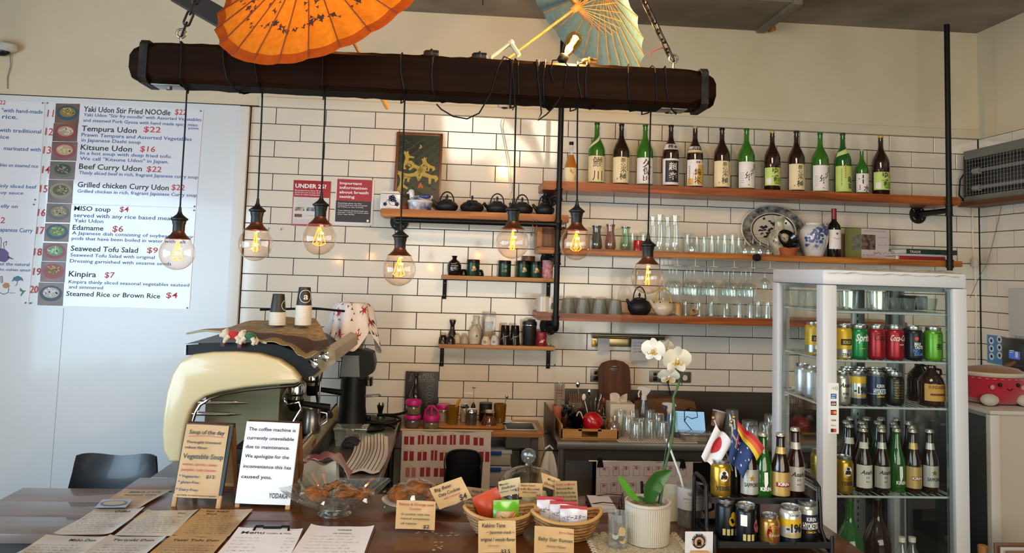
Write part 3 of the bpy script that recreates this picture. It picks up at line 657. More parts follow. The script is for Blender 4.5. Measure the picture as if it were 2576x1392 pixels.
# ================================================================== espresso machine corner
YM0,YM1=3.27,4.15
CREAM=mat('#ccbb92',.22,coat=.35);BLKG=mat('#0d1013',.4,spec=.3)
em=thing('espresso_machine','cream and black espresso machine on the side bench','coffee machine',(0,0,0))
def xz(px,py,Y=YM0): v=AY(px,py,Y);return (v.x,v.z)
out=[(430,1160),(416,1130),(413,1085),(416,1040),(424,985),(438,940),(458,908),(490,891),(540,885),(600,884),(655,889),(705,904),(738,926),(757,950),(756,960),(742,964),(680,968),(620,974),(560,984),(522,996),(498,1012),(485,1034),(476,1062),(468,1100),(462,1160)]
def cheek(y0,y1,name='side_cheek'):
    poly=[xz(*p) for p in out];s=M().prism(poly,y0,y1,'y');me=s.mesh('t',None);bm=bmesh.new();bm.from_mesh(me);bpy.data.meshes.remove(me)
    bmesh.ops.recalc_face_normals(bm,faces=bm.faces[:])
    es=[e for e in bm.edges if len(e.link_faces) == 2 and {len(f.verts) > 6 for f in e.link_faces} == {True,False}]
    bmesh.ops.bevel(bm,geom=es,offset=.016,segments=4,affect='EDGES',profile=.5)
    return ob(name,M().bm(bm),CREAM,em)
cheek(YM0-.03,YM0+.05);cheek(YM1-.02,YM1+.04)
chr_pts=[(757,958),(742,968),(680,973),(620,979),(562,989),(526,1001),(502,1016),(490,1036),(480,1066),(472,1105),(466,1150)]
ob('chrome_trim',M().tube([AY(x+2,y+3,YM0-.01) for x,y in chr_pts],.0065,8),CHROME,em)
for px0,py0,px1 in ((488,1012,628),(478,1041,608)):
    a,b=AY(px0,py0,YM0-.005),AY(px1,py0-1,YM0-.005);m=M()
    m.lathe([(0,0),(.006,.004),(.0085,.03),(.008,(b.x-a.x)*.75),(.002,b.x-a.x),(0,b.x-a.x)],12,sx=1,sy=.8).xf(Matrix.Translation(a) @ Matrix.Rotation(R(90),4,'Y'));ob('chrome_fin',m,CHROME,em)
# black housing above, curved top
top=[(466,894),(466,866),(500,864),(560,862),(630,862),(700,868),(745,886),(772,908),(800,936),(790,945),(757,955),(700,910),(600,888),(520,892)]
ob('housing',M().prism([xz(*p,YM0+.02) for p in top],YM0+.02,YM1-.02,'y'),BLKG,em)
ob('housing_edge',M().tube([AY(x,y,YM0+.015) for x,y in ((467,893),(468,867),(500,865))],.004,6),mat('#8a8c8c',.3,.6),em)
ob('cup_rail',M().tube([Vector((-1.0,YM1,1.545)),Vector((-.72,YM1,1.56)),Vector((-.55,YM1-.1,1.555))],.006,8),BLK,em)
# works under the arm: body block, mirror back, group heads
xin=AY(700,1000,YM0).x
bx0_,bx1_=AY(480,1000,YM0).x,AY(690,1000,YM0).x
ob('body',M().box(bx0_+.03,bx1_,YM0+.10,YM1-.03,ZBN+.06,1.33),mat('#8f8d70',.2,.4),em)  # yellowish colour stands in for menus reflected in the mirror panel
ob('base',M().box(bx0_-.02,AY(800,1000,YM0+.2).x,YM0+.02,YM1,ZBN+.0215,ZBN+.10,.004),mat('#1b1a19',.35),em)
px=AY(783,950,3.75).x
for y in (3.50,3.9):
    g=ob('group_head',M().lathe([(0,1.27),(.04,1.27),(.045,1.255),(.045,1.225),(.035,1.215),(.035,1.2),(0,1.2)],20,(px-.02,y,0)),CHROME,em)
    ob('portafilter',M().lathe([(0,1.2),(.036,1.2),(.036,1.175),(.022,1.15),(0,1.15)],18,(px-.02,y,0)).tube([(px+.01,y,1.18),(px+.13,y,1.165)],[.011,.015],10),BLK,g)
# slanted control panel along the barista's side
cp=[xz(*p,3.45) for p in ((787,934),(778,905),(832,868),(850,876),(852,905),(800,945))]
ob('control_panel',M().prism(cp,3.36,YM1-.02,'y'),mat('#9a8d6e',.35,.3),em)
ob('panel_end',M().prism([xz(*p,3.35) for p in ((760,920),(775,900),(795,940),(765,950))],3.33,3.37,'y'),BLK,em)
for px_,py_,y in ((790,914,3.345),(818,897,3.345)):
    a=AY(px_,py_,y);t=ob('rocker_switch',M().box(-.02,.02,-.03,.03,-.012,.012,.004).box(-.006,.006,-.03,.03,.012,.026,.003),CHROME,em,a);t.rotation_euler=(0,R(32),0)
a=AY(846,890,3.85);ob('steam_knob',M().lathe([(0,.03),(.02,.03),(.024,.02),(.024,-.01),(.018,-.02),(0,-.02)],16).xf(Matrix.Translation(a) @ Matrix.Rotation(R(90),4,'Y')),BLK,em)
ob('steam_wand',M().tube([AY(812,935,3.55),AY(806,960,3.5),AY(803,1010,3.5),AY(800,1040,3.5)],.004,8),CHROME,em)
ob('water_spout',M().tube([AY(725,972,3.4),AY(712,1000,3.4),AY(722,1018,3.4),AY(752,1012,3.4),AY(757,1030,3.4),AY(738,1062,3.4)],.0055,8),CHROME,em)
ob('hose',M().tube([AY(798,945,3.8),AY(796,990,3.8),AY(800,1015,3.8)],.006,8),BLK,em)
# drip tray
XT=-.578;zt_=1.052
dt=ob('drip_tray',M().box(-.86,XT-.02,3.24,4.17,zt_-.07,zt_-.012,.004),BLK,em)
for k in range(11): ob('grid_bar',M().tube([(-.85+k*.024,3.25,zt_-.006),(-.85+k*.024,4.16,zt_-.006)],.0022,5),mat('#33312e',.35,.6),dt)
for k in range(18): ob('grid_bar',M().tube([(-.855,3.26+k*.051,zt_-.008),(XT-.025,3.26+k*.051,zt_-.008)],.002,5),mat('#33312e',.35,.6),dt)
m=M().prism([(XT-.022,zt_+.004),(XT,zt_-.004),(XT+.004,zt_-.05),(XT-.012,zt_-.095),(XT-.03,zt_-.1)],3.2,4.19,'y');ob('tray_front',m,CREAM,em)
ob('tray_rail',M().tube([(XT-.012,3.2,zt_+.004),(XT-.012,4.19,zt_+.004)],.006,8),CHROME,em)
ob('badge',M().box(XT-.004,XT+.0035,3.42,3.52,zt_-.06,zt_-.025),mat('#8c3a34',.4),em)
ob('foot',M().lathe([(0,ZBN+.022),(.02,ZBN+.022),(.02,zt_-.1),(0,zt_-.1)],12,(-.62,3.3,0)),CHROME,em);ob('foot',M().lathe([(0,ZBN+.022),(.02,ZBN+.022),(.02,zt_-.1),(0,zt_-.1)],12,(-.62,4.15,0)),CHROME,em)
# milk pitcher and black pot on the tray
a=AY(783,1065,3.52)
t=thing('milk_pitcher','steel milk pitcher standing on the drip tray','pitcher',(a.x,3.52,zt_-.001))
ob('body',M().lathe([(0,0),(.042,0),(.044,.01),(.040,.06),(.037,.1),(.04,.108),(.038,.108),(.036,.1),(0,.1)],24),STEEL,t);ob('handle',M().tube([(.038,0,.09),(.065,0,.085),(.07,0,.05),(.042,0,.03)],.0045,7),STEEL,t)
a=AY(822,1015,3.95);t=thing('portafilter','spare black portafilter lying on the drip tray','portafilter',(a.x-.02,3.95,zt_+.012))
ob('basket',M().lathe([(0,-.015),(.034,-.015),(.038,.0),(.038,.014),(.032,.014),(.03,-.008),(0,-.008)],20),BLK,t);ob('handle',M().tube([(.03,-.02,0),(.05,-.08,.004),(.06,-.14,.006)],[.01,.013,.015],10),BLK,t)
# hessian cover cloth thrown over the machine
CL1=mat('#a8926c',.85,noise=('#7f6743',35,(1,1,1)));CL2=mat('#4b3527',.8)
rows=[[(470,846),(560,832),(640,818),(720,806),(790,812)],[(520,842),(600,833),(670,828),(745,822),(810,835)],[(590,842),(650,842),(715,852),(775,858),(822,862)],[(640,855),(690,880),(735,902),(790,890),(830,878)],[(668,872),(712,902),(742,922),(770,914),(800,897)]]
ys=[4.05,3.85,3.6,3.4,3.24]
HT=sorted(xz(*p,YM0+.02) for p in top[1:9])
def htop(x):
    for (a0,z0),(a1,z1) in zip(HT,HT[1:]):
        if a0 <= x <= a1: return z0+(z1-z0)*(x-a0)/max(1e-6,a1-a0)
    return 0
def interp(u,v):
    j=min(int(v*4),3);fv=v*4-j;i=min(int(u*4),3);fu=u*4-i
    pt=lambda a,b: AY(rows[a][b][0],rows[a][b][1]-3,ys[a]-.02*(b > 2))
    p=(pt(j,i)*(1-fu)+pt(j,i+1)*fu)*(1-fv)+(pt(j+1,i)*(1-fu)+pt(j+1,i+1)*fu)*fv
    p.z=max(p.z,htop(p.x)+.006)+.008*math.sin(u*17+v*5)*math.sin(v*9+u*4)+.009;return p
t=thing('cover_cloth','brown and tan cloth thrown over the coffee machine','cloth')
ob('cloth_top',M().grid(lambda u,v: interp(u,v*.55),28,18,.003),CL1,t)
ob('cloth_stripe',M().grid(lambda u,v: interp(u,.55+v*.30),28,10,.003),CL2,t)
ob('cloth_border',M().grid(lambda u,v: interp(u,.85+v*.15),28,5,.003),mat('#a08b5e',.8,noise=('#6f6238',80,(1,1,1))),t)
ob('piping',M().tube([interp(0,v/12)+Vector((0,0,-.002)) for v in range(13)],.005,6),mat('#bfae86',.8),t)
# paper cup stacks: every cup
CUPW=mat('#d9d2c4',.6);CUPB=mat('#23231f',.5)
rimm=M().lathe([(.0365,0),(.0385,.002),(.0385,.006),(.0365,.0075)],20).mesh('cup_rim',CUPW)
ORD='second third fourth fifth sixth seventh eighth ninth tenth eleventh twelfth thirteenth fourteenth'.split()
def cup_stack(lab,pbase,ptop,n,y,letter):
    a=AY(*pbase,y);b=AY(*ptop,y);H=b.z-a.z;ch=.092;step=(H-ch)/n
    for k in range(n+1):
        z=a.z+k*step;last=k == n
        t=thing('paper_cup',lab % ('topmost' if last else ORD[n-1-k]+' from the top'),'cup',(a.x,y,z),0,'stacked paper cups')
        ob('cup_rim',rimm,None,t)
        if last:
            ob('cup_wall',M().lathe([(.0365,.004),(.028,ch-.004),(.027,ch),(.025,ch-.004),(0,ch-.004)],24),CUPB,t)
            ik=Ink((0,0,0),(1,0,0),(0,0,1),.001,.0345)
            if letter == 'a':
                ik.ring(.012,.05,.028,.0028,sy=1.05);ik.t('a',.002,.036,.03,.022,.02,shear=.1)
                ik=ik.xf(Matrix(((1,0,0,0),(0,1,0,0),(0,0,1,0),(0,0,0,1))))
            else: ik.ring(.048,.04,.024,.0028)
            ob('lettering',ik,CUPW,t)
        else: ob('cup_wall',M().lathe([(.0365,.006),(.0362,step+.002),(0,step+.002)],16),CUPB,t)
cup_stack('black takeaway cup in the short stack on the machine, %s',(697,818),(701,740),7,3.75,'o')
cup_stack('takeaway cup in the tall stack on the machine, %s',(762,818),(767,723),13,3.75,'a')
# two small plush bears lying on the machine edge
def bear(lab,p,shirt,rz):
    t=thing('plush_bear',lab,'plush toy',p,rz);FUR=mat('#c9bda6',.9,sheen=.5,bump=.4,bscale=300)
    ob('torso',M().ball((0,0,0),.022,14,10,1.25,.9,.9),mat(shirt,.8,sheen=.3),t)
    h=ob('head',M().ball((-.03,-.004,.006),.018,14,10).ball((-.045,-.006,.0),.008,10,6),FUR,t)
    for s in (-1,1): ob('ear',M().ball((-.026,s*.012,.022),.0065,8,6),FUR,h)
    for s in (-1,1):
        ob('arm',M().tube([(-.012,s*.016,-.002),(-.026,s*.022,-.016),(-.03,s*.02,-.028)],[.009,.008,.006],8),FUR,t);ob('foot',M().tube([(.016,s*.012,-.004),(.026,s*.016,-.018),(.02,s*.018,-.03)],[.01,.009,.007],8),FUR,t)
    ob('eye',M().ball((-.042,-.014,.014),.0025,6,4),BLK,h)
    ob('held_square',M().box(-.045,-.028,-.012,.012,-.045,-.024,.002),mat('#1a1512',.5,noise=('#6a2a22',120,(1,1,1))),t)
bear('little bear toy in a red shirt on the coffee machine',AY(586,844,3.26),'#b01824',.1);bear('little bear toy in a green shirt on the coffee machine',AY(628,848,3.26),'#155c3a',-.1)
# --- grinder with a flowery cloth over its hopper
a=AY(885,1050,4.33);gx,gy=a.x,4.33
g=thing('coffee_grinder','black coffee grinder beside the espresso machine','grinder',(gx,gy,ZBN+.021));K=mat('#0c0d0f',.45,spec=.3)
zz=lambda py: AY(885,py,gy).z-ZBN-.02
ob('body',M().lathe([(0,0),(.092,0),(.094,.012),(.085,.03),(.072,.12),(.068,zz(945)),(0,zz(945))],28),K,g)
hz=zz(945)
ob('head',M().prism([(-.07,hz-.01),(.055,hz-.012),(.11,hz+.025),(.118,hz+.07),(.105,zz(885)),(.06,zz(878)),(-.06,zz(885))],-.06,.06,'y'),K,g)
ob('side_plate',M().prism([(-.066,hz+.0),(.04,hz+.0),(.03,zz(892)),(-.056,zz(892))],-.064,-.0605,'y'),mat('#71777a',.4,.5),g)
ob('spout',M().lathe([(0,0),(.018,0),(.022,.02),(.022,.05),(0,.05)],16,(.085,0,hz-.055)),CHROME,g);ob('fork',M().tube([(.07,-.03,hz-.11),(.14,-.03,hz-.105),(.15,0,hz-.105),(.14,.03,hz-.105),(.07,.03,hz-.11)],.004,8),CHROME,g)
ob('knob',M().ball((.088,0,.06),.017,12,8),K,g);ob('tray',M().lathe([(0,.0),(.09,0),(.095,.012),(.088,.012),(.084,.005),(0,.005)],24,(.09,0,0)),K,g)
ob('hopper',M().lathe([(.03,zz(885)),(.05,zz(868)),(.075,zz(815)),(.075,zz(778)),(.05,zz(770)),(0,zz(768))],24),glass('#c8c0b0',.1,.5,.1),g)
def drape(u,v):
    a=2*math.pi*u;top=zz(763)+.006
    fold=.018*math.sin(a*7+1)*v+.02*math.sin(a*3)*v
    r=.102*min(1,v/.32)+max(0,v-.3)*.055+fold
    low=.20+.055*math.sin(a*4+.6)+.03*math.sin(a*2)
    z=top if v < .25 else top-(v-.25)/.75*low
    return (r*math.cos(a),r*math.sin(a),z-.012*(v > .1)*v)
CLF=mat('#ece6e4',.75)
dc=thing('floral_cloth','white cloth with red poinsettia print draped over the grinder','cloth',(gx-.02,gy,ZBN+.02))
ob('cloth',M().grid(drape,72,16),CLF,dc)
def on_drape(u,v,du,dv):
    p=Vector(drape(u+du,v+dv));c=Vector((0,0,p.z));d=(p-c);d.z=0
    return p+(d.normalized()*.0022 if d.length > .01 else Vector((0,0,.0022)))+Vector((0,0,.001 if v < .3 else 0))
q=random.Random(4);mr,mg=M(),M()
def star(m,u,v,s,n,inner,rot=0.):
    ring=[]
    for j in range(2*n):
        a=rot+math.pi*j/n;r=s*(1 if j % 2 == 0 else inner);ring.append(on_drape(u,v,r*math.cos(a)/(2*math.pi*.12),r*math.sin(a)/.24))
    ctr=on_drape(u,v,0,0);m.add(ring+[ctr],[(j,(j+1) % (2*n),2*n) for j in range(2*n)])
for u,v,s in ((.70,.86,.030),(.80,.80,.026),(.86,.40,.030),(.64,.46,.024),(.95,.72,.028),(.74,.18,.03),(.58,.75,.02),(.9,.9,.016)): star(mr,u,v,s,7,.35,q.random())
for k in range(46):
    u,v=q.uniform(.5,1.02),q.uniform(.2,.95)
    if k % 5 == 0: star(mr,u,v,.006,5,.7)
    else: star(mg,u,v,q.uniform(.006,.012),3,.3,q.random()*6)
ob('poinsettia_print',mr,mat('#b0232b',.7),dc)['kind']='stuff';ob('leaf_print',mg,mat('#22332b',.7),dc)['kind']='stuff'
# tamper, mat, puck screens, lidded box, towel, green cloth
zb=ZBN+.021
a=AZ(958,1050,zb);t=thing('tamper','coffee tamper with steel ball top on the side bench','tamper',(a.x+.01,4.50,zb+.0305))
ob('base',M().lathe([(0,0),(.029,0),(.029,.012),(.012,.018),(0,.018)],20),STEEL,t);ob('handle',M().lathe([(.011,.016),(.014,.04),(.02,.065),(.0,.066)],16),BLK,t);ob('ball_top',M().lathe([(.019,.064),(.022,.074),(.016,.086),(0,.09)],16),CHROME,t)
single('tamping_mat','black rubber tamping mat on the side bench','mat',M().lathe([(0,0),(.10,0),(.102,.006),(.09,.03),(.0,.03)],24,sx=1.0,sy=.9),mat('#121314',.6),(a.x+.01,4.50,zb))
t=thing('black_strap','black portafilter handle strap coiled by the tamper','strap',(a.x+.035,4.32,zb+.008));ob('coil',M().tube([(.07*math.cos(k*.4)+.002*k,.05*math.sin(k*.4),.003*k) for k in range(34)],.007,7),BLK,t)
a=AZ(898,1090,zb);bw,bd,bh=.155,.11,.075
t=thing('lidded_box','clear plastic lidded box on the side bench','container',(a.x,3.98,zb));GB=glass('#e8ece8',.12,.6,.08,1,.12)
ob('tub',M().prism([(-bw/2+.01,0),(bw/2-.01,0),(bw/2,bh),(-bw/2,bh)],-bd/2,bd/2,'y'),GB,t);ob('lid',M().box(-bw/2-.006,bw/2+.006,-bd/2-.006,bd/2+.006,bh,bh+.012,.004),GB,t);ob('clip',M().box(-.02,.02,-bd/2-.01,-bd/2-.002,bh-.03,bh+.01,.002),GB,t)
single('green_cloth','mint green cloth peeking from behind the lidded box','cloth',M().grid(lambda u,v: ((u-.5)*.18+.02*v,(v-.5)*.1,.012+.012*math.sin(u*9)*math.sin(v*7)),14,8,.004),mat('#4fa58a',.8),(a.x+.04,4.10,zb))
c0=[AZ(905,1098,zb),AZ(955,1094,zb),AZ(905,1206,zb),AZ(868,1185,zb)]
def towel(u,v):
    p=Vector((-.46+.16*u+.015*v,4.02-.62*v,zb+.012));p.x += .02*math.sin(v*3);p.z += .006*math.sin(u*11+v*2)+.022*max(0,1-abs(v-.03)*8);return p
t=thing('striped_towel','folded white tea towel with dark stripes on the side bench','towel');ob('cloth',M().grid(towel,20,24,.008),mat('#d5cec6',.85),t)
for k in range(9): ob('stripe',M().grid(lambda u,v: towel(.06+k*.1+u*.018,v*.98)+Vector((0,0,.0095)),1,24),mat('#2d2730',.85),t)
single('dark_cloth','dark navy cloth rolled beside the striped towel','cloth',M().grid(lambda u,v: (-.50+.07*u,3.98-.16*v,zb+.018+.02*math.sin(u*3.1)+.004*math.sin(v*20)),10,12,.01),mat('#2a2634',.85))
# ================================================================== menu boards, notices, picture
YB=YW-.022
def w1(x,y): v=AY(x/2.3203,200+y/2.32,YB);return v.x,v.z
ACR=mat('#e4e5ec',.16,coat=.6)
def sheet(par,quad,y=YB,m=ACR,th=.003,name='sheet'):
    P=[w1(*q) for q in quad];xs=[p[0] for p in P];zs=[p[1] for p in P]
    return ob(name,M().prism(P,y,y+th,'y'),m,par)
mb=thing('menu_board','handwritten menu board with food photos numbered 11 to 20','menu board')
sheet(mb,[(268,722),(1143,748),(1188,178),(280,128)][::1]);sheet(mb,[(222,1318),(1105,1342),(1143,752),(266,726)])
ml=thing('menu_board','menu board with doodled animals, cut by the picture edge','menu board')
sheet(ml,[(-230,690),(226,716),(262,134),(-190,105)]);sheet(ml,[(-260,1295),(165,1314),(225,722),(-230,696)])
ik={c: Ink((0,YB,0),lift=.001) for c in 'kbr'};il={c: Ink((0,YB,0),lift=.001) for c in 'kbr'}
def wt(d,c,body,x0,y0,x1,cap,bold=.0):
    a=w1(x0,y0);b=w1(x1,y0);h=w1(x0,y0-cap)[1]-a[1]
    ob('lettering',Ink((0,YB,0),lift=.001).t(body,a[0],a[1],h,b[0]-a[0],bold,shear=.06),{'k': INK,'b': INKB,'r': INKR}[c],mb if d is ik else ml)
for s in '''k|Yaki Udon Stir Fried NOOdle|487|187|995|31
r|$22|1020|205|1088|32
b|Yaki Udon "Stir fry noodle" with Assorted Vegetables|487|214|1177|18
b|and steamed Pork Gyoza with hand made spicy miso|485|246|1155|18
b|paste|1100|290|1160|14
k|Tempura Udon|475|300|797|31
r|$22|837|306|937|32
b|Prawn Tempura and Assorted Vegetables|475|332|1120|20
b|in Japanese Dashi soup|475|362|822|19
k|Kitsune Udon|470|410|770|31
r|$16|817|420|905|32
b|In a hot soup with deep fried tofu.|468|438|1003|19
b|We call "Kitsune Udon" in Japan.|466|470|985|19
k|Beef Curry Udon|460|522|828|31
r|$22|855|538|942|32
b|Thinly sliced beef in rich, fragrant Japanese curry soup|460|553|1157|19
k|Grilled chicken Curry Udon|452|628|985|31
r|$22|1000|645|1077|32
b|Grilled chicken in rich, fragrant Japanese Curry soup|452|660|1150|19
k|MISO soup|432|765|645|27
r|$4|697|772|750|30
b|served with any rice based meal and|430|803|1078|23
b|Yaki Udon|432|833|603|20
k|Edamame|423|877|603|28
r|$6|655|888|718|34
b|A Japanese dish consisting of soybeans in their|420|905|1132|19
b|pods that have been boiled in water with salt|418|936|1085|19
k|Seaweed Tofu Salad|412|1000|805|30
r|$9|857|1012|920|32
b|Seaweed Tofu Salad with original|410|1033|903|19
b|Dressing garnished with sesame seeds|407|1068|1000|19
k|Kinpira|400|1150|560|32
r|$7|610|1157|667|32
b|Kinpira thinly sliced seasonal vegetables sauteed|400|1190|1105|19
b|and simmered|400|1220|600|19
k|Steamed Rice or Brown Rice|385|1263|935|27
r|$4|968|1275|1035|32'''.split('\n'):
    c,b,x0,y0,x1,cp=s.split('|');wt(ik,c,b,float(x0),float(y0),float(x1),float(cp),.012 if c == 'k' else .008)
for n,(x,y) in zip(range(11,21),((275,218),(262,325),(250,432),(243,547),(230,658),(217,797),(210,902),(195,1027),(190,1142),(172,1246))): wt(ik,'r',str(n),x,y,x+(36 if n == 11 else 46),42,.005)
for s in '''r|22|-2|145|32|24
b|"with hand-made|8|190|250|22
b|rice.|12|228|102|24
b|with traditional|-8|305|240|22
b|ice|2|345|52|22
b|marinated with|22|412|237|22
b|bles on steamed rice|0|508|222|20
b|inly sliced beef|0|630|213|20
b|oy sauce|2|668|135|18
b|elly on|4|748|103|20
r|2|2|838|28|34
b|apanese Curry|0|888|190|24
b|ut the natural|0|1085|172|19
b|lot, soybean, spinach|0|1116|178|15'''.split('\n'):
    c,b,x0,y0,x1,cp=s.split('|');wt(il,c,b,float(x0),float(y0),float(x1),float(cp),.008)
for par,d in ((mb,ik),(ml,il)):
    for c,m in (('k',INK),('b',INKB),('r',INKR)):
        if c == 'k' and par is ml:      # doodled eggplant, rabbit, umbrella, sprout
            J=lambda pts: [w1(*p) for p in pts]
            e=Ink((0,YB,0),lift=.0011);e.poly(J([(-10,1060),(30,1068),(52,1050),(50,1010),(25,988),(0,985),(-15,1000)]));e.poly(J([(48,1030),(82,1050),(70,1050),(48,1044)]));ob('doodle_print',e,mat('#6a5a8c',.6),par)
            e=Ink((0,YB,0),lift=.0011);e.poly(J([(68,1182),(80,1155),(105,1146),(130,1158),(138,1178),(120,1172),(100,1180),(85,1174)]));ob('doodle_print',e,mat('#4d7f96',.6),par)
            e=Ink((0,YB,0),lift=.0011);e.poly(J([(115,1235),(118,1215),(135,1232),(155,1232),(140,1244),(125,1265),(118,1262),(130,1240)]));ob('doodle_print',e,mat('#4d8a63',.6),par)
            e=Ink((0,YB,0),lift=.0011);e.poly(J([(14,1200),(30,1186),(52,1190),(58,1208),(40,1220),(20,1216)]));ob('doodle_print',e,mat('#b48a63',.6),par)
            d['k'].line(J([(-10,1240),(20,1255),(48,1245),(52,1215)]),.003);d['k'].line(J([(8,1190),(5,1150),(14,1150),(16,1188)]),.003);d['k'].line(J([(103,1180),(98,1200),(88,1204)]),.003)
            d['k'].line(J([(55,1245),(90,1248)]),.002);d['k'].line(J([(25,985),(20,955),(40,945),(35,970)]),.003);d['k'].line(J([(5,985),(8,930),(-10,915)]),.003)
        if d[c].v: ob('doodle_line',d[c],m,par)
FOOD=[((325,142,465,255),'#1f4a63','#8a6f2a','#c8b45a'),((312,258,455,360),'#8c2a34','#a89070','#d8cdb0'),((303,365,452,472),'#8f3038','#b49a6a','#d2c4a0'),((293,480,440,582),'#5b604c','#3a3428','#8f8c6a'),
        ((283,587,427,720),'#8d866a','#5b5232','#a8a070'),((272,725,415,833),'#5a5a58','#8d8468','#bdb08c'),((262,842,405,945),'#23455c','#6c8c55','#b8c890'),((250,955,392,1060),'#96343c','#6aa06a','#d0e0c8'),
        ((240,1065,383,1182),'#9c3440','#8a6238','#c8a878'),((225,1187,372,1318),'#2a3644','#b8b8b0','#e8e6e2')]
for k,((x0,y0,x1,y1),bowl,f1,f2) in enumerate(FOOD):
    y0 -= 2
    ph=sheet(mb,[(x0-6,y1),(x1-6,y1+4),(x1+2,y0+3),(x0+2,y0)],YB-.0015,mat('#7d5f50',.3,noise=('#5d463a',9,(1,1,1))),.0012,'photo_print')
    c=w1((x0+x1)/2,(y0+y1)/2-2);rr=(w1(x1,y0)[0]-w1(x0,y0)[0])/2
    e=Ink((0,YB-.0015,0),lift=.0003).disc(c[0],c[1],rr*.90,0,22,.72);ob('bowl_print',e,mat(bowl,.4),ph)
    e=Ink((0,YB-.0015,0),lift=.0005);q=random.Random(k)
    e.disc(c[0],c[1]+.004,rr*.66,0,20,.66);ob('food_print',e,mat(f1,.5),ph)
    e=Ink((0,YB-.0015,0),lift=.0007)
    for j in range(14): a=q.uniform(0,6.3);r=rr*.5*q.random()**.5;e.line([(c[0]+r*math.cos(a),c[1]+.006+r*.6*math.sin(a)),(c[0]+r*math.cos(a)+q.uniform(-.02,.02),c[1]+.006+r*.6*math.sin(a)+q.uniform(-.012,.012))],.007)
    ob('garnish_print',e,mat(f2,.5),ph)
scr=M()
for x,y in ((1172,185),(1135,742),(1133,765),(1093,1334),(178,1306),(150,1304),(206,702),(198,730),(250,138),(278,138)):
    a=w1(x,y);ob('screw',SCREW,None,mb if x > 160 else ml,(a[0],YB-.002,a[1]))
# notices on the tiles
YN=YW-.004
def wpt(px,py,Y=YN): v=AY(px,py,Y);return v.x,v.z
def notice(name,label,cat,px0,py0,px1,py1,m,th=.0025):
    a=wpt(px0,py0);b=wpt(px1,py1);t=thing(name,label,cat,(a[0],YN,b[1]));W,H=b[0]-a[0],a[1]-b[1]
    ob('sheet',M().box(0,W,0,th,0,H,.0008),m,t);return t,W,H
RED_=mat('#a01f2c',.4);t,W,H=notice('age_notice','red bordered notice asking UNDER 25? on the tiles','sign',739,453,827,571,RED_)
ob('paper_inset',M().box(.006,W-.006,-.0008,0,.012,H*.63),mat('#cfc8c2',.5),t)
i1=Ink((0,-.0008,0));i1.t('UNDER 25?',.012,H*.835,H*.085,W*.83,.03)
for k,(s,w) in enumerate((('Be prepared to show ID to',.70),('prove you are at least 18 for',.72),('entry or when buying alcohol',.74))): i1.t(s,.012,H*(.765-k*.045),H*.026,W*w,.01)
ob('lettering',i1,mat('#f0e8e6',.5),t)
i2=Ink((0,-.0008,0))
for k in range(6): i2.scribble(.016+.008*(k > 0),W*.85,H*(.585-k*.036),H*.012,k)
for k in range(3): i2.scribble(.012,W*.6,H*(.13-k*.03),H*.014,20+k)
i2.scribble(W*.36,W*.6,H*.22,H*.02,9);ob('fine_print',i2,mat('#565052',.6),t)
for x,z,w_,h_,c in ((.07,.33,.26,.08,'#c8b98a'),(.38,.33,.24,.08,'#8d9cab'),(.07,.19,.2,.07,'#8a4c40')):
    ob('card_print',M().box(W*x,W*(x+w_),-.0016,-.0008,H*z,H*(z+h_)),mat(c,.5,noise=('#3b3438',60,(1,1,1))),t)
t,W,H=notice('breath_notice','red and black notice about breath testing on the tiles','sign',846,449,937,568,mat('#d8d0c8',.45))
ob('red_field',M().box(W*.03,W*.95,-.0008,0,H*.52,H*.99),RED_,t);ob('black_field',M().box(W*.02,W*.94,-.0008,0,H*.06,H*.52),mat('#221f22',.45),t)
i1=Ink((0,-.0008,0),lift=.0012)
for k,(s,w) in enumerate((('Important',.58),('information',.72),('about breath',.76),('testing',.40))): i1.t(s,W*.10,H*(.875-k*.098),H*.058,W*w,.02)
for k,s in enumerate(('Readings given by this','instrument are not accepted','by Police or the Courts.','','Your blood alcohol level can','rise for 1 hour or more after','your last drink.')):
    if s: i1.t(s,W*.08,H*(.455-k*.04),H*.022,W*(.034*len(s)*.82),.012)
i1.disc(W*.87,H*.10,W*.032);ob('lettering',i1,mat('#efe6e2',.5),t)
# framed picture leaning on the kettle shelf
z0=ZSK;tl,tr=AY(1000,333,YW-.02),AY(1116,340,YW-.02);W=tr.x-tl.x;H=tl.z-z0;dl=.075
t=thing('framed_picture','dark green picture of yellow foxes in a wooden frame','picture',(tl.x-.004,YW-.02-dl,z0+.001));t.rotation_euler=(-math.atan2(dl-.01,H),0,0)
H2=math.hypot(H,dl);fw=.018;FR=wood('#5a2f17','#7b4523',2,.35)
ob('frame_side',M().box(0,fw,-.0,.016,0,H2,.002),FR,t);ob('frame_side',M().box(W-fw,W,-.0,.016,0,H2,.002),FR,t);ob('frame_rail',M().box(fw,W-fw,0,.016,H2-fw,H2,.002),FR,t);ob('frame_rail',M().box(fw,W-fw,0,.016,0,.045,.002),FR,t)
ob('canvas',M().box(fw,W-fw,.004,.012,.045,H2-fw),mat('#11160f',.35,noise=('#25331f',3.5,(1,1,5))),t)
ic=Ink((0,.004,0),lift=.0006);ig=Ink((0,.004,0),lift=.0008);q=random.Random(9);iw=W-2*fw
for k in range(16):
    z=.08+k*(H2-.12)/16;ic.line([(fw+iw*j/14,z+.018*math.sin(j*.9+k*1.7)) for j in range(15)],.006)
ob('wave_print',ic,mat('#2b3d26',.5),t)
fox=[(-.5,-.2),(-.62,.05),(-.45,.18),(-.2,.12),(.1,.16),(.3,.3),(.32,.5),(.4,.36),(.5,.45),(.48,.28),(.6,.18),(.45,.1),(.35,-.02),(.4,-.3),(.3,-.32),(.22,-.05),(-.1,-.06),(-.2,-.35),(-.3,-.33),(-.25,-.05),(-.4,-.02)]
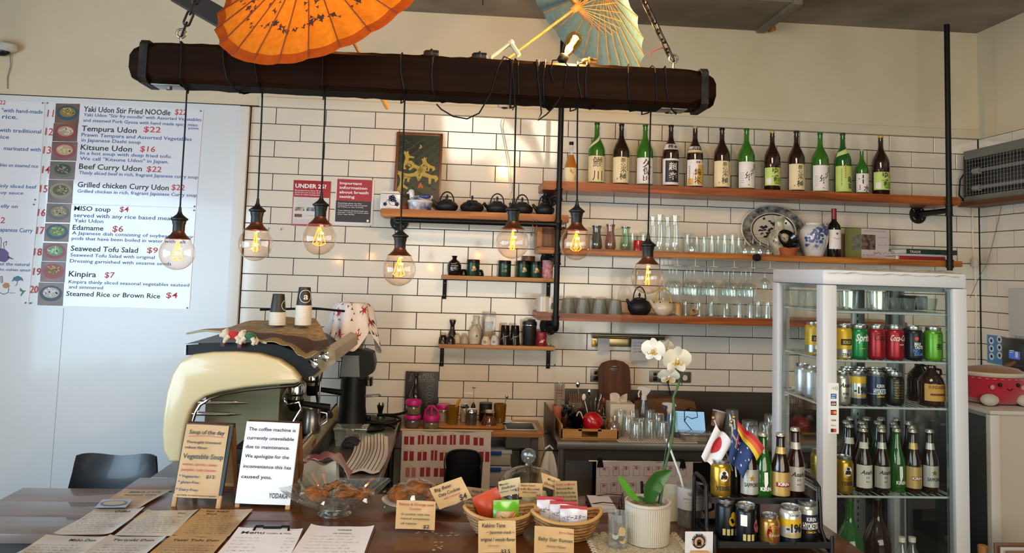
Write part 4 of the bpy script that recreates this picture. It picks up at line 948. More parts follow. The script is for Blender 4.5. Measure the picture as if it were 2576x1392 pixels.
for fx,fz,s,a,fl_ in ((.22,.62,.10,1.2,1),(.45,.52,.11,-.6,1),(.72,.56,.09,.5,-1),(.36,.40,.11,.1,1),(.72,.40,.12,.25,-1),(.14,.30,.12,1.3,1)):
    cx,cz=fw+iw*fx,.05+(H2-.07)*fz;ig.poly([(cx+s*fl_*(u*math.cos(a)-v*math.sin(a)),cz+s*(u*math.sin(a)+v*math.cos(a))) for u,v in fox])
ig.disc(fw+iw*.52,H2*.82,.012);ob('fox_print',ig,mat('#a98f3a',.5),t)
io=Ink((0,.004,0),lift=.0011);io.disc(fw+iw*.48,H2*.825,.011);ob('moon_shade',io,mat('#11160f',.5),t)
io=Ink((0,.004,0),lift=.001);io.poly([(fw+iw*.5,.14),(fw+iw*.58,.15),(fw+iw*.66,.14),(fw+iw*.62,.165),(fw+iw*.57,.18),(fw+iw*.53,.165)]);ob('flame_print',io,mat('#a8501e',.5),t)
# small hooks on the tiles
for px,py in ((676,574),(708,575),(800,1000)):
    if px < 750: a=AY(px,py,YW-.004);single('wall_hook','tiny wall hook under the notices, '+('nearer the tile edge' if px < 690 else 'nearer the red notice'),'hook',M().tube([(0,.003,0),(0,-.008,0),(.002,-.012,-.006),(.002,-.008,-.012)],.002,6),STEEL,(a.x,YW-.004,a.z))
# ================================================================== things on the shelves
YS=YW-.135
def px2m(px,Y): return px*Y/F*1.01
GREEN=glass('#4f9c2c',.07,.55,.03,1,.38);GREEN2=glass('#2f7a34',.07,.55,.03,1,.45)
BROWN=mat('#241007',.08,coat=.6,spec=.6);AMBER=glass('#d88f2e',.06,.5,.03,1,.5);CLEAR=glass('#fafdfb',.09,.8,.02,1,.045)
LCREAM=mat('#e2d2a4',.6);LWHITE=mat('#e4ddd8',.55);LLIME=mat('#bcd070',.55)
def patch(r,z0,z1,half=78,n=18): return M().lathe([(r,z0),(r,z1)],n,a0=R(-90-half),a1=R(-90+half))
def sake_profile(H,r):
    rn=r*.30;q=[(0,0),(r*.94,0),(r,H*.012),(r,H*.54)]
    for i in range(1,9): k=i/8;q.append((rn+(r-rn)*(math.cos(k*math.pi)*.5+.5)**.82,H*(.54+.27*k)))
    return q+[(rn*.95,H*.90),(rn*1.06,H*.905),(rn*1.06,H*.92),(rn*.95,H*.925),(rn*.95,H*.975)]
def sake(label,px,ptop,pbase,wpx,gm,lab,ink,inkm,capc='#1a1512',band=None,extra=None,shelfz=None,lz=(.045,.455),half=80):
    a=AY(px,pbase,YS);b=AY(px,ptop,YS);H=b.z-a.z;r=px2m(wpx,YS)/2;z=ZS1
    t=thing('sake_bottle',label,'bottle',(a.x,YS,z),0,'bottles on the top shelf')
    ob('glass_body',M().lathe(sake_profile(H,r),28),gm,t)
    ob('cap',M().lathe([(0,H),(r*.30,H),(r*.33,H*.99),(r*.33,H*.965),(r*.29,H*.962)],18),mat(capc,.4,.3),t)
    if lab: ob('paper_label',patch(r+.0008,H*lz[0],H*lz[1],half),lab,t)
    if ink:
        i=Ink((0,0,0),lift=.0016,bend=r);ink(i,H,r);ob('lettering',i,inkm,t)
    if extra: extra(t,H,r)
    return t
def ik_vert(s,x=.0,h=.034,top=.40,bold=.03):
    def f(i,H,r): i.vert(s,r*x,H*top-h*.7,h,bold,1.12)
    return f
def side_print(t,H,r,c='#a8352c',x=-.6,z=.1,n=5):
    i=Ink((0,0,0),lift=.0014,bend=r)
    for k in range(n): i.rect(r*x-.004,r*x+.004,H*z+k*.011,H*z+k*.011+.007)
    ob('seal_print',i,mat(c,.6),t)
def rebel(a0,a1,h,c):    # diagonal band near the shoulder
    def f(t,H,r):
        m=M();n=14;pf=sake_profile(H,r)
        def rad(z):
            for (r0,z0),(r1,z1) in zip(pf,pf[1:]):
                if z0 <= z <= z1 and z1 > z0: return r0+(r1-r0)*(z-z0)/(z1-z0)
            return r
        vs=[]
        for k in range(n+1):
            th=R(-170+160*k/n);zc=H*(a0+(a1-a0)*k/n)
            for z in (zc,zc+h*H): q=rad(z)+.0012;vs.append((q*math.cos(th),q*math.sin(th),z))
        m.add(vs,[(2*k,2*k+2,2*k+3,2*k+1) for k in range(n)]);ob('neck_label',m,mat(c,.55),t)
    return f
def both(*fs):
    def f(t,H,r): [g(t,H,r) for g in fs]
    return f
def plum(t,H,r):
    i=Ink((0,0,0),lift=.0014,bend=r);i.disc(-.004,H*.30,.008);i.disc(.006,H*.26,.006);ob('plum_print',i,mat('#c98a5a',.6),t)
    i=Ink((0,0,0),lift=.0016,bend=r);i.line([(-.015,H*.4),(-.006,H*.34),(.002,H*.32)],.003);i.rect(.02,.026,H*.08,H*.2);ob('leaf_print',i,mat('#8d9a6a',.6),t)
def black_label(t,H,r):
    ob('inner_label',patch(r+.0012,H*.085,H*.425,52),mat('#191516',.5),t);i=Ink((0,0,0),lift=.0022,bend=r);i.vert('超辛',.002,H*.28,.058,.035,1.0);ob('lettering',i,LWHITE,t)
def yellow_label(t,H,r):
    i=Ink((0,0,0),lift=.0011,bend=r);i.rect(-r*1.2,-r*.5,H*.06,H*.16);i.rect(-r*.5,r*.1,H*.06,H*.26);i.rect(r*.1,r*1.3,H*.06,H*.38);ob('gold_print',i,mat('#d0a02e',.45),t)
    i=Ink((0,0,0),lift=.002,bend=r);i.vert('純米',.004,H*.22,.05,.03,1.0);i.t('清麗',-.01,H*.40,.014,None,.01);ob('lettering',i,INK,t)
    i=Ink((0,0,0),lift=.0014,bend=r);i.ring(r*.75,H*.42,.006,.003);ob('crest_print',i,mat('#b0462a',.5),t);side_print(t,H,r,'#8a7a4a',-.95,.14,8)
def yuzu_label(t,H,r):
    i=Ink((0,0,0),lift=.0012,bend=r);i.disc(r*.62,H*.33,.016);i.disc(r*.95,H*.31,.015);ob('fruit_print',i,mat('#c8902c',.5),t)
    i=Ink((0,0,0),lift=.0012,bend=r);i.rect(-r*.2,r*1.25,H*.16,H*.23);i.rect(-r*.1,r*.9,H*.12,H*.155);ob('leaf_print',i,mat('#7f9a2c',.5),t)
    i=Ink((0,0,0),lift=.0014,bend=r);i.rect(-r*1.1,-r*.5,H*.12,H*.22);ob('panel_print',i,LWHITE,t)
    i=Ink((0,0,0),lift=.002,bend=r);i.vert('ゆず',.0,H*.30,.05,.02,.95);ob('lettering',i,INK,t)
def year_label(t,H,r):
    i=Ink((0,0,0),lift=.0016,bend=r);i.t('年',-.004,H*.17,.052,.042,.035,'c');i.t('少',.022,H*.26,.035,.03,.03,'c');i.t('美',.04,H*.34,.036,.03,.03,'c');i.vert('純米酒',.05,H*.16,.014,.01);ob('lettering',i,INK,t);side_print(t,H,r,'#b06a60',-.05,.08,1)
    i=Ink((0,0,0),lift=.0013,bend=r)
    for k in range(6): i.rect(-r*1.1,-r*.6,H*.12+k*.012,H*.12+k*.012+.004)
    ob('fine_print',i,mat('#b0a8a4',.6),t)
def carp(i,H,r): i.t('鯉',0,H*.29,.062,.058,.0,'c');i.t('川',0,H*.08,.062,.06,.0,'c')
def kubota(i,H,r): i.t('久',.004,H*.31,.05,.055,.035,'c');i.t('保',.002,H*.195,.045,.05,.03,'c');i.t('田',.0,H*.095,.035,.042,.03,'c')
def cream_txt(i,H,r): i.t('酔',.004,H*.375,.026,.026,.02,'c');i.t('心',.002,H*.315,.022,.026,.02,'c');i.t('米',.006,H*.215,.038,.038,.025,'c');i.t('極',.004,H*.10,.042,.042,.025,'c')
def cream_x(t,H,r): side_print(t,H,r,'#a8553c',-.62,.10,1);side_print(t,H,r,'#8a6a4a',.66,.24,8)
# small plum liqueur, then the tall bottles
a=AY(1435,457,YS);H=AY(1435,350,YS).z-a.z;r=px2m(32,YS)/2;t=thing('liqueur_bottle','small amber plum liqueur bottle with black cap beside the pipe','bottle',(a.x,YS,ZS1),0,'bottles on the top shelf')
pf=[(0,0),(r*.95,0),(r,H*.02),(r,H*.38),(r*.82,H*.5),(r*.5,H*.64),(r*.34,H*.74),(r*.32,H*.94)]
ob('glass_body',M().lathe(pf[:6]+[(r*.42,H*.69)],24),AMBER,t);ob('glass_neck',M().lathe([(r*.43,H*.69),(r*.34,H*.75),(r*.32,H*.94)],20),CLEAR,t);ob('cap',M().lathe([(r*.34,H*.93),(r*.36,H*.935),(r*.36,H),(0,H)],18),BLK,t);ob('paper_label',patch(r+.0008,H*.02,H*.38,85),LCREAM,t);plum(t,H,r)
sake('tall green sake bottle with slanted neck band and 鯉川 label',1499,300,458,42,GREEN,LCREAM,carp,INK,'#2a4a1a',extra=rebel(.56,.80,.055,'#e0d6b8'))
sake('tall brown sake bottle with cream label, between two green bottles',1561,303,460,42,BROWN,LCREAM,cream_txt,INK,extra=cream_x)
sake('tall green sake bottle with white 久保田 label',1621,305,463,42,GREEN,LWHITE,kubota,INK,'#2a5a1c')
def cdk(t,H,r):
    black_label(t,H,r);rebel(.60,.60,.09,'#ddd6d0')(t,H,r);i=Ink((0,0,0),lift=.0045,bend=r*.84);i.t('極',-.012,H*.615,.028,None,.03,'c');i.t('辛',.016,H*.615,.02,None,.03,'c');ob('lettering',i,INK,t)
sake('brown sake bottle with black label framed in white',1686,308,467,42,BROWN,LWHITE,None,INK,'#1a1512',extra=cdk)
def cyl(t,H,r):
    yellow_label(t,H,r);rebel(.58,.58,.09,'#d8cfc0')(t,H,r);i=Ink((0,0,0),lift=.0045,bend=r*.86);i.t('純米酒',0,H*.615,.022,.05,.02,'c');ob('lettering',i,INK,t);rebel(.565,.565,.018,'#c89a3a')(t,H,r)
sake('brown sake bottle with white and golden yellow label',1747,311,469,42,BROWN,LWHITE,None,INK,'#b8a890',extra=cyl)
sake('brown sake bottle with cream label right of the yellow-label one',1815,314,471,42,BROWN,LCREAM,cream_txt,INK,extra=cream_x)
sake('green sake bottle with white label, left of the first yuzu bottle',1877,316,474,42,GREEN,LWHITE,None,INK,'#2f6a20',extra=year_label)
sake('brown yuzu bottle with lime label and flat yellow cap',1942,321,475,41,BROWN,LLIME,None,INK,'#d8b23a',extra=yuzu_label,lz=(.10,.39))
sake('brown sake bottle with cream label right of a yuzu bottle',2003,321,478,42,BROWN,LCREAM,cream_txt,INK,'#2a2022',extra=cream_x)
sake('green sake bottle with white label beside the lime-label bottle',2063,325,480,42,GREEN,LWHITE,None,INK,'#2f6a20',extra=year_label)
def kame(t,H,r):
    rebel(.60,.70,.075,'#c8d88a')(t,H,r);i=Ink((0,0,0),lift=.0018,bend=r);i.t('亀',.022,H*.20,.036,.034,.03,'c');i.t('姫',.026,H*.10,.036,.034,.03,'c');ob('lettering',i,INK,t);side_print(t,H,r,'#c07a30',-.15,.26,8);side_print(t,H,r,'#7a9a4a',-.6,.14,10)
sake('green sake bottle with plain lime green label and neck tag',2120,327,483,42,GREEN2,LLIME,None,INK,'#1f4a22',extra=kame)
def ten(t,H,r):
    i=Ink((0,0,0),lift=.0018,bend=r);i.t('十',-.012,H*.27,.052,.05,.06,'c');i.t('水',.012,H*.09,.042,.042,.025,'c');ob('lettering',i,INK,t);side_print(t,H,r,'#a03a34',-.75,.12,3)
sake('short green sake bottle with white 十水 label and silver cap',2168,369,485,33,GREEN,LWHITE,None,INK,'#a8a294',extra=ten,lz=(.07,.47))
sake('brown yuzu bottle with tall yellow cap at the row end',2216,334,487,43,BROWN,LLIME,None,INK,'#d8b23a',extra=yuzu_label,lz=(.10,.39))
# --- kettle shelf
CI=mat('#17181a',.55,.25,bump=.25,bscale=220)
def kettle(label,px,pbase,rz,wpx=56,plain=True,handle=True,m=CI,name='cast_iron_kettle',Y=YW-.12,z=ZSK,hh=.068):
    a=AY(px,pbase,Y);r=px2m(wpx,Y)/2;t=thing(name,label,'kettle',(a.x,Y,z),rz,None)
    ob('body',M().lathe([(0,0),(r*.62,0),(r*.72,.004),(r*.93,hh*.28),(r,hh*.5),(r*.94,hh*.68),(r*.66,hh*.92),(r*.5,hh*.97),(r*.48,hh),(0,hh)],30),m,t)
    l=ob('lid',M().lathe([(r*.46,hh-.001),(r*.44,hh+.006),(r*.2,hh+.010),(0,hh+.011)],22),m,t);ob('finial',M().lathe([(.005,hh+.008),(.0035,hh+.014),(.008,hh+.022),(.006,hh+.034),(0,hh+.040)],12),m,l)
    ob('spout',M().tube([(-r*.82,0,hh*.55),(-r*1.12,0,hh*.78),(-r*1.22,0,hh*1.0)],[.014,.010,.007],10),m,t)
    if handle: ob('handle',M().tube([(r*.62*math.cos(k),0,hh*.78+(hh*1.02)*math.sin(k)**.8) for k in [math.pi*i/14 for i in range(15)]],.0042,8),m,t)
    return t
kettle('black iron kettle next to the blue and white duck dish',1124,529,R(15));k2=kettle('black iron kettle with its handle folded down',1187,531,R(75),60,handle=False)
ob('handle',M().tube([(.02*math.cos(k)*1.6,-.07-.012*math.sin(k),.05) for k in [i*.5 for i in range(7)]],.004,8),CI,k2)
kettle('black iron kettle with upright handle, middle of five',1250,533,R(-20),56);kettle('black iron kettle behind the pendant lamp',1313,536,R(20),56);kettle('small black iron kettle behind the pipe upright',1370,538,R(5),50)
BW=mat('#d2d0cc',.2,coat=.4);BLU=mat('#2a3a66',.35);BLUP=mat('#d0cfca',.2,coat=.4,noise=('#3d4c78',26,(1,1,1)))
a=AY(983,523,YW-.12);t=thing('ginger_jar','square white lidded jar with blue flowers beside the picture','jar',(a.x,YW-.12,ZSK));w2=px2m(48,YW-.12)/2;h=px2m(38,YW-.12)
ob('box_body',M().box(-w2,w2,-w2,w2,0,h,.004),BW,t);ob('lid',M().prism([(-w2-.002,h+.002),(w2+.002,h+.002),(w2*.75,h+.016),(-w2*.75,h+.016)],-w2-.002,w2+.002,'y'),BW,t);ob('knob',M().lathe([(.012,h+.015),(.008,h+.022),(.015,h+.032),(0,h+.038)],14),BW,t)
i=Ink((0,-w2,0));q=random.Random(2)
for cx,cz,s in ((.01,.065,.022),(-.03,.03,.012),(.04,.032,.014),(.03,.05,.009)):
    for k in range(5): i.disc(cx+s*.55*math.cos(k*1.26),cz+s*.55*math.sin(k*1.26),s*.5,0,10)
i.line([(-.03,.03),(-.015,.06),(0,.03),(.015,.022),(.04,.03)],.0025);ob('flower_print',i,BLU,t)
a=AY(1056,525,YW-.13);t=thing('duck_tureen','blue and white porcelain duck lidded dish on the kettle shelf','dish',(a.x,YW-.13,ZSK)); 
ob('bowl',M().lathe([(0,0),(.062,0),(.066,.006),(.07,.03),(.074,.05),(0,.05)],28,sx=1,sy=.7),BLUP,t);ob('rim',M().lathe([(.074,.05),(.077,.054),(.074,.062),(.07,.062)],28,sx=1,sy=.7),BW,t)
ob('duck_back',M().lathe([(.07,.06),(.06,.078),(.035,.092),(0,.095)],26,sx=1,sy=.68),BLUP,t);ob('duck_head',M().tube([(-.045,0,.07),(-.05,0,.09),(-.052,0,.105)],[.02,.016,.018],12).ball((-.054,0,.112),.019,14,10).tube([(-.068,0,.108),(-.082,0,.104)],[.008,.004],8),BW,t)
ob('wing',M().ball((.03,-.035,.085),.03,14,8,1.2,.5,.5),mat('#33457a',.3),t);ob('tail',M().tube([(.05,0,.075),(.075,0,.09)],[.02,.008],10),BW,t)
# S hooks on the pipe rail, wooden block
for k,px in enumerate((1341,1351)):
    a=AY(px,560,YP+.02);single('s_hook',('first' if k == 0 else 'second')+' steel S hook on the pipe rail, counted from the wall flange','hook',M().tube([(.008,0,-.012),(.006,-.012,.012),(0,-.02,.018),(-.003,-.026,0),(-.006,-.026,-.05),(-.01,-.034,-.075),(-.014,-.05,-.07),(-.016,-.052,-.06)],.0028,7),CHROME,(a.x,YP+.022,zk+.004))
a=AY(1378,620,YW-.15);t=thing('wooden_block','rough wooden block stand under the kettle shelf end','wood block',(a.x,YW-.15,ZS2))
EG=wood('#5a3a20','#8a5a30',2,.5)
ob('block',M().box(-.06,.075,-.06,.1,0,.128,.003),EG,t);ob('side_slab',M().box(-.075,-.045,-.085,.1,0,.135,.002),wood('#8a5626','#a8703a',1,.5),t)
a=AY(1418,600,YW-.13);t=thing('wooden_spoon','carved wooden spoon standing behind the pipe upright','spoon',(a.x+.0,YW-.12,ZS2));ob('blade',M().lathe([(0,.05),(.018,.06),(.026,.09),(.02,.125),(0,.135)],14,sx=1,sy=.35),EG,t);ob('stem',M().tube([(0,0,0),(0,0,.06)],.007,8),EG,t)
# --- glass shelf
def carafe(label,px,ptop,wpx,m,Y=YW-.12,lip=None):
    a=AY(px,628,Y);b=AY(px,ptop,Y);H=b.z-ZS2;r=px2m(wpx,Y)/2
    t=thing('carafe',label,'carafe',(a.x,Y,ZS2),0,'carafes on the glass shelf')
    ob('vessel',M().lathe([(0,.004),(r*.8,.003),(r,H*.12),(r*.98,H*.3),(r*.72,H*.66),(r*.70,H*.84),(r*.82,H*.95),(r*.84,H)],24),m,t);ob('lip',M().lathe([(r*.84,H-.008),(r*.86,H-.004),(r*.86,H),(r*.80,H),(r*.80,H-.008)],22),lip or m,t);return t
carafe('smoky grey glass carafe beside the pipe',1500,568,28,glass('#8a8a80',.1,.7,.03,1,.25));carafe('rose tinted glass carafe',1535,565,27,glass('#c09a8c',.1,.7,.03,1,.2));carafe('pale green glass carafe with green lip',1573,571,27,glass('#cfe0c8',.08,.8,.02,1,.08),lip=glass('#5d8a5a',.1,.5,.03,1,.4))
carafe('tall clear carafe in front, nearer the red cups',1659,541,30,CLEAR,YW-.17);carafe('tall clear carafe in front, nearer the stemmed glasses',1698,543,30,CLEAR,YW-.17);carafe('tall clear carafe standing behind, nearer the red cups',1642,546,28,CLEAR,YW-.07);carafe('tall clear carafe standing behind, nearer the stemmed glasses',1679,547,28,CLEAR,YW-.07)
_gc={}
def tumbler(label,px,Y,z,wpx,hm,m=CLEAR,taper=.88,inv=True,grp='glasses',name='tumbler',py=640):
    a=AY(px,py,Y);r=round(px2m(wpx,Y)/2,3);k=(r,hm,taper,m.name)
    if k not in _gc: _gc[k]=M().lathe([(r,0),(r*.985,0),(r*taper*.96,hm-.008),(0,hm-.01),(0,hm),(r*taper*.95,hm),(r*taper,hm-.004),(r,0)] if inv else [(0,.008),(r*taper*.94,.008),(r*.97,hm),(r,hm),(r*taper,.003),(r*taper*.9,0),(0,0)],20).mesh('tumbler',m)
    o=tag(ob(name,_gc[k],None,None,(a.x,Y,z)),label,'glass',grp);return o
RG=mat('#a01018',.15,coat=.5)
for k,(px,Y) in enumerate(((1605,YW-.2),(1625,YW-.16))): tumbler('red lacquered cup, '+('in front on the glass shelf' if k == 0 else 'half hidden by the lamp on the glass shelf'),px,Y,ZS2,25,.062,RG,.97,True,'red cups','red_cup')
for k,(px,w_,h_) in enumerate(((1590,24,.115),(1617,28,.12))): tumbler('cut glass tumbler behind the red cups, '+('nearer the green carafe' if k == 0 else 'nearer the tall carafes'),px,YW-.06,ZS2,w_,h_,CLEAR,.9,True,'glasses behind the red cups')
def wineglass(label,px,Y,z,H,wpx,inv,name='wine_glass',grp='wine glasses',py=640):
    a=AY(px,py,Y);r=round(px2m(wpx,Y)/2,3);k=('w',r,H,inv)
    if k not in _gc:
        pf=[(r*.82,0),(r*.8,.002),(.006,.008),(.0036,.014),(.0036,H*.46),(.008,H*.5),(r*.8,H*.6),(r,H*.72),(r*.86,H),(r*.83,H),(r*.96,H*.72),(r*.76,H*.61),(0,H*.53)]
        if inv: pf=[(p,H-z_) for p,z_ in pf][::-1]
        _gc[k]=M().lathe(pf,20).mesh('wine_glass',CLEAR)
    return tag(ob(name,_gc[k],None,None,(a.x,Y,z)),label,'wine glass',grp)
for n,(px,w_,h_,Y) in enumerate(((1728,26,.125,.07),(1752,22,.105,.08),(1770,22,.10,.2),(1790,24,.11,.2),(1806,24,.115,.09),(1822,26,.12,.2),(1842,27,.125,.2),(1858,24,.11,.1))):
    tumbler('upturned clear tumbler on the glass shelf, number %s from the carafes' % ('one two three four five six seven eight'.split()[n]),px,YW-Y,ZS2,w_,h_,CLEAR,.86,True,'tumblers on the glass shelf')
for n,(px,h_,Y,w_) in enumerate(((1740,.115,.2,26),(1874,.105,.22,26),(1894,.125,.2,30),(1912,.105,.23,26),(1932,.10,.2,22))):
    wineglass('stemmed glass upside down on the glass shelf, '+('beside the carafes','before the tumblers end','in front of the platter, tallest','in front of the platter middle','nearest the black bowl')[n],px,YW-Y,ZS2,h_,w_,True,'stemmed_glass','stemmed glasses on the glass shelf')
# platter leaning on the tiles
a=AY(1942,578,YW-.03);rx=px2m(86,YW-.03);rz_=px2m(66,YW-.03)
t=thing('oval_platter','large oval blue and white willow platter leaning on the tiles','platter',(a.x,YW-.045,ZS2+rz_*.98));t.rotation_euler=(R(-9),0,0)
mk=lambda pf: M().lathe([(p,z) for p,z in pf],40,sx=1,sy=rz_/rx).xf(Matrix.Rotation(R(90),4,'X'))
PLT=mat('#c6bfae',.2,coat=.4)
ob('plate_body',mk([(0,.0),(rx*.6,0),(rx*.66,.008),(rx*.98,.016),(rx,.014),(rx*.98,.010),(rx*.6,-.006),(0,-.006)]),PLT,t)
ob('rim_pattern',mk([(rx*.70,.0098),(rx*.965,.0165)]),mat('#23272e',.3,noise=('#8d8c84',34,(1,1,1))),t);ob('rim_ring',mk([(rx*.62,.0035),(rx*.665,.0098)]),mat('#2a3040',.3),t)
i=Ink((0,-.0012,0));q=random.Random(8)
for k in range(60):
    x,z=q.gauss(0,rx*.27),q.gauss(0,rz_*.27)
    if (x/rx)**2+(z/rz_)**2 < .3: i.poly([(x+q.uniform(.004,.016)*math.cos(a_),z+q.uniform(.003,.012)*math.sin(a_)) for a_ in (0,1,2,3,4,5)])
ob('willow_print',i,mat('#25272c',.4),t)['kind']='stuff'
a=AY(1965,640,YW-.155);H=AY(1965,545,YW-.155).z-ZS2;t=thing('floral_vase','slim porcelain vase with small flowers before the platter','vase',(a.x-.012,YW-.155,ZS2));s_=H
ob('vessel',M().lathe([(0,0),(.035,0),(.045,s_*.08),(.066,s_*.38),(.063,s_*.52),(.03,s_*.70),(.026,s_*.82),(.036,s_*.95),(.04,s_),(.036,s_)],28),mat('#cfc8b4',.22,coat=.4,noise=('#8a8a68',22,(1,1,1))),t)
i=Ink((0,0,0),lift=.006,bend=.062);q=random.Random(6)
for k in range(26): i.disc(q.uniform(-.06,.06),s_*q.uniform(.28,.5),q.uniform(.002,.005),0,7)
ob('flower_print',i,mat('#8a4a3a',.5),t)['kind']='stuff'
a=AY(1983,646,YW-.22);tc_=thing('terracotta_pot','low terracotta pot carrying the black bowl','pot',(a.x,YW-.22,ZS2));ob('vessel',M().lathe([(0,0),(.045,0),(.052,.03),(.055,.034),(.055,.048),(.048,.048),(.045,.01),(0,.01)],26),mat('#a8552c',.7),tc_)
b_=thing('black_bowl','glossy black bowl tipped up on the terracotta pot','bowl',(a.x-.016,YW-.235,ZS2+.094));b_.rotation_euler=(R(62),R(18),0);ob('vessel',M().lathe([(0,-.03),(.03,-.03),(.05,-.012),(.066,.014),(.062,.014),(.045,-.01),(0,-.022)],26),mat('#0d0c0c',.15,coat=.6),b_)
ob('face_print',Ink((-.02,.01,-.018),(1,0,0),(0,1,0),.001).disc(0,0,.004).disc(.03,0,.004),mat('#8a4a2a',.5),b_)
a=AY(2047,647,YW-.15);H=AY(2047,562,YW-.15).z-ZS2;r=px2m(72,YW-.15)/2;t=thing('blue_jar','round white jar with blue blossom painting beside the wine','jar',(a.x,YW-.15,ZS2))
ob('vessel',M().lathe([(0,0),(r*.62,0),(r*.66,H*.03),(r*.95,H*.42),(r,H*.6),(r*.94,H*.78),(r*.66,H*.93),(r*.56,H*.95),(r*.58,H),(r*.5,H)],30),BW,t)
i=Ink((0,0,0),lift=.004,bend=r*.97);q=random.Random(12)
for k in range(70):
    x=q.gauss(0,r*.5);z=H*(.62+q.gauss(0,.13)+.15*x/r);i.disc(x,z,q.uniform(.003,.011),0,8)
for k in range(4): i.line([(r*(-.4+k*.25)+.01*math.sin(j),H*(.5-j*.06)) for j in range(6)],.002)
ob('blossom_print',i,mat('#324a86',.35),t)['kind']='stuff'
a=AY(2098,648,YW-.17);H=AY(2098,525,YW-.17).z-ZS2;r=px2m(34,YW-.17)/2;t=thing('wine_bottle','dark red wine bottle with red capsule and white label','bottle',(a.x,YW-.17,ZS2))
ob('glass_body',M().lathe([(0,0),(r*.96,0),(r,.004),(r,H*.58),(r*.9,H*.65),(r*.42,H*.74),(r*.36,H*.8)],26),mat('#0d100d',.08,coat=.6),t);ob('capsule',M().lathe([(r*.38,H*.78),(r*.38,H*.98),(r*.36,H),(0,H)],18),mat('#7a141c',.35),t);ob('paper_label',patch(r+.0008,H*.17,H*.56,70),LWHITE,t)
i=Ink((0,0,0),lift=.0016,bend=r);i.disc(0,H*.48,.007);i.scribble(-.025,.025,H*.36,.012,5);ob('label_print',i,mat('#8a4a3c',.6),t)
# signed photo card, books, box
a=AY(2126,650,YW-.12);z0=ZS2;H=AY(2130,574,YW-.12).z-z0;x1_=AY(2166,650,YW-.14).x;x2_=AY(2236,652,YW-.1).x
t=thing('photo_card','signed card with group photo and green flap on the shelf','card',(0,0,0))
def leaf(xa,ya,xb,yb,m,name): ob(name,M().add([(xa,ya,z0),(xb,yb,z0),(xb,yb,z0+H),(xa,ya,z0+H),(xa,ya+.004,z0),(xb,yb+.004,z0),(xb,yb+.004,z0+H),(xa,ya+.004,z0+H)],[(0,1,2,3),(7,6,5,4),(0,4,5,1),(2,6,7,3),(1,5,6,2),(0,3,7,4)]),m,t)
leaf(a.x,YW-.12,x1_,YW-.145,mat('#6c7030',.7),'green_flap');leaf(x1_,YW-.145,x2_,YW-.10,mat('#cdbfc0',.6),'white_leaf')
dx=Vector((x2_-x1_,.045,0)).normalized();L=x2_-x1_;i=Ink((x1_,YW-.145,z0),dx,(0,0,1));i.rect(-.0,L*.52,H*.30,H*.80);ob('photo_print',i,mat('#2a2220',.4,noise=('#8a6a60',40,(1,1,1))),t)
dx2=Vector((x1_-a.x,-.025,0)).normalized();i=Ink((a.x,YW-.12,z0),dx2);L2=(x1_-a.x);i.rect(L2*.45,L2*.98,H*.28,H*.80);ob('photo_print',i,mat('#2a2a26',.4,noise=('#5a5a50',40,(1,1,1))),t)
i=Ink((x1_,YW-.145,z0),dx);i.scribble(L*.45,L*.95,H*.16,.016,2,.0022);i.scribble(L*.05,L*.5,H*.1,.009,3);i.scribble(L*.6,L*.95,H*.7,.009,4);i.scribble(L*.1,L*.9,H*.9,.009,7);i.scribble(L*.62,L*.95,H*.45,.009,8);ob('signature_print',i,mat('#55484c',.6),t)
a=AY(2120,640,YW-.05);single('brown_box','pinkish brown box standing behind the wine bottle','box',M().box(-.03,.05,-.02,.02,0,.155,.002),mat('#8a665a',.6),(a.x,YW-.05,ZS2))
def book(label,xa,xb,z,th,m,y0=YW-.25,d=.2,rz=0,pages=True,txt=None):
    t=thing('book',label,'book',(xa,y0,z),rz,'books at the shelf end');L=xb-xa
    ob('cover',M().box(0,L,0,d,0,.0022).box(0,L,0,d,th-.0022,th).box(0,L,-.002,.001,0,th,.0008),m,t);ob('pages',M().box(.003,L-.003,.001,d-.003,.0022,th-.0022),mat('#d8d2c4',.8),t)
    if txt: ob('lettering',Ink((0,-.002,0)).t(*txt),mat('#d8d4c8',.6),t)
xA=AY(2258,652,YW-.25).x
book('red book at the bottom of the pile by the pipe',AY(2262,652,YW-.25).x,AY(2378,655,YW-.25).x,ZS2,.022,mat('#8c1220',.45))
book('thin white book in the middle of the pile',AY(2265,645,YW-.25).x,AY(2376,648,YW-.25).x,ZS2+.0225,.013,mat('#b0acae',.5))
book('thick dark green book on top of the pile',AY(2280,635,YW-.25).x,AY(2408,640,YW-.25).x,ZS2+.036,.03,mat('#0f2a20',.4),txt=('TRADE',.02,.006,.014,.07,.01))
book('grey paperback leaning behind the green book',AY(2240,640,YW-.12).x,AY(2275,640,YW-.12).x,ZS2+.001,.05,mat('#9a9890',.6),YW-.12,.1)
a=AY(2252,652,YW-.2);single('salt_pot','tiny white pot standing before the books','pot',M().lathe([(0,0),(.012,0),(.012,.008),(.007,.011),(.007,.02),(.004,.024),(0,.024)],14),BW,(a.x,YW-.22,ZS2))
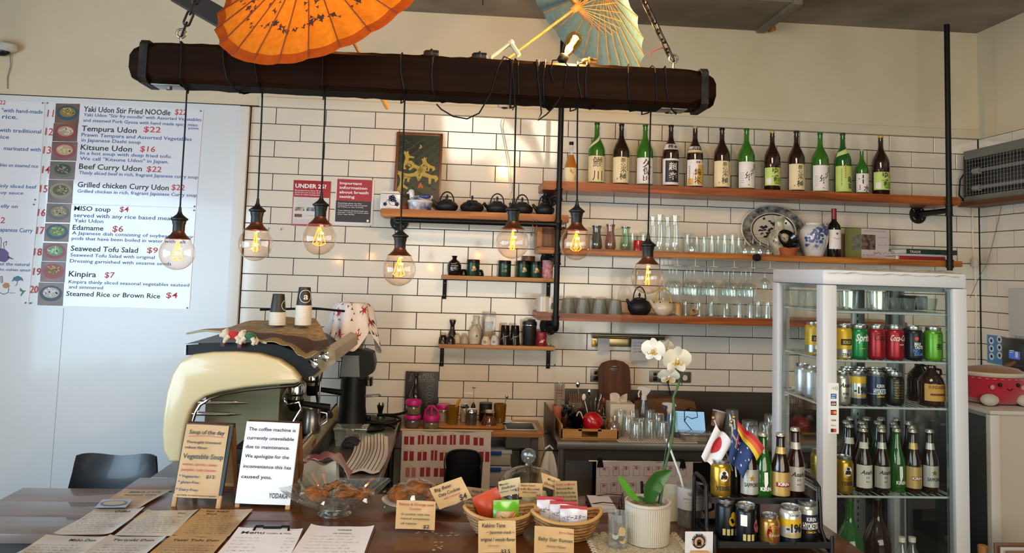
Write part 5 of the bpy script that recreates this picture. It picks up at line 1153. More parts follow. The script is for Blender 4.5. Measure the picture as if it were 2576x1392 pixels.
# --- hanging glasses on a white wire rack
RK=mat('#cfcac0',.4);t=thing('glass_rack','white wire rack for stemware fixed under the glass shelf','rack',(0,0,0));zr=ZS2-.036
cols=[1703,1748,1794,1846,1890,1936]
for px in cols:
    x=AY(px,668,YW-.24).x
    ob('hanger',M().tube([(x,YW-.25,zr-.003),(x,YW-.25,zr-.045)],.0022,6).tube([(x,YW-.05,zr-.003),(x,YW-.05,zr-.045)],.0022,6).tube([(x,YW-.25,zr-.003),(x,YW-.05,zr-.003)],.0022,6),RK,t)
    for s in (-1,1): ob('rail',M().tube([(x,YW-.25,zr-.045),(x+s*.02,YW-.255,zr-.047),(x+s*.022,YW-.2,zr-.047),(x+s*.022,YW-.04,zr-.047)],.0022,6),RK,t)
for xx in (YW-.05,YW-.25): ob('cross_wire',M().tube([(AY(1690,668,xx).x,xx,zr-.003),(AY(1950,672,xx).x,xx,zr-.003)],.0022,6),RK,t)
row='front middle rear'.split();nth='first second third fourth fifth sixth'.split()
for ci in range(5):
    xm_=(AY(cols[ci],668,YW-.24).x+AY(cols[ci],668,YW-.24).x)/2+.0
    for k,y in enumerate((.232,.155,.078)):
        o=wineglass('wine glass hanging by its foot in the %s rank, %s rail from the teapots' % (row[k],nth[ci]),cols[ci]+(14,2,-8)[k],YW-y,zr-.047-.004-.185+.012,.185,30,True,'hanging_wine_glass','wine glasses on the rack',668)
        o.location.x=xm_+.0002
o=wineglass('wine glass hanging nearest the display fridge',1936,YW-.17,zr-.047-.004-.135+.012,.135,28,True,'hanging_wine_glass','wine glasses on the rack',668);o.location.x=AY(1936,668,YW-.24).x
# --- teapot shelf
def mug(label,px,py,Y,z,r,h,m,side,name='mug',pic=None):
    a=AY(px,py,Y);t=thing(name,label,'mug',(a.x,Y,z));ob('vessel',M().lathe([(0,0),(r*.9,0),(r,.004),(r*.97,h*.5),(r*.9,h),(r*.84,h),(r*.9,h*.5),(r*.85,.006),(0,.006)],24),m,t)
    if side: ob('handle',M().tube([(side*r*.85,-.0,h*.8),(side*(r+.02),-.004,h*.72),(side*(r+.024),-.004,h*.4),(side*r*.9,0,h*.2)],.005,8),m,t)
    if pic: i=Ink((0,0,0),lift=.001,bend=r);i.poly([(-.006,.02),(.01,.02),(.012,.045),(.004,.06),(-.004,.055),(-.008,.04)]);ob('cat_print',i,mat('#6a6458',.6),t)
    return t
CER=mat('#c9bfae',.3,coat=.3);mug('cream mug with its handle toward the wall shelf end',1367,783,YW-.2,ZS3,.041,.092,CER,-1);mug('slim white cup with a cat picture',1387,786,YW-.235,ZS3,.028,.086,CER,0,'cup',True)
GC=mat('#8d8f82',.35,coat=.3,noise=('#5d6660',9,(1,1,1)))
gm_=M().lathe([(0,.086),(.030,.086),(.034,.082),(.040,.03),(.045,.0),(.043,0),(0,.07)],24).mesh('stoneware_cup',GC)
for k,(px,y) in enumerate(((1428,.22),(1466,.22),(1508,.22),(1547,.22),(1447,.10),(1488,.10),(1530,.10))):
    tag(ob('stoneware_cup',gm_,None,None,(AY(px,785,YW-y).x,YW-y,ZS3)),'upturned grey-green stoneware cup, %s' % (['front rank, beside the pipe','front rank, second from the pipe','front rank, third from the pipe','front rank, next to the black teapot','rear rank, nearest the pipe','rear rank, middle','rear rank, nearest the teapot'][k]),'cup','stoneware cups')
tp=kettle('round black iron teapot with studded belly beside the white one',1608,789,R(20),60,name='iron_teapot',Y=YW-.2,z=ZS3,hh=.092)
i=Ink((0,0,0),lift=.001,bend=.068);DT=M()
for k in range(40): DT.ball((.07*math.sin(-1.2+(k % 10)*.26)*(.98-.05*(k//10)),-.07*math.cos(-1.2+(k % 10)*.26)*(.98-.05*(k//10)),.05+(k//10)*.008),.0022,6,4)
ob('stud_pattern',DT,CI,tp)['kind']='stuff'
a=AY(1668,791,YW-.2);t=thing('cream_teapot','cream ceramic teapot with cane handle','teapot',(a.x,YW-.2,ZS3));r=px2m(54,YW-.2)/2;h=.092;CW_=mat('#d2c6aa',.25,coat=.4)
ob('body',M().lathe([(0,0),(r*.55,0),(r*.62,.004),(r*.95,h*.3),(r,h*.5),(r*.85,h*.78),(r*.45,h*.96),(0,h)],28),CW_,t);ob('knob',M().lathe([(.006,h-.002),(.006,h+.006),(.012,h+.014),(0,h+.02)],14),CW_,t);ob('spout',M().tube([(-r*.85,-.01,h*.5),(-r*1.15,-.015,h*.75),(-r*1.35,-.02,h*.98)],[.018,.013,.010],12),CW_,t)
CAN=mat('#c8a048',.45);ob('cane_handle',M().tube([(r*.78*math.cos(k),0,h*.85+.082*math.sin(k)) for k in [math.pi*j/16 for j in range(17)]],.0048,8),CAN,t)
for s in (-1,1): ob('handle_lug',M().tube([(s*r*.78,0,h*.95),(s*r*.72,0,h*.7)],.008,8),CAN,t)
for k in range(4): ob('lid_hole',M().lathe([(.0,.001),(.0045,.0)],8).xf(Matrix.Translation((-.03+.02*k,-r*.62,h*.845)) @ Matrix.Rotation(R(55),4,'X')),BLK,t)
BM=mat('#b98c58',.5);a=AY(1706,792,YW-.22);single('bamboo_cup','slant cut bamboo cup standing by the cream teapot','cup',M().lathe([(0,0),(.02,0),(.02,.066),(.016,.066),(.016,.006),(0,.006)],18).xf(Matrix(((1,0,0,0),(0,1,0,0),(-.25,.35,1,.004),(0,0,0,1)))),BM,(a.x,YW-.22,ZS3+.003))
a=AY(1742,794,YW-.24);single('bamboo_cup','short bamboo ring lying among the glasses','cup',M().lathe([(.019,0),(.019,.035),(.015,.035),(.015,0),(.019,0)],16).xf(Matrix.Rotation(R(70),4,'X')),BM,(a.x,YW-.235,ZS3+.019))
for n,(px,y,w_,h_) in enumerate(((1724,.14,30,.085),(1759,.2,32,.085),(1790,.13,28,.088),(1828,.22,36,.085),(1861,.23,23,.085),(1889,.23,23,.085),(1908,.12,30,.098),(1932,.22,30,.098))):
    tumbler('clear glass upside down on the teapot shelf, %s from the bamboo cup' % ('nearest,second,third,fourth and widest,fifth,sixth,seventh,last'.split(',')[n]),px,YW-y,ZS3,w_,h_,CLEAR,.84,True,'glasses on the teapot shelf',py=795)
t=thing('shelf_liner','grey liner paper under the upturned glasses on the teapot shelf','liner');ob('paper',M().box(AY(1690,795,YW-.25).x,AY(1945,800,YW-.25).x,YW-.275,YW-.03,ZS3+.0002,ZS3+.0012),mat('#9aa2ac',.6),t)
# --- tea tin shelf
YA=YW-.085
def tin(label,px,ptop,pb,wpx,body,lidc,z,Y=YA,deco=None):
    a=AY(px,pb,Y);h=AY(px,ptop,Y).z-AY(px,pb,Y).z;r=px2m(wpx,Y)/2;t=thing('tea_tin',label,'tin',(a.x,Y,z),0,'tins on the small shelf')
    ob('body',M().lathe([(0,0),(r*.97,0),(r,.003),(r,h*.84),(0,h*.84)],24),body,t);ob('lid',M().lathe([(r*1.03,h*.78),(r*1.03,h*.97),(r*.97,h),(0,h)],24),lidc,t)
    if deco: deco(t,h,r)
    return t
TG=mat('#1b3b26',.3,.3); 
def blossom(c):
    def f(t,h,r):
        i=Ink((0,0,0),lift=.0012,bend=r);i.poly([(-.006,h*.52),(.004,h*.60),(.018,h*.46),(.008,h*.30)]);i.disc(-.004,h*.36,.007);ob('blossom_print',i,mat(c,.5),t)
        i=Ink((0,0,0),lift=.0015,bend=r);i.disc(.002,h*.52,.009);i.disc(.012,h*.40,.006);ob('gold_print',i,mat('#b89a5a',.4,.4),t)
    return f
def vtext(t,h,r): i=Ink((0,0,0),lift=.0012,bend=r);i.vert('緑茶',.004,h*.55,.022,.0);i.scribble(-.02,.0,h*.3,.01,3);ob('lettering',i,mat('#a8a890',.5),t)
tin('dark green tea tin with blossom, next to the black flask',1190,651,692,31,TG,BLKS,ZA,deco=blossom('#c08a80'));tin('dark green tea tin with pale lettering',1269,654,695,31,TG,BLKS,ZA,deco=vtext)
tin('dark green tea tin with silver blossom in the group of two',1316,655,697,32,TG,BLKS,ZA,YA-.01,blossom('#a8a8a0'));tin('dark green tea tin with pink blossom beside the pink tin',1347,657,698,28,TG,BLKS,ZA,YA-.025,blossom('#c08a80'))
tin('brown lidded canister behind the green tins',1328,641,695,32,mat('#4a2a1a',.4),mat('#5a3420',.4),ZA,YW-.045);tin('pink flowered paper tin by the pipe',1377,656,701,27,mat('#b0525c',.5,noise=('#d8a8a0',45,(1,1,1))),mat('#c89a94',.45),ZA,YA-.03)
def flask(label,px,ptop,pb,wpx,m,z,Y,pf,name='sake_flask',deco=None):
    a=AY(px,pb,Y);h=AY(px,ptop,Y).z-AY(px,pb,Y).z;r=px2m(wpx,Y)/2;t=thing(name,label,'flask',(a.x,Y,z));ob('vessel',M().lathe([(r*p,h*q_) for p,q_ in pf],26),m,t)
    if deco: deco(t,h,r)
    return t
TK=[(0,0),(.72,0),(.8,.02),(1,.25),(1,.5),(.8,.68),(.36,.80),(.28,.87),(.42,1),(.36,1),(.22,.9)]
BG=mat('#141210',.2,coat=.5)
def wscr(t,h,r): i=Ink((0,0,0),lift=.0012,bend=r*.98);[i.scribble(-.02,.022,h*(.55-.11*k),.012,k,.002) for k in range(4)];ob('lettering',i,mat('#c8c2b4',.5),t)
flask('black sake flask with white writing, left of the tins',1142,641,690,35,BG,ZA,YA,TK,deco=wscr)
for k,px in enumerate((1166,1207)): a=AY(px,690,YW-.05);single('sake_cup','small black cup behind the tins, '+('beside the black flask' if k == 0 else 'beside the first green tin'),'cup',M().lathe([(0,.038),(.014,.038),(.02,.032),(.026,.008),(.024,0),(0,.03)],18),BG,(a.x,YW-.045,ZA))
# --- sake cup shelf
YBs=YW-.09
flask('slim black sake bottle on the lower bracket shelf',1137,803,860,20,BG,ZB,YW-.06,[(0,0),(.9,0),(1,.05),(1,.35),(.55,.6),(.5,.75),(.85,.97),(.8,1),(.4,.8)])
def cup_small(label,px,y,r,h,m,deco=None,z=ZB):
    a=AY(px,864,y);t=thing('sake_cup',label,'cup',(a.x,y,z),0,'small cups on the lower bracket shelf');ob('vessel',M().lathe([(0,h),(r*.5,h),(r*.62,h*.93),(r*.92,h*.5),(r,.002),(r*.95,0),(0,h*.8)],20),m,t)
    if deco: i=Ink((0,0,0),lift=.001,bend=r*.95);deco(i,h);ob('flower_print',i,mat('#6a3a3c',.6),t)
cup_small('upturned glossy black sake cup at the shelf end',1114,YW-.1,.028,.05,BG);cup_small('upturned glossy black sake cup in front',1133,YW-.125,.03,.046,BG);cup_small('upturned cream faceted sake cup beside the black ones',1149,YW-.07,.026,.05,mat('#c8bea4',.35));cup_small('upturned grey faceted sake cup',1168,YW-.09,.026,.048,mat('#a8a08c',.4))
flw=lambda i,h: [i.disc(-.006+.006*math.cos(k*1.26),h*.35+.006*math.sin(k*1.26),.003,0,8) for k in range(5)]
cup_small('upturned cream cup with red flower',1222,YW-.125,.028,.05,mat('#d0c6ae',.35),flw);cup_small('upturned white cup with blue leaves',1244,YW-.12,.028,.056,mat('#c9c9c4',.3),flw)
TKW=[(0,0),(.75,0),(.85,.02),(1,.3),(1,.52),(.75,.72),(.42,.82),(.36,.88),(.55,.98),(.5,1),(.3,.9)]
def snow(t,h,r): i=Ink((0,0,0),lift=.0012,bend=r);[i.line([(.012-.008*math.cos(a_),h*.42-.008*math.sin(a_)),(.012+.008*math.cos(a_),h*.42+.008*math.sin(a_))],.0018) for a_ in (0,1.05,2.1)];ob('flower_print',i,INK,t)
flask('round cream sake flask with a black star',1193,812,862,30,mat('#c9c0ac',.28,coat=.3),ZB,YBs,TKW,deco=snow);flask('taller white sake flask standing behind the cream one',1197,792,860,27,mat('#cfc8ba',.28,coat=.3),ZB,YW-.045,[(0,0),(.9,0),(1,.1),(1,.5),(.6,.75),(.5,.85),(.62,.98),(.55,1),(.4,.9)])
a=AY(1227,860,YW-.055);t=thing('gift_sake_set','white sake bottle with black and yellow label in clear wrapping','bottle',(a.x,YW-.055,ZB));r=.03
ob('glass_body',M().lathe([(0,0),(r,0),(r,.125),(r*.5,.155),(r*.46,.17),(r*.5,.175),(0,.175)],22),mat('#cfc6b8',.3),t);ob('black_label',patch(r+.001,.085,.135,60),mat('#23201e',.5),t);ob('yellow_label',patch(r+.001,.035,.085,60),mat('#c8a86a',.5),t);ob('wrapping',M().box(-.038,.044,-.034,.034,0,.19,.004),glass('#e8e6e0',.08,.5,.1,1,.05),t)
i=Ink((0,0,0),lift=.002,bend=r);i.line([(-.006,.045),(.006,.055),(-.002,.065),(.008,.075)],.003);i.rect(-.006,.006,.1,.116);ob('crest_print',i,mat('#5a6a4a',.5),t)
MIR=mat('#2a2620',.12,.7)
for k,px in enumerate((1270,1295)):
    a=AY(px,864,YW-.1);t=thing('mirror_cup','dark bronze patterned upturned cup, '+('beside the leaf cup' if k == 0 else 'beside the travel mug'),'cup',(a.x,YW-.1,ZB));ob('vessel',M().lathe([(0,.118),(.022,.118),(.025,.112),(.03,.0),(.028,0),(0,.1)],22),MIR,t)
    i=Ink((0,0,0),lift=.0012,bend=.029);i.line([(-.03,.03),(-.01,.05),(.02,.055),(.03,.07)],.006);ob('swirl_print',i,mat('#8a7a5a',.3,.5),t)
a=AY(1331,866,YW-.09);t=thing('travel_mug','black travel mug with flip lid on the lower bracket shelf','mug',(a.x,YW-.09,ZB));MB_=mat('#15171a',.5)
ob('body',M().lathe([(0,0),(.036,0),(.038,.004),(.043,.118),(0,.118)],26),MB_,t);ob('steel_ring',M().lathe([(.0435,.117),(.0445,.119),(.0435,.124)],26),CHROME,t);l=ob('lid',M().lathe([(.044,.123),(.045,.128),(.042,.142),(.03,.146),(0,.146)],26),MB_,t);ob('flip_tab',M().box(-.012,.034,-.012,.012,.145,.156,.004),MB_,l)
tin('red tin with white figure beside the travel mug',1362,833,868,26,mat('#8c1820',.35),mat('#9c2028',.35),ZB,YW-.11,lambda t,h,r: ob('figure_print',Ink((0,0,0),lift=.0012,bend=r).disc(0,h*.35,.009).disc(-.012,h*.28,.004).disc(.012,h*.45,.004),mat('#cfb8a8',.5),t))
a=AY(1381,868,YW-.08);t=thing('white_hook_light','white hook with a thin cable hanging off the shelf end','cable',(a.x,YW-.06,ZB));ob('hook',M().tube([(-.012,0,.07),(-.006,-.006,.05),(.012,-.01,.03),(.012,-.01,.01),(0,-.01,.004),(-.008,-.01,.012)],.0045,8),mat('#d8d4cc',.4),t)
ob('cable',M().tube([(0,0,.07),(.012,-.03,.04),(.02,-.06,-.02),(.03,-.06,-.06),(.035,-.05,-.11)],.0022,6),mat('#c8c2b8',.5),t);ob('plug',M().box(.03,.04,-.055,-.045,-.122,-.108,.002),mat('#6a2a24',.5),t);ob('cable',M().tube([(.0,-.0,.12),(.012,.01,.09),(-.0,0,.07)],.0022,6),BLK,t)
# --- magnetic knife rack, papers, outlets
a,b=AY(1491,845,YW-.03),AY(1672,853,YW-.03)
t=thing('knife_rail','stainless wall rail with two note slips clipped to it','rail',(a.x,YW,a.z));L=b.x-a.x
ob('bar',M().box(0,L,-.035,-.001,-.016,.016,.004),mat('#8a7a58',.2,.9),t);ob('lip',M().tube([(0,-.036,.006),(L,-.036,.006)],.009,10),STEEL,t);ob('back_plate',M().box(0,L*.93,-.006,-.001,-.066,-.014,.001),mat('#9a8a62',.25,.9),t);ob('end_cap',M().box(0,.025,-.012,-.006,-.07,-.03,.002),mat('#b8924a',.3,.5),t)
def slip(label,px0,py0,px1,py1,Y,seed,n):
    a=AY(px0,py0,Y);b=AY(px1,py1,Y);W,H=b.x-a.x,a.z-b.z;t=thing('note_slip',label,'note',(a.x,Y,b.z));ob('paper',M().grid(lambda u,v: (u*W,-.004*v*v-.003*math.sin(u*3),v*H),6,6,.0006),mat('#b0acac',.7),t)
    i=Ink((0,-.0065,0));[i.scribble(W*.12,W*.8,H*(.8-k*.14),H*.07,seed+k) for k in range(n)];ob('handwriting',i,mat('#5a5458',.6),t)
slip('small note slip hanging on the rail',1504,851,1533,884,YW-.05,3,2);slip('larger note slip hanging on the rail by the orchid',1588,853,1629,908,YW-.05,7,4)
def outlet(label,px0,py0,px1,py1,dbl,plug=False,usb=False):
    a=AY(px0,py0,YW);b=AY(px1,py1,YW);W,H=b.x-a.x,a.z-b.z;t=thing('power_outlet',label,'outlet',(a.x,YW,b.z));ob('plate',M().box(0,W,-.009,-.001,0,H,.002),mat('#7a736a',.35,.7),t)
    if usb: ob('socket',M().lathe([(0,-.001),(.016,-.001),(.016,.002),(0,.002)],16,sx=1,sy=1.1).xf(Matrix.Translation((W*.68,-.009,H*.45)) @ Matrix.Rotation(R(90),4,'X')),mat('#cfcac4',.4),t);return t
    for x in ((.28,.72) if dbl else (.45,)):
        s=ob('socket',M().box(W*x-.013,W*x+.013,-.011,-.009,H*.12,H*.46,.004),BLKS,t);ob('switch',M().box(W*x-.010,W*x+.010,-.012,-.009,H*.6,H*.86,.004),BLKS,t)
    if plug: ob('plug',M().box(W*.56,W*.92,-.045,-.010,H*.12,H*.48,.006),BLK,t);ob('power_cord',M().tube([(W*.85,-.04,H*.2),(W*1.05,-.05,-.1),(W*1.3,-.06,-.2)],.0035,7),BLK,t)
    return t
outlet('steel double power outlet half hidden by the chopping board',1485,929,1530,961,True);outlet('steel double power outlet with a black plug in it',1633,933,1682,962,True,True);outlet('steel plate with a single white socket behind the orchid',1690,935,1737,963,False,False,True)
# ================================================================== wash bench
ZK=ZBN+.001
PINK=mat('#c0187c',.4)
a,b=AY(1021,934,YW-.03),AY(1104,937,YW-.03);W=b.x-a.x;H=a.z-ZK
t=thing('coffee_sign','black metal sign reading Coffee MENU against the tiles','sign',(a.x,YW-.045,ZK));t.rotation_euler=(R(-3),0,0);i=Ink((0,0,0))
ob('plate',M().box(0,W,0,.003,0,H,.001),mat('#161514',.45),t)
i.t('Coffee',W*.12,H*.86,.026,W*.34,0,shear=.3);i.t('MENU',W*.52,H*.86,.030,W*.32,.0);i.t('KNOW YOUR COFFEE',W*.12,H*.81,.011,W*.76,.01);i.line([(W*.08,H*.79),(W*.92,H*.79)],.0015)
for r_ in range(3):
    for c_ in range(2): i.ring(W*(.30+.45*c_),H*(.70-.2*r_),.020,.0015);i.line([(W*(.30+.45*c_)-.012,H*(.70-.2*r_)),(W*(.30+.45*c_)+.012,H*(.70-.2*r_))],.003);i.scribble(W*(.16+.45*c_),W*(.44+.45*c_),H*(.60-.2*r_),.006,r_*3+c_)
ob('lettering',i,mat('#8d8880',.6),t)
a=AY(1042,1065,YW-.10);H=AY(1042,936,YW-.10).z-ZK;t=thing('syrup_bottle','dark syrup bottle in front of the coffee sign','bottle',(a.x,YW-.10,ZK))
ob('glass_body',M().lathe([(0,0),(.036,0),(.037,H*.5),(.03,H*.6),(.017,H*.72),(.013,H*.86),(.013,H*.93)],22),mat('#17100e',.1,coat=.5),t);ob('cap',M().lathe([(.015,H*.92),(.015,H),(0,H)],14),mat('#2b2826',.4),t)
GJ=glass('#e0ddd0',.08,.7,.03,1,.06)
def jar(label,px,pb,z,Y,r,h,lidh,fill,lid=PINK,knobbed=False):
    a=AY(px,pb,Y);t=thing('storage_jar',label,'jar',(a.x,Y,z),0,'pink lidded jars');ob('glass_body',M().lathe([(0,0),(r*.92,0),(r,.006),(r,h*.92),(r*.94,h)],22),GJ,t);ob('contents',M().lathe([(0,.004),(r*.88,.004),(r*.93,.01),(r*.93,h*.72),(0,h*.76)],20),fill,t)
    l=ob('lid',M().lathe([(r*.98,h-.004),(r*1.08,h),(r*1.1,h+lidh*.5),(r*1.02,h+lidh),(0,h+lidh*.9)],24),lid,t)
    if knobbed:
        for s in (-1,1): ob('lid_strap',M().tube([(s*r*.9,0,h+lidh*.6),(s*r*.72,-.004,h+lidh+.03),(s*r*.2,-.008,h+lidh+.05),(0,-.01,h+lidh+.052)],[.006,.007,.006,.006],8),lid,l)
        ob('lid_web',M().tube([(0,-.012,h+lidh*.4),(0,-.012,h+lidh+.05)],.006,8),lid,l)
    return t
HERB=mat('#6c6a3a',.9,noise=('#9a9468',60,(1,1,1)));MAUV=mat('#6d5560',.9)
jar('lower pink lidded jar of mauve powder under another jar',1037,1075,ZK,4.50,.045,.052,.02,MAUV);jar('upper pink lidded jar of dried herbs on another jar',1039,1040,ZK+.0735,4.50,.043,.055,.026,HERB)
jar('pink lidded jar with looped handle lid',1084,1076,ZK,4.48,.044,.046,.028,HERB,PINK,True);jar('pink lidded jar of white powder by the board',1115,1058,ZK,4.62,.041,.09,.022,mat('#cfc4b4',.8));jar('small jar with brass lid behind the looped-lid jar',1085,1050,ZK,4.62,.03,.09,.012,HERB,mat('#8a6f45',.35,.8))
a,b=AY(1103,1072,4.52),AY(1266,1074,4.52);t=thing('serving_board','pale wooden serving board under the cups and shakers','board',(a.x,4.47,ZK));L=b.x-a.x
ob('slab',M().prism([(0,.01),(.02,0),(L-.02,0),(L,.01),(L,.15),(L-.02,.16),(.02,.16),(0,.15)],.004,.018,'z'),PINE,t);ob('slab_foot',M().box(.03,L-.03,.02,.14,0,.005),PINE,t)
ZKb=ZK+.018;AMB=glass('#a87a20',.1,.5,.04,1,.4)
def amber(label,px,Y,r,h):
    a=AY(px,1060,Y);t=thing('amber_glass',label,'glass',(a.x,Y,ZKb));ob('vessel',M().lathe([(0,.006),(r*.82,.006),(r*.95,h),(r,h),(r*.86,.002),(0,0)],20),AMB,t);return t,a.x
t,x=amber('amber tumbler holding yellow tongs',1138,4.535,.038,.10)
tg=thing('yellow_tongs','yellow plastic tongs leaning in the amber tumbler','tongs',(x-.012,4.535,ZKb+.008))
for s in (0,1): ob('tong_arm',M().tube([(-.012+.01*s,.006*s,0),(.01+.01*s,.006*s,.05),(.045+.004*s,.004*s,.12),(.052,0,.135)],[.004,.005,.006,.006],8),mat('#c8921a',.45),tg)
t,x=amber('amber tumbler holding a spoon at the board end',1257,4.60,.038,.105);s_=thing('teaspoon','steel teaspoon standing in the amber tumbler','spoon',(x,4.60,ZKb+.008));ob('stem',M().tube([(0,0,0),(.02,0,.08),(.034,0,.128)],.003,6),STEEL,s_);ob('bowl',M().ball((.037,0,.138),.009,10,8,1,.4,1.5),STEEL,s_)
a=AY(1185,1065,4.50);t=thing('cocoa_shaker','steel cocoa shaker on the serving board','shaker',(a.x,4.505,ZKb));ob('body',M().lathe([(0,0),(.03,0),(.031,.004),(.031,.068),(0,.068)],24),STEEL,t);ob('lid',M().lathe([(.032,.064),(.032,.084),(.028,.09),(0,.092)],24),CHROME,t)
a=AY(1168,1060,4.58);t=thing('sugar_shaker','glass sugar shaker behind the steel one','shaker',(a.x,4.585,ZKb));ob('body',M().lathe([(0,0),(.026,0),(.028,.07),(.024,.085),(0,.085)],20),GJ,t);ob('sugar',M().lathe([(0,.002),(.024,.003),(.024,.045),(0,.045)],18),mat('#cfc8bc',.9),t);ob('lid',M().lathe([(.026,.083),(.027,.092),(.018,.104),(0,.108)],20),CHROME,t)
a=AY(1190,1040,4.66);t=thing('milk_frother','slim milk frother standing upside down by the tiles','frother',(a.x,4.66,ZKb));ob('handle',M().lathe([(0,0),(.014,0),(.017,.05),(.013,.08),(.004,.1),(0,.1)],16),BLKS,t);ob('shaft',M().tube([(0,0,.1),(0,0,.185)],.0014,6),STEEL,t);ob('whisk',M().lathe([(.011,.184),(.012,.187),(0,.188)],14),mat('#6a4a44',.4),t)
a=AY(1221,1056,4.62);single('dark_canister','matt black canister behind the upturned brown cup','canister',M().lathe([(0,0),(.037,0),(.038,.004),(.038,.10),(.036,.102),(.036,.104),(.04,.106),(0,.108)],24),mat('#14130f',.5),(a.x,4.62,ZKb))
a=AY(1230,1066,4.52);BRN=mat('#5a2c12',.15,coat=.5);t=thing('brown_cup','glazed brown cup upside down with saucer on top','cup',(a.x,4.525,ZKb));ob('cup',M().lathe([(0,.06),(.022,.06),(.03,.05),(.046,.006),(.047,0),(.044,0),(0,.05)],24),BRN,t);ob('saucer',M().lathe([(.0,.061),(.03,.064),(.05,.070),(.05,.073),(.03,.070),(0,.068)],24),BRN,t);ob('foot_ring',M().lathe([(.022,.068),(.024,.08),(.02,.08),(.018,.07)],20),mat('#c8b8a4',.4),t)
a=AY(1268,1062,4.62);single('side_plate','small white plate edge behind the amber tumbler','plate',M().lathe([(0,0),(.03,0),(.055,.01),(.054,.013),(.03,.004),(0,.004)],22),BW,(a.x,4.66,ZKb-.017))
# gift print curtain: cloth with separate print
def gift_cloth(label,px0,py0,px1,py1,Y,base,styles,seed,outline=False,name='gift_curtain'):
    a=AY(px0,py0,Y);b=AY(px1,py1,Y);W,H=b.x-a.x,a.z-b.z;t=thing(name,label,'curtain',(a.x,Y,b.z));q=random.Random(seed)
    fy=lambda x,z: -.010*math.sin(x*14+1)*(1-z/H*.6)-.006*math.sin(x*31)
    ob('cloth',M().grid(lambda u,v: (u*W,fy(u*W,v*H),v*H),40,10,.0015),mat(base,.85),t)
    ik_=[M() for _ in styles]
    def rect(m,x0,x1,z0,z1):
        n=3;m.add([(x0+(x1-x0)*k/n,fy(x0+(x1-x0)*k/n,z)-.0016,z) for k in range(n+1) for z in (z0,z1)],[(2*k,2*k+2,2*k+3,2*k+1) for k in range(n)])
    def ln(m,x0,z0,x1,z1,w_):
        d=Vector((x1-x0,z1-z0));d=Vector((-d.y,d.x)).normalized()*w_/2;m.add([(x0-d.x,fy(x0,z0)-.0018,z0-d.y),(x1-d.x,fy(x1,z1)-.0018,z1-d.y),(x1+d.x,fy(x1,z1)-.0018,z1+d.y),(x0+d.x,fy(x0,z0)-.0018,z0+d.y)],[(0,1,2,3)])
    rows=int(H/.088);z=H-.075
    for r_ in range(rows+1):
        x=.008+q.uniform(0,.02);k=0
        while x < W-.06:
            w_=q.choice((.034,.05,.056));h_=q.uniform(.042,.056);k += 1;s=q.randrange(len(styles));m=ik_[s];zz=z
            if zz > .004 and zz+h_ < H:
                if outline:
                    for x0,z0,x1,z1 in ((x,zz,x+w_,zz),(x,zz,x,zz+h_),(x+w_,zz,x+w_,zz+h_),(x,zz+h_,x+w_,zz+h_)): ln(ik_[-1],x0,z0,x1,z1,.0013)
                    for a_ in range(5): ln(ik_[0],x+w_/2,zz+h_*.8,x+w_/2+.012*math.cos(a_*1.26),zz+h_*.8+.012*math.sin(a_*1.26),.0028)
                else:
                    rect(m,x,x+w_*.42,zz,zz+h_);rect(m,x+w_*.58,x+w_,zz,zz+h_)
                    ln(ik_[-1],x+w_*.3,zz+h_+.010,x+w_*.5,zz+h_,.0012);ln(ik_[-1],x+w_*.7,zz+h_+.010,x+w_*.5,zz+h_,.0012)
            x += w_+q.uniform(.014,.024)
        z -= .088
    for m,c in zip(ik_,styles):
        if m.v: ob('gift_print',m,mat(c,.8),t)['kind']='stuff'
    return t,W,H
t,W,H=gift_cloth('white curtain printed with red gift boxes under the pine bench',1012,1083,1230,1262,4.395,'#c4bcb4',('#8c1f2c','#94303a','#b06a68','#8c1f2c'),3);ob('hem_rail',M().tube([(-.01,.0,H+.003),(W+.01,0,H+.003)],.005,8),mat('#b8a890',.6),t)
# black plastic chair back in front of it
a=AY(1163,1230,3.95);H=AY(1163,1138,3.95).z;x0,x1=AY(1117,1160,3.95).x,AY(1209,1160,3.95).x;W=x1-x0
t=thing('tub_chair','black plastic tub chair standing before the gift curtain','chair',(a.x,3.95,0));PB=mat('#0b0b0d',.4)
def tub(u,v): th=math.pi*(1.1-1.2*u);r_=W/2*(.86+.14*v);return (r_*math.cos(th),r_*.7*math.sin(th)-(.02*v),.42+(H-.42)*v*(1-.16*(abs(u-.5)*2)**3))
ob('tub_back',M().grid(tub,24,10,.006),PB,t);ob('tub_rim',M().tube([tub(k/20,1) for k in range(21)],.006,7),PB,t);ob('seat_pan',M().lathe([(0,.40),(W*.42,.40),(W*.44,.43),(0,.43)],20,sx=1,sy=.8),PB,t);ob('pedestal',M().tube([(0,0,.40),(0,0,.02)],.03,12),BLK,t);ob('foot_disc',M().lathe([(0,0),(.18,0),(.17,.02),(0,.025)],20),BLK,t)
ob('hand_hole',M().lathe([(0,0),(.011,0),(.011,.002),(0,.002)],12,sx=.7,sy=1.4).xf(Matrix.Translation((W*.39,.05,H-.1)) @ Matrix.Rotation(R(90),4,'X') @ Matrix.Rotation(R(-50),4,'Y')),mat('#a8a49c',.5),t)
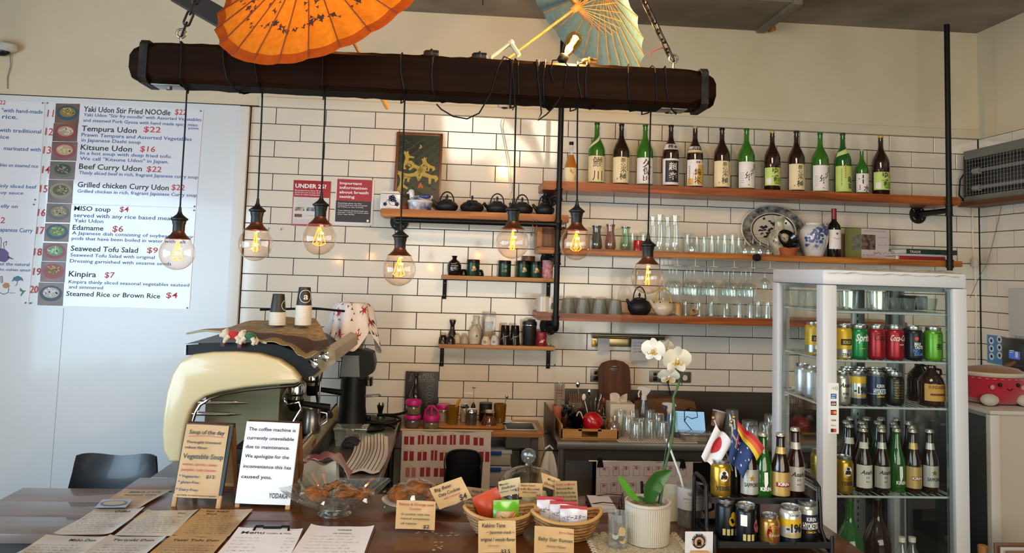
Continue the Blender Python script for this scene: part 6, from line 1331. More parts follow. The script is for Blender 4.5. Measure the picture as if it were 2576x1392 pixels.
# storage drawers with blue clips
x0,x1=AY(1232,1120,4.47).x,AY(1286,1120,4.47).x
for k,(pa,pb_,lab) in enumerate(((1133,1172,'upper'),(1174,1226,'middle'),(1228,1290,'lowest'))):
    za,zb_=AY(1255,pa,4.47).z,AY(1255,pb_,4.47).z
    t=thing('storage_box',lab+' clear storage box with blue clip under the pine bench','storage box',(x0,4.47,zb_+.001),0,'storage boxes under the pine bench');W,H=x1-x0,za-zb_-.002
    ob('tub',M().box(0,W,0,.26,0,H-.02,.006),mat('#9a948c' if k < 2 else '#8a3a24',.35),t);ob('lid',M().box(-.006,W+.006,-.006,.265,H-.02,H,.004),mat('#a8aab0',.3),t);ob('clip',M().box(W*.0,W*.56,-.014,-.006,H-.024,H-.002,.003),mat('#20408c',.35),t)
# paper bags and white clip hanging beside the prep bench
a=AY(1383,1100,4.30);t=thing('bag_hook','wire hook hung with paper bags beside the prep bench','hook',(xb-.03,4.32,ZBN-.02));ob('wire',M().tube([(.028,0,.0),(-.02,-.03,.06),(-.035,-.04,.03),(-.03,-.05,-.05)],.0025,6),STEEL,t)
for k in range(4): tag(ob('paper_bag',M().grid(lambda u,v: (-.03-.10*(1-v)*(u-.3),-.04-.008*k+.01*math.sin(u*4),-.03-.30*(1-v)),6,6,.002),mat('#8a6a4c',.8),None,(xb-.03,4.32,ZBN-.02)),'kraft paper bag on the wire hook, '+('first','second','third','fourth')[k]+' from the wall','bag','paper bags on the hook')
t=thing('white_apron','white cloth gathered in a clip beside the prep bench','cloth',(xb-.035,4.24,ZBN-.06));ob('cloth',M().grid(lambda u,v: ((u-.5)*.12*(.25+(1-v)**.7),.02*math.sin(u*12)*(1-v)-.01,-.26*(1-v)*(1-.25*math.sin(u*3.1))),18,10,.002),mat('#c8bfb0',.8),t);ob('clip',M().tube([(-.02,0,.01),(0,-.01,.03),(.02,0,.01)],.006,8),BW,t)
# ================================================================== prep bench
ZP=ZBN+.001
TR=wood('#9a6a34','#b98a4c',0,.5);x0,x1=AY(1411,1100,4.24).x,AY(1556,1100,4.24).x;W=x1-x0
t=thing('wooden_tray','wooden tray with handle slot full of utensils','tray',(x0,4.24,ZP))
ob('tray_base',M().box(0,W,0,.36,0,.008),TR,t)
ob('front_wall',M().box(0,W,0,.009,.006,.014).box(0,W*.36,0,.009,.014,.046).box(W*.64,W,0,.009,.014,.046).box(W*.3,W*.7,0,.009,.046,.058).box(0,W*.36,0,.009,.046,.056).box(W*.64,W,0,.009,.046,.056),TR,t)
ob('side_wall',M().box(0,.009,0,.36,.006,.08,.001),TR,t);ob('side_wall',M().box(W-.009,W,0,.36,.006,.055,.001),TR,t);ob('rear_wall',M().box(0,W,.351,.36,.006,.06,.001),TR,t)
zt2=ZP+.009
# straw jar, orange mug, steel tumblers
a=AY(1402,1018,4.62);t=thing('orange_mug','salmon orange mug behind the utensil tray','mug',(a.x,4.55,ZP));ob('vessel',M().lathe([(0,0),(.036,0),(.038,.004),(.038,.13),(.034,.13),(.034,.01),(0,.01)],22),mat('#b8694a',.5),t);ob('handle',M().tube([(.036,-.01,.11),(.058,-.02,.10),(.06,-.02,.06),(.036,-.01,.04)],.006,8),mat('#b8694a',.5),t)
t=thing('straw_jar','clear jar of red striped paper straws standing in the mug','jar',(a.x,4.55,ZP+.012));ob('glass_body',M().lathe([(0,0),(.03,0),(.031,.24),(.033,.245)],20),GJ,t)
ST=mat('#c8b8b0',.6);STR=mat('#a0303a',.6);q=random.Random(3)
for k in range(10):
    x,y=.017*math.cos(k*.63),.017*math.sin(k*.63);s=ob('straw',M().tube([(x*.6,y*.6,.1),(x,y,.22)],.0045,7),ST,t)
    st=M()
    for j in range(7): st.tube([(x*(.6+.4*j/7),y*(.6+.4*j/7),.104+j*.0165),(x*(.6+.4*j/7),y*(.6+.4*j/7),.112+j*.0165)],.0047,7,False)
    ob('stripe',st,STR,s)
a=AY(1428,1050,4.4);single('steel_tumbler','tall polished steel tumbler at the tray corner','tumbler',M().lathe([(0,0),(.032,0),(.036,.14),(.034,.14),(.03,.01),(0,.01)],20),CHROME,(a.x,4.42,zt2));a=AY(1447,1045,4.5)
single('clear_beaker','clear plastic beaker behind the black bowls','beaker',M().lathe([(0,.01),(.034,.01),(.04,.15),(.041,.15),(.035,0),(0,0)],20),CLEAR,(a.x,4.5,zt2))
bm_=M().lathe([(0,0),(.02,0),(.05,.028),(.052,.03),(.049,.03),(.018,.004),(0,.004)],24).mesh('black_bowl',mat('#0d0d0e',.2,coat=.4))
for k in range(5):
    o=tag(ob('black_bowl',bm_,None,None,(AY(1432,1065,4.32).x-.012+.009*k,4.315,zt2+.052+.0048*k)),'black bowl nested on its side in the tray, %s of five' % ('first','second','third','fourth','last')[k],'bowl','nested black bowls');o.rotation_euler=(R(8),R(62),0)
rm_=M().lathe([(0,.075),(.025,.074),(.05,.05),(.056,.02),(.057,0),(.054,0),(.047,.048),(0,.068)],26).mesh('red_bowl',mat('#a80e18',.25,coat=.3))
for k in range(3):
    o=tag(ob('red_bowl',rm_,None,None,(AY(1496,1070,4.31).x+.003*k,4.31,zt2+.058-k*.003)),'glossy red bowl nested in the tray, %s' % ('topmost','middle','innermost')[k],'bowl','nested red bowls');o.rotation_euler=(R(12),R(-38),0);o.scale=[.92**k]*3
def holder(label,px,Y,r,h,m,sticks,name='utensil_pot'):
    a=AY(px,1050,Y);t=thing(name,label,'pot',(a.x,Y,zt2));ob('vessel',M().lathe([(0,0),(r*.9,0),(r,h),(r*.92,h),(r*.84,.008),(0,.008)],20),m,t);return a.x
WD=mat('#7a4a28',.5);WDk=mat('#4a2418',.5)
def utensil(name,label,x,y,z,tip,kind,m):
    t=thing(name,label,name.replace('_',' '),(x,y,z));d=Vector(tip)
    if kind == 'stick': ob('shaft',M().tube([(0,0,0),d],[.0028,.0036],6),m,t)
    else:
        ob('shaft',M().tube([(0,0,0),d*.8],.003,6),m,t)
        if kind == 'spoon': o=ob('bowl',M().ball(tuple(d*.92),.013,12,8,.9,.35,1.5),m,t)
        elif kind == 'ladle': ob('bowl',M().ball(tuple(d),.02,12,8,1,.8,.6),m,t)
        else:
            for s in (-1,0,1): ob('tine',M().tube([d*.8,d*.86+Vector((s*.005,0,0)),d*1.02+Vector((s*.005,0,0))],.0014,5),m,t)
x=holder('dark wooden pot of chopsticks in the tray',1452,4.50,.04,.12,WDk,0)
for k in range(8): utensil('chopstick','wooden chopstick in the dark pot, leaning %s' % ('far left','left','slightly left','upright left','upright right','slightly right','right','far right')[k],x+.003*(k-4),4.50+.004*((k*3) % 5-2),zt2+.01,(.012*(k-3.5)*.9,.004*(k % 3),.185+.004*(k % 2)),'stick',WD)
utensil('table_spoon','steel spoon rising highest from the utensil tray',x+.02,4.50,zt2+.01,(-.02,.01,.26),'spoon',CHROME)
x=holder('black pot of forks and spoons in the tray',1492,4.46,.042,.10,BLKS,0)
for k,(dx,h_,kd,m_,lab) in enumerate(((-.05,.19,'spoon',mat('#d8d4cc',.3),'white spoon leaning over the black pot'),(-.02,.22,'spoon',CHROME,'steel spoon upright in the black pot'),(.01,.19,'fork',CHROME,'steel fork in the black pot middle'),(.035,.19,'fork',CHROME,'steel fork leaning toward the tissue box'),(.055,.17,'spoon',mat('#6a2a18',.4),'lacquered wooden spoon leaning toward the tissue box'))): utensil('spoon_piece' if kd == 'spoon' else 'fork',lab,x+dx*.2,4.46+.006*(k % 2),zt2+.01,(dx,0,h_),kd,m_)
a=AY(1512,1055,4.36);t=thing('steel_tongs_pot','steel pot of small tongs at the tray end','pot',(a.x,4.36,zt2));ob('vessel',M().lathe([(0,0),(.028,0),(.03,.085),(.028,.085),(.026,.008),(0,.008)],18),CHROME,t)
for s in (-1,1): ob('tong_arm',M().tube([(s*.012,0,.04),(s*.016,0,.1),(s*.008,0,.145)],.004,6),CHROME,t)
t=thing('black_whisk','black rubber ladles lying over the utensil tray','ladle',(AY(1462,1035,4.36).x,4.36,zt2));ob('cup',M().ball((0,0,.10),.03,16,10,1,.8,1.1),BLK,t);ob('band',M().tube([(-.03+.03*k/5,-.026,.10+.025*math.sin(k*.6)) for k in range(11)],.004,6),mat('#c8c4bc',.4),t);ob('stem',M().tube([(0,0,.0),(0,0,.08)],.006,8),BLK,t)
a=AY(1545,1085,4.3);t=thing('snack_bag','clear bag of pink and white sweets at the tray end','bag',(a.x,4.29,zt2));ob('sweets',M().ball((0,0,.035),.032,14,10,1,.8,1),mat('#b08a78',.8,noise=('#8a4a4a',70,(1,1,1))),t);ob('film',M().lathe([(0,0),(.036,.004),(.042,.035),(.03,.07),(.012,.085),(.026,.11)],16,sx=1,sy=.8),glass('#e8e4e0',.15,.6,.08,1,.05),t)
# tissue box, chopping boards, sprays
a,b=AY(1533,1060,4.5),AY(1594,1060,4.5);W=b.x-a.x;t=thing('tissue_box','white tissue box with a tissue pulled up','tissue box',(a.x,4.48,ZP));H=AY(1560,1016,4.5).z-ZP
ob('carton',M().box(0,W,0,.14,0,H,.003),mat('#c9bfae',.6),t);ob('tissue',M().grid(lambda u,v: (W*.1+W*.7*u+.02*v*math.sin(u*6),.07+.02*math.sin(u*9+v*2),H+.055*v*(.6+.4*math.sin(u*7+.6))),14,5,.001),mat('#d2c8b8',.8),t)
def chop(label,poly,Y,th,m,hole=None,tilt=6):
    zb_=min(AY(x,y,Y).z for x,y in poly);P=[AY(x,y,Y) for x,y in poly];t=thing('chopping_board',label,'board',(P[0].x,Y,ZP+.002));t.rotation_euler=(R(-tilt),0,0)
    pts=[(p.x-P[0].x,p.z-ZP) for p in P]
    if hole:
        c=AY(*hole[:2],Y);cx,cz=c.x-P[0].x,c.z-ZP;N=64;o_,n_=[],[]
        for k in range(N):
            a_=2*math.pi*k/N;dx,dz=math.cos(a_),math.sin(a_);best=9
            for (x1,z1),(x2,z2) in zip(pts,pts[1:]+pts[:1]):
                d=dx*(z2-z1)-dz*(x2-x1)
                if abs(d) > 1e-9:
                    s_=((x1-cx)*(z2-z1)-(z1-cz)*(x2-x1))/d;r_=((x1-cx)*dz-(z1-cz)*dx)/d
                    if s_ > 0 and -1e-6 <= r_ <= 1+1e-6: best=min(best,s_)
            o_.append((cx+dx*best,cz+dz*best));n_.append((cx+hole[2]*dx,cz+hole[3]*dz))
        vs=[(x,y,z) for y in (0,th) for q_ in (o_,n_) for x,z in q_];fs=[]
        for k in range(N): l=(k+1) % N;fs += [(k,l,N+l,N+k),(3*N+k,3*N+l,2*N+l,2*N+k),(2*N+k,2*N+l,l,k),(N+k,N+l,3*N+l,3*N+k)]
        ob('slab',M().add(vs,fs),m,t)
    else: ob('slab',M().prism(pts,0,th,'y'),m,t)
WAL=wood('#341a0a','#5c3516',2,.5,3,0,.25); 
chop('dark walnut chopping board with oval handle hole',[(1508,1062),(1508,928),(1516,916),(1535,909),(1552,908),(1570,912),(1584,922),(1587,935),(1590,1062)],YW-.12,.02,WAL,(1549,930,.028,.018),4)
chop('wide dark chopping board lying along the splashback',[(1602,1075),(1604,1000),(1612,996),(1735,999),(1742,1008),(1748,1075)],YW-.09,.018,wood('#3a2012','#4f2e1a',0,.5),None,4)
chop('lighter wooden board with handle hole in front of the wide one',[(1590,1075),(1598,1006),(1700,1003),(1748,1012),(1756,1050),(1752,1075)],YW-.13,.016,wood('#5a3a22','#6f4a2c',0,.5),(1731,1042,.018,.03),4)
def spray(label,px,pb,ptop,Y,bottle,head,trig,tilt=0):
    a=AY(px,pb,Y);H=AY(px,ptop,Y).z-ZP;t=thing('spray_bottle',label,'spray bottle',(a.x,Y,ZP),R(tilt));ob('bottle',M().lathe([(0,0),(.034,0),(.036,.006),(.034,H*.42),(.014,H*.66),(.013,H*.72)],22,sx=1,sy=.75),bottle,t)
    ob('collar',M().lathe([(.017,H*.68),(.017,H*.78),(.012,H*.8),(0,H*.8)],16),head,t);ob('spray_head',M().prism([(-.045,H*.93),(-.04,H*.99),(-.01,H),(.03,H*.97),(.036,H*.90),(.012,H*.78),(-.012,H*.78),(-.018,H*.90)],-.011,.011,'y'),head,t);ob('trigger',M().tube([(-.026,0,H*.9),(-.034,0,H*.82),(-.03,0,H*.74)],.005,8),trig,t);return t
spray('clear spray bottle with white trigger head',1619,1068,972,YW-.22,glass('#c8c4c0',.1,.6,.04,1,.1),mat('#d2ccc4',.4),mat('#d2ccc4',.4));spray('spray bottle with blue and white trigger head',1684,1095,1013,4.45,mat('#1a4a8c',.35),mat('#d2ccc4',.4),mat('#1a4a8c',.4))
single('drain_tray','dark shallow tray behind the upturned glasses','tray',M().box(-.12,.12,-.06,.06,0,.03,.006),mat('#2a1410',.5),(AY(1645,1060,4.62).x,4.56,ZP))
# striped towel and upturned glasses
t=thing('dish_towel','white striped dish towel under the upturned glasses','towel',(0,0,ZP));xa_,xb_=AY(1545,1105,4.3).x,AY(1740,1110,4.3).x
ob('cloth',M().box(xa_,xb_,4.19,4.52,0,.004,.001),mat('#c2b6ae',.85),t)
for k in range(26): x=xa_+.01+k*(xb_-xa_-.02)/26;ob('stripe',M().box(x,x+.0028,4.1895,4.52,.0036,.0046),mat('#6a4a48',.85),t)
for n,(px,Y,w_,h_) in enumerate(((1560,4.46,36,.125),(1592,4.50,34,.12),(1634,4.50,32,.118),(1580,4.33,36,.115),(1612,4.30,36,.105),(1636,4.30,34,.10),(1655,4.38,36,.12),(1668,4.27,32,.095),(1690,4.40,32,.125),(1600,4.24,34,.095))):
    tumbler('upturned clear glass on the dish towel, %s' % ('rear beside the tissue box','rear under the chopping board','rear under the spray bottle','middle near the tray','front middle','front beside the middle one','domed one near the orchid stem','front by the orchid stem','rear by the tablet','front nearest the tray')[n],px,Y,ZP+.0046,w_,h_,CLEAR,.8,True,'glasses on the dish towel',py=1100)
# tablet, cable, clear box, cups to the right
a,b=AY(1696,1088,4.42),AY(1772,1088,4.42);t=thing('tablet','tablet with light blue screen leaning among the glasses','tablet',(a.x,4.40,ZP+.012));t.rotation_euler=(R(-24),0,R(-6));W=b.x-a.x;H=.125
ob('case',M().box(-.006,W+.006,0,.010,-.006,H+.008,.003),BLKS,t);ob('screen',M().box(.002,W-.004,-.0012,0,.004,H,0),mat('#8ab8dc',.3,emit=.55),t)
i=Ink((0,-.0012,0));[i.scribble(.02+.06*(k % 2),.06+.06*(k % 2),H*(.85-.12*(k//2)),.004,k) for k in range(6)];ob('screen_print',i,mat('#5a7a94',.5),t)
single('tablet_stand','dark stand propping up the tablet','stand',M().box(-.1,.12,-.045,.09,0,.009,.003),mat('#3a1f16',.4),(AY(1735,1100,4.36).x,4.35,ZP))
ob_=M().tube([AY(x,y,4.36) for x,y in ((1722,1062),(1722,1035),(1735,1026),(1752,1032),(1755,1050),(1740,1054),(1728,1048),(1722,1060),(1738,1080),(1748,1090))],.0026,6);single('charging_cable','thin black charging cable looped over the tablet','cable',ob_,BLK)
a=AY(1748,1110,4.26);t=thing('sandwich_box','clear plastic box of pale food before the tablet','container',(a.x,4.255,ZP),R(-6));ob('tub',M().prism([(-.078,0),(.078,0),(.088,.04),(-.088,.04)],-.05,.05,'y'),glass('#e0dcd4',.12,.6,.06,1,.1),t);ob('lid',M().box(-.09,.09,-.054,.054,.04,.048,.004),glass('#e0dcd4',.12,.6,.06,1,.1),t);ob('food',M().box(-.06,.06,-.04,.04,.003,.03,.01),mat('#b8a488',.8),t)
a=AY(1802,1090,4.5);t=thing('printed_mug','tilted white mug with dark red print by the flags','mug',(a.x,4.5,ZP+.03));t.rotation_euler=(R(-8),R(14),0);ob('vessel',M().lathe([(0,0),(.034,0),(.04,.09),(.037,.09),(.032,.006),(0,.006)],22),mat('#b8aca0',.4,noise=('#6a2a24',22,(1,1,1))),t);ob('rim',M().lathe([(.04,.086),(.042,.09),(.04,.094),(.036,.092)],22),BW,t)
for n,(px,Y,w_,h_) in enumerate(((1841,4.5,38,.13),(1886,4.42,46,.085),(1898,4.3,38,.075),(1926,4.34,36,.09),(1938,4.46,36,.115))):
    tumbler('upturned glass behind the flags, %s' % ('tall one nearest the mug','wide one with thick base','low one in front','low one by the fridge','tall one by the fridge')[n],px,Y,ZP+.001,w_,h_,CLEAR,.84,True,'glasses behind the flags',py=1095)
# lower cloth with outline gift print, clips
t,W,H=gift_cloth('white cloth with red outline gift print under the prep bench',1500,1160,1742,1275,4.16,'#b4a8a2',('#8c2030','#94303a'),9,True,'gift_cloth')
ob('rail',M().tube([(-.04,.012,H-.004),(W+.05,.012,H-.004)],.006,8),STEEL,t)
for x in (.02,W-.06): ob('binder_clip',M().prism([(x-.018,H-.03),(x+.018,H-.03),(x+.010,H+.012),(x-.010,H+.012)],-.014,.012,'y'),BLK,t)
# ================================================================== glass display fridge
FX0,FX1,FY0,FY1=1.385,AY(2434,800,2.8).x,2.80,3.26;FT=AY(2250,683,2.8).z
WH=mat('#c9c7c6',.35,coat=.2);FGL=glass('#fafdfc',.03,.5,.01)
fr=thing('display_fridge','white framed glass display fridge full of drinks','fridge',(0,0,0));pw=.055
for x,y in ((FX0,FY0),(FX1-pw,FY0),(FX0,FY1-pw),(FX1-pw,FY1-pw)): ob('corner_post',M().box(x,x+pw,y,y+pw,.551,FT-.0585,.006),WH,fr)
ob('top_box',M().box(FX0,FX1,FY0,FY1,FT-.058,FT,.012),WH,fr);ob('base_box',M().box(FX0,FX1,FY0,FY1,.08,.55,.012),WH,fr);ob('inner_ceiling',M().box(FX0+.05,FX1-.05,FY0+.06,FY1-.06,FT-.075,FT-.059),mat('#8d9290',.4),fr)
for n_,q in (('front_door',(FX0+pw,FX1-pw,FY0+.012,FY0+.018)),('rear_pane',(FX0+pw,FX1-pw,FY1-.018,FY1-.012)),('left_pane',(FX0+.012,FX0+.018,FY0+pw,FY1-pw)),('right_pane',(FX1-.018,FX1-.012,FY0+pw,FY1-pw))):
    p=ob('glass_pane',M().box(q[0],q[1],q[2],q[3],.55,FT-.058),FGL,fr)
AL=mat('#8f9694',.3,.8)
for x,y in ((FX1-pw-.012,FY0+.02),(FX0+.02,FY1-pw-.012),(FX1-.03,FY1-pw-.012),(FX0+.02,FY0+pw)): ob('edge_strip',M().box(x,x+.012,y,y+.012,.55,FT-.07),AL,fr)
ob('light_column',M().box(1.72,1.775,FY1-.05,FY1-.03,.55,FT-.07,.003),AL,fr);sl=M();[sl.box(1.738,1.744,FY1-.0505,FY1-.0495,.6+.026*k,.612+.026*k) for k in range(44)];ob('slot_pattern',sl,BLK,fr)
ob('rear_frame',M().box(FX1-.085,FX1-.065,FY1-.06,FY1-.045,1.45,FT-.08,.003),mat('#4a4c4a',.4),fr)
SHW=mat('#c4c8c4',.3,.3)
def fshelf(z):
    x0,x1,y0,y1=FX0+.03,FX1-.035,FY0+.035,FY1-.04
    s=ob('wire_shelf',M().tube([(x0,y0,z-.004),(x1,y0,z-.004),(x1,y1,z-.004),(x0,y1,z-.004)],.0045,7,closed=True),SHW,fr)
    for k in range(18): x=x0+(x1-x0)*(k+.5)/18;ob('shelf_wire',M().tube([(x,y0,z-.0022),(x,y1,z-.0022)],.002,5),SHW,s)
FZ=[AY(2300,y,FY0+.035).z for y in (788,910,1026,1249)]+[.56+.08]
for z in FZ[:4]: fshelf(z)
# glasses on the top tier
CUT=glass('#f0f4f2',.14,.9,.03)
for n,(px,y,w_,h_) in enumerate(((2134,2.95,50,.075),(2207,2.93,58,.077),(2246,3.02,40,.052),(2280,2.98,48,.052),(2331,2.95,52,.056),(2010,3.12,40,.07),(2040,3.02,44,.072),(2062,3.10,40,.07))):
    tumbler('clear %s tumbler in the fridge top tier, %s' % ('cut glass' if n < 2 else 'low',('nearest the front post','middle of the front','half behind the cut one','low one middle','low one nearest the side','behind the side pane, rear','behind the side pane, front','behind the side pane, deepest')[n]),px,y,FZ[0],w_,h_,CUT if n < 2 else CLEAR,.92 if n < 2 else .8,False,'glasses in the fridge',py=780)
a=AY(2300,755,3.15);single('black_case','black case lying at the back of the fridge top tier','case',M().box(-.055,.055,-.02,.02,0,.06,.006),mat('#2a2d2e',.4),(a.x,3.16,FZ[0]))
# --- cans and bottles, used in the fridge and on the counter rack
LIDM=mat('#b8b6b0',.25,.9)
_cl={}
def can(label,p,m,inks=(),r=.033,h=.122,bands=(),group=None,rz=0):
    k=(r,h)
    if k not in _cl: _cl[k]=(M().lathe([(r*.80,h-.012),(r*.84,h-.004),(r*.84,h),(r*.78,h),(r*.76,h-.005),(0,h-.005)],22).mesh('can_lid',LIDM),M().box(-.006,.008,-.006,.006,h-.0045,h-.0025,.001).mesh('ring_pull',LIDM),{})
    lid,tab,bod=_cl[k]
    if m.name not in bod: bod[m.name]=M().lathe([(0,.003),(r*.7,.003),(r*.78,0),(r*.97,.008),(r,.014),(r,h-.024),(r*.93,h-.016),(r*.80,h-.011)],26).mesh('can_body',m)
    t=thing('drink_can',label,'can',p,rz,group);ob('can_body',bod[m.name],None,t);l=ob('can_lid',lid,None,t);ob('ring_pull',tab,None,l)
    for z0,z1,mm in bands: ob('colour_band',M().lathe([(r+.0005,z0*h),(r+.0005,z1*h)],26),mm,t)
    for mm,fn in inks:
        i=Ink((0,0,0),lift=.0012,bend=r);fn(i,h,r);ob('lettering',i,mm,t)
    return t
def beer(label,p,gm,bodylab=None,necklab=None,inks=(),H=.225,r=.0305,group=None,rz=0,cap='#b9b2a6'):
    t=thing('beer_bottle',label,'bottle',p,rz,group);k=('beer',H,r,gm.name)
    if k not in _gc:
        _gc[k]=M().lathe([(0,0),(r*.95,0),(r,.005),(r,H*.46),(r*.92,H*.54),(r*.60,H*.68),(r*.46,H*.78),(r*.43,H*.93),(r*.50,H*.935),(r*.50,H*.955),(r*.42,H*.96)],24).mesh('glass_body',gm)
        _gc['cap'+str(k)]=M().lathe([(0,H),(r*.42,H),(r*.50,H*.985),(r*.54,H*.955),(r*.46,H*.957)],21).mesh('crown_cap',mat(cap,.35,.8))
    ob('glass_body',_gc[k],None,t);ob('crown_cap',_gc['cap'+str(k)],None,t)
    if bodylab: ob('paper_label',patch(r+.0007,H*bodylab[1],H*bodylab[2],80),bodylab[0],t)
    if necklab: ob('neck_label',M().lathe([(r*.585,H*.69),(r*.475,H*.79)],18,a0=R(-175),a1=R(-5)).xf(Matrix.Translation((0,-.0006,0)) @ Matrix.Diagonal((1.03,1.03,1,1))),necklab,t)
    for mm,fn in inks:
        i=Ink((0,0,0),lift=.0014,bend=r);fn(i,H,r);ob('lettering',i,mm,t)
    return t
WT=mat('#e6e2da',.5);GLD=mat('#b08a2e',.28,.75);SIL=mat('#b4b2ac',.28,.7);BKC=mat('#17171a',.3,.3);REDC=mat('#9c141f',.28,.4);GRC=mat('#0f7a3c',.28,.4);YEL=mat('#d8aa20',.35,.2);LIM=mat('#5c9a20',.3,.3)
BRW=mat('#241006',.07,coat=.6);GRN=glass('#2a6a1c',.08,.5,.03,1,.55);GOLDL=mat('#c0a060',.35,.4);SILL=mat('#b6b2a8',.35,.4)
T=lambda s,x,z,cap,w_=None,b=.02,al='c',sh=0: (lambda i,h,r: i.t(s,x,h*z,cap,w_,b,al,shear=sh))
def fx(px,y): return AY(px,900,y).x
G2='cans in the fridge second tier';y=2.885
def soda(tag_,px,y,m,inks=(),bands=(),h=.128): return can(tag_,(fx(px,y),y,FZ[1]),m,inks,.0335,h,bands,G2)
squash=((INK,lambda i,h,r: (i.rect(-.022,.022,h*.42,h*.60),i.t('ZERO',0,h*.10,.010,None,.02,'c'))),(mat('#e6c23a',.4),T('SOLO',0,.46,.012,.03)),(WT,lambda i,h,r: i.poly([(-.024,h*.40),(.024,h*.40),(.01,h*.18),(.014,h*.05),(-.014,h*.05),(-.01,h*.18)],-.0004)))
soda('yellow lemon squash can seen through the side pane',2047,3.02,YEL,squash,((0.08,.3,SIL),));soda('yellow lemon squash can half hidden by the front post',2120,y,YEL,squash,((0.08,.3,SIL),))
soda('green soft drink can with white script in the fridge',2160,y,GRC,((WT,T('Sprite',.004,.55,.026,.062,.03,'c',.2)),(YEL,T('LEMON',0,.32,.004,.02))))
soda('red cola can next to the green can',2204,y,REDC,((BKC,T('Coca',0,.58,.024,.05,.01,'c',.3)),));soda('red cola can with white script next to the black can',2251,y,REDC,((WT,T('Coca-Cola',0,.58,.022,.07,.012,'c',.3)),(WT,T('CLASSIC',.01,.45,.005,.022))))
soda('black cola can with bold lettering in the fridge',2299,y,BKC,((WT,lambda i,h,r: (i.t('MAX',-.004,h*.46,.011,.024,.03,'c'),i.t('TASTE',0,h*.36,.011,.032,.03,'c'))),(mat('#3a7ac0',.4),lambda i,h,r: (i.t('NO',-.008,h*.26,.011,None,.03,'c'),i.t('SUGAR',0,h*.16,.011,.036,.03,'c'))),(REDC,lambda i,h,r: i.disc(-.008,h*.66,.007)))) 
soda('bright green tea can with brush characters',2348,y,LIM,((INK,lambda i,h,r: (i.t('茶',.003,h*.36,.022,None,.03,'c'),i.vert('お〜い',.004,h*.72,.013,.02),i.t('ITO EN',0,h*.82,.005,None,.02,'c'))),))
nm='second third'.split()
for k,(px,m_) in enumerate(((2130,YEL),(2167,GRC),(2208,REDC),(2250,REDC),(2293,BKC))):
    soda('%s can in the rear row of the soft drinks' % ('yellow','green','first red','second red','black')[k],px,2.965,m_)
G3='cans in the fridge third tier';y=2.89
def c3(lab,px,y,m,inks=(),bands=(),r=.033,h=.122): return can(lab,(fx(px,y),y,FZ[2]),m,inks,r,h,bands,G3)
i196=((INK,T('-196',0,.38,.023,.05,.05)),(YEL,T('DOUBLE LEMON',0,.26,.008,.05,.03)));b196=((.68,.88,YEL),(0.03,.22,BKC))
dry=((INK,lambda i,h,r: (i.t('Asahi',0,h*.55,.016,.042,.02,'c',shear=.3),i.t('0.0%',0,h*.32,.008,None,.02,'c'),i.t('辛口',0,h*.2,.006,None,.02,'c'))),)
hyo=((WT,lambda i,h,r: (i.t('KIRIN',0,h*.56,.012,.03,.02,'c'),i.t('HYOKETSU',0,h*.37,.018,.052,.03,'c'))),(YEL,T('LEMON',0,.26,.006,.03)))
c3('silver dry beer can half hidden by the front post',2117,y,SIL,dry);c3('yellow and black lemon chuhai can with big numerals',2155,y,SIL,i196,b196);c3('dark blue and silver chuhai can in the third tier',2204,y,SIL,hyo,((.0,.34,BKC),(.36,.9,mat('#23304a',.3,.4))));c3('black and gold can at the end of the third tier',2250,y,mat('#1c1a12',.3,.4),((GLD,lambda i,h,r: [i.scribble(-.02,.02,h*(.7-.08*k),.006,k) for k in range(7)]),))
for n,(px,yy) in enumerate(((2128,2.965),(2162,2.965),(2200,2.965),(2240,2.965),(2132,3.04),(2165,3.04),(2200,3.04),(2235,3.04))): c3('can in the %s row of the third tier, %s' % ('second' if n < 4 else 'rearmost',('leftmost','second','third','rightmost')[n % 4]),px,yy,(BKC,SIL)[n % 2])
for n,(px,yy) in enumerate(((2019,3.13),(2042,3.04),(2066,2.95))): c3('silver beer can behind the side pane, %s' % ('farthest from the post','middle','nearest the post')[n],px,yy,mat('#c4c8c8',.28,.6),((mat('#5a6a7a',.4),T('辛口',0,.4,.012)),))
def jug(lab,px,y,lb):
    t=thing('ginger_jug',lab,'bottle',(fx(px,y),y,FZ[2]));r=.047;H=.152;JB=mat('#2a1408',.08,coat=.5)
    ob('glass_body',M().lathe([(0,0),(r*.96,0),(r,.006),(r,H*.56),(r*.86,H*.70),(r*.42,H*.85),(r*.34,H*.9),(r*.38,H*.93),(r*.34,H)],26),JB,t);ob('loop_handle',M().tube([(r*.3,-.01,H*.92),(r*.62,-.014,H*.9),(r*.66,-.014,H*.8),(r*.5,-.012,H*.76)],.005,8),JB,t)
    if lb: ob('paper_label',patch(r+.0008,H*.14,H*.56,62),mat('#c08a34',.5),t);i=Ink((0,0,0),lift=.0016,bend=r);i.t('BUNDABERG',.0,H*.45,.012,.07,.01,'c');i.rect(-.03,.03,H*.28,H*.33);ob('lettering',i,mat('#5a2410',.5),t)
jug('brown ginger beer jug with yellow label in the fridge',2342,2.90,True);jug('brown ginger beer jug behind the labelled one',2312,3.01,False)
G4='beer bottles in the fridge';y=2.895
def b4(lab,px,y,gm,*a_,**k_): return beer(lab,(fx(px,y),y,FZ[3]),gm,*a_,group=G4,H=.235,**k_)
def yebisu(i,h,r): i.t('YEBISU',0,h*.25,.013,.052,.02,'c')
yeb=((INK,yebisu),(mat('#8a5a1a',.4),T('Premium',0,.40,.006,.03,.0,'c',.3)),(WT,lambda i,h,r: i.disc(0,h*.63,.015,0,12,1.2)),(INK,lambda i,h,r: (i.disc(0,h*.70,.006,.0003),i.poly([(-.011,h*.54),(.011,h*.54),(.008,h*.65),(-.008,h*.65)],.0003))),(REDC,lambda i,h,r: i.disc(.008,h*.60,.004,.0006)))
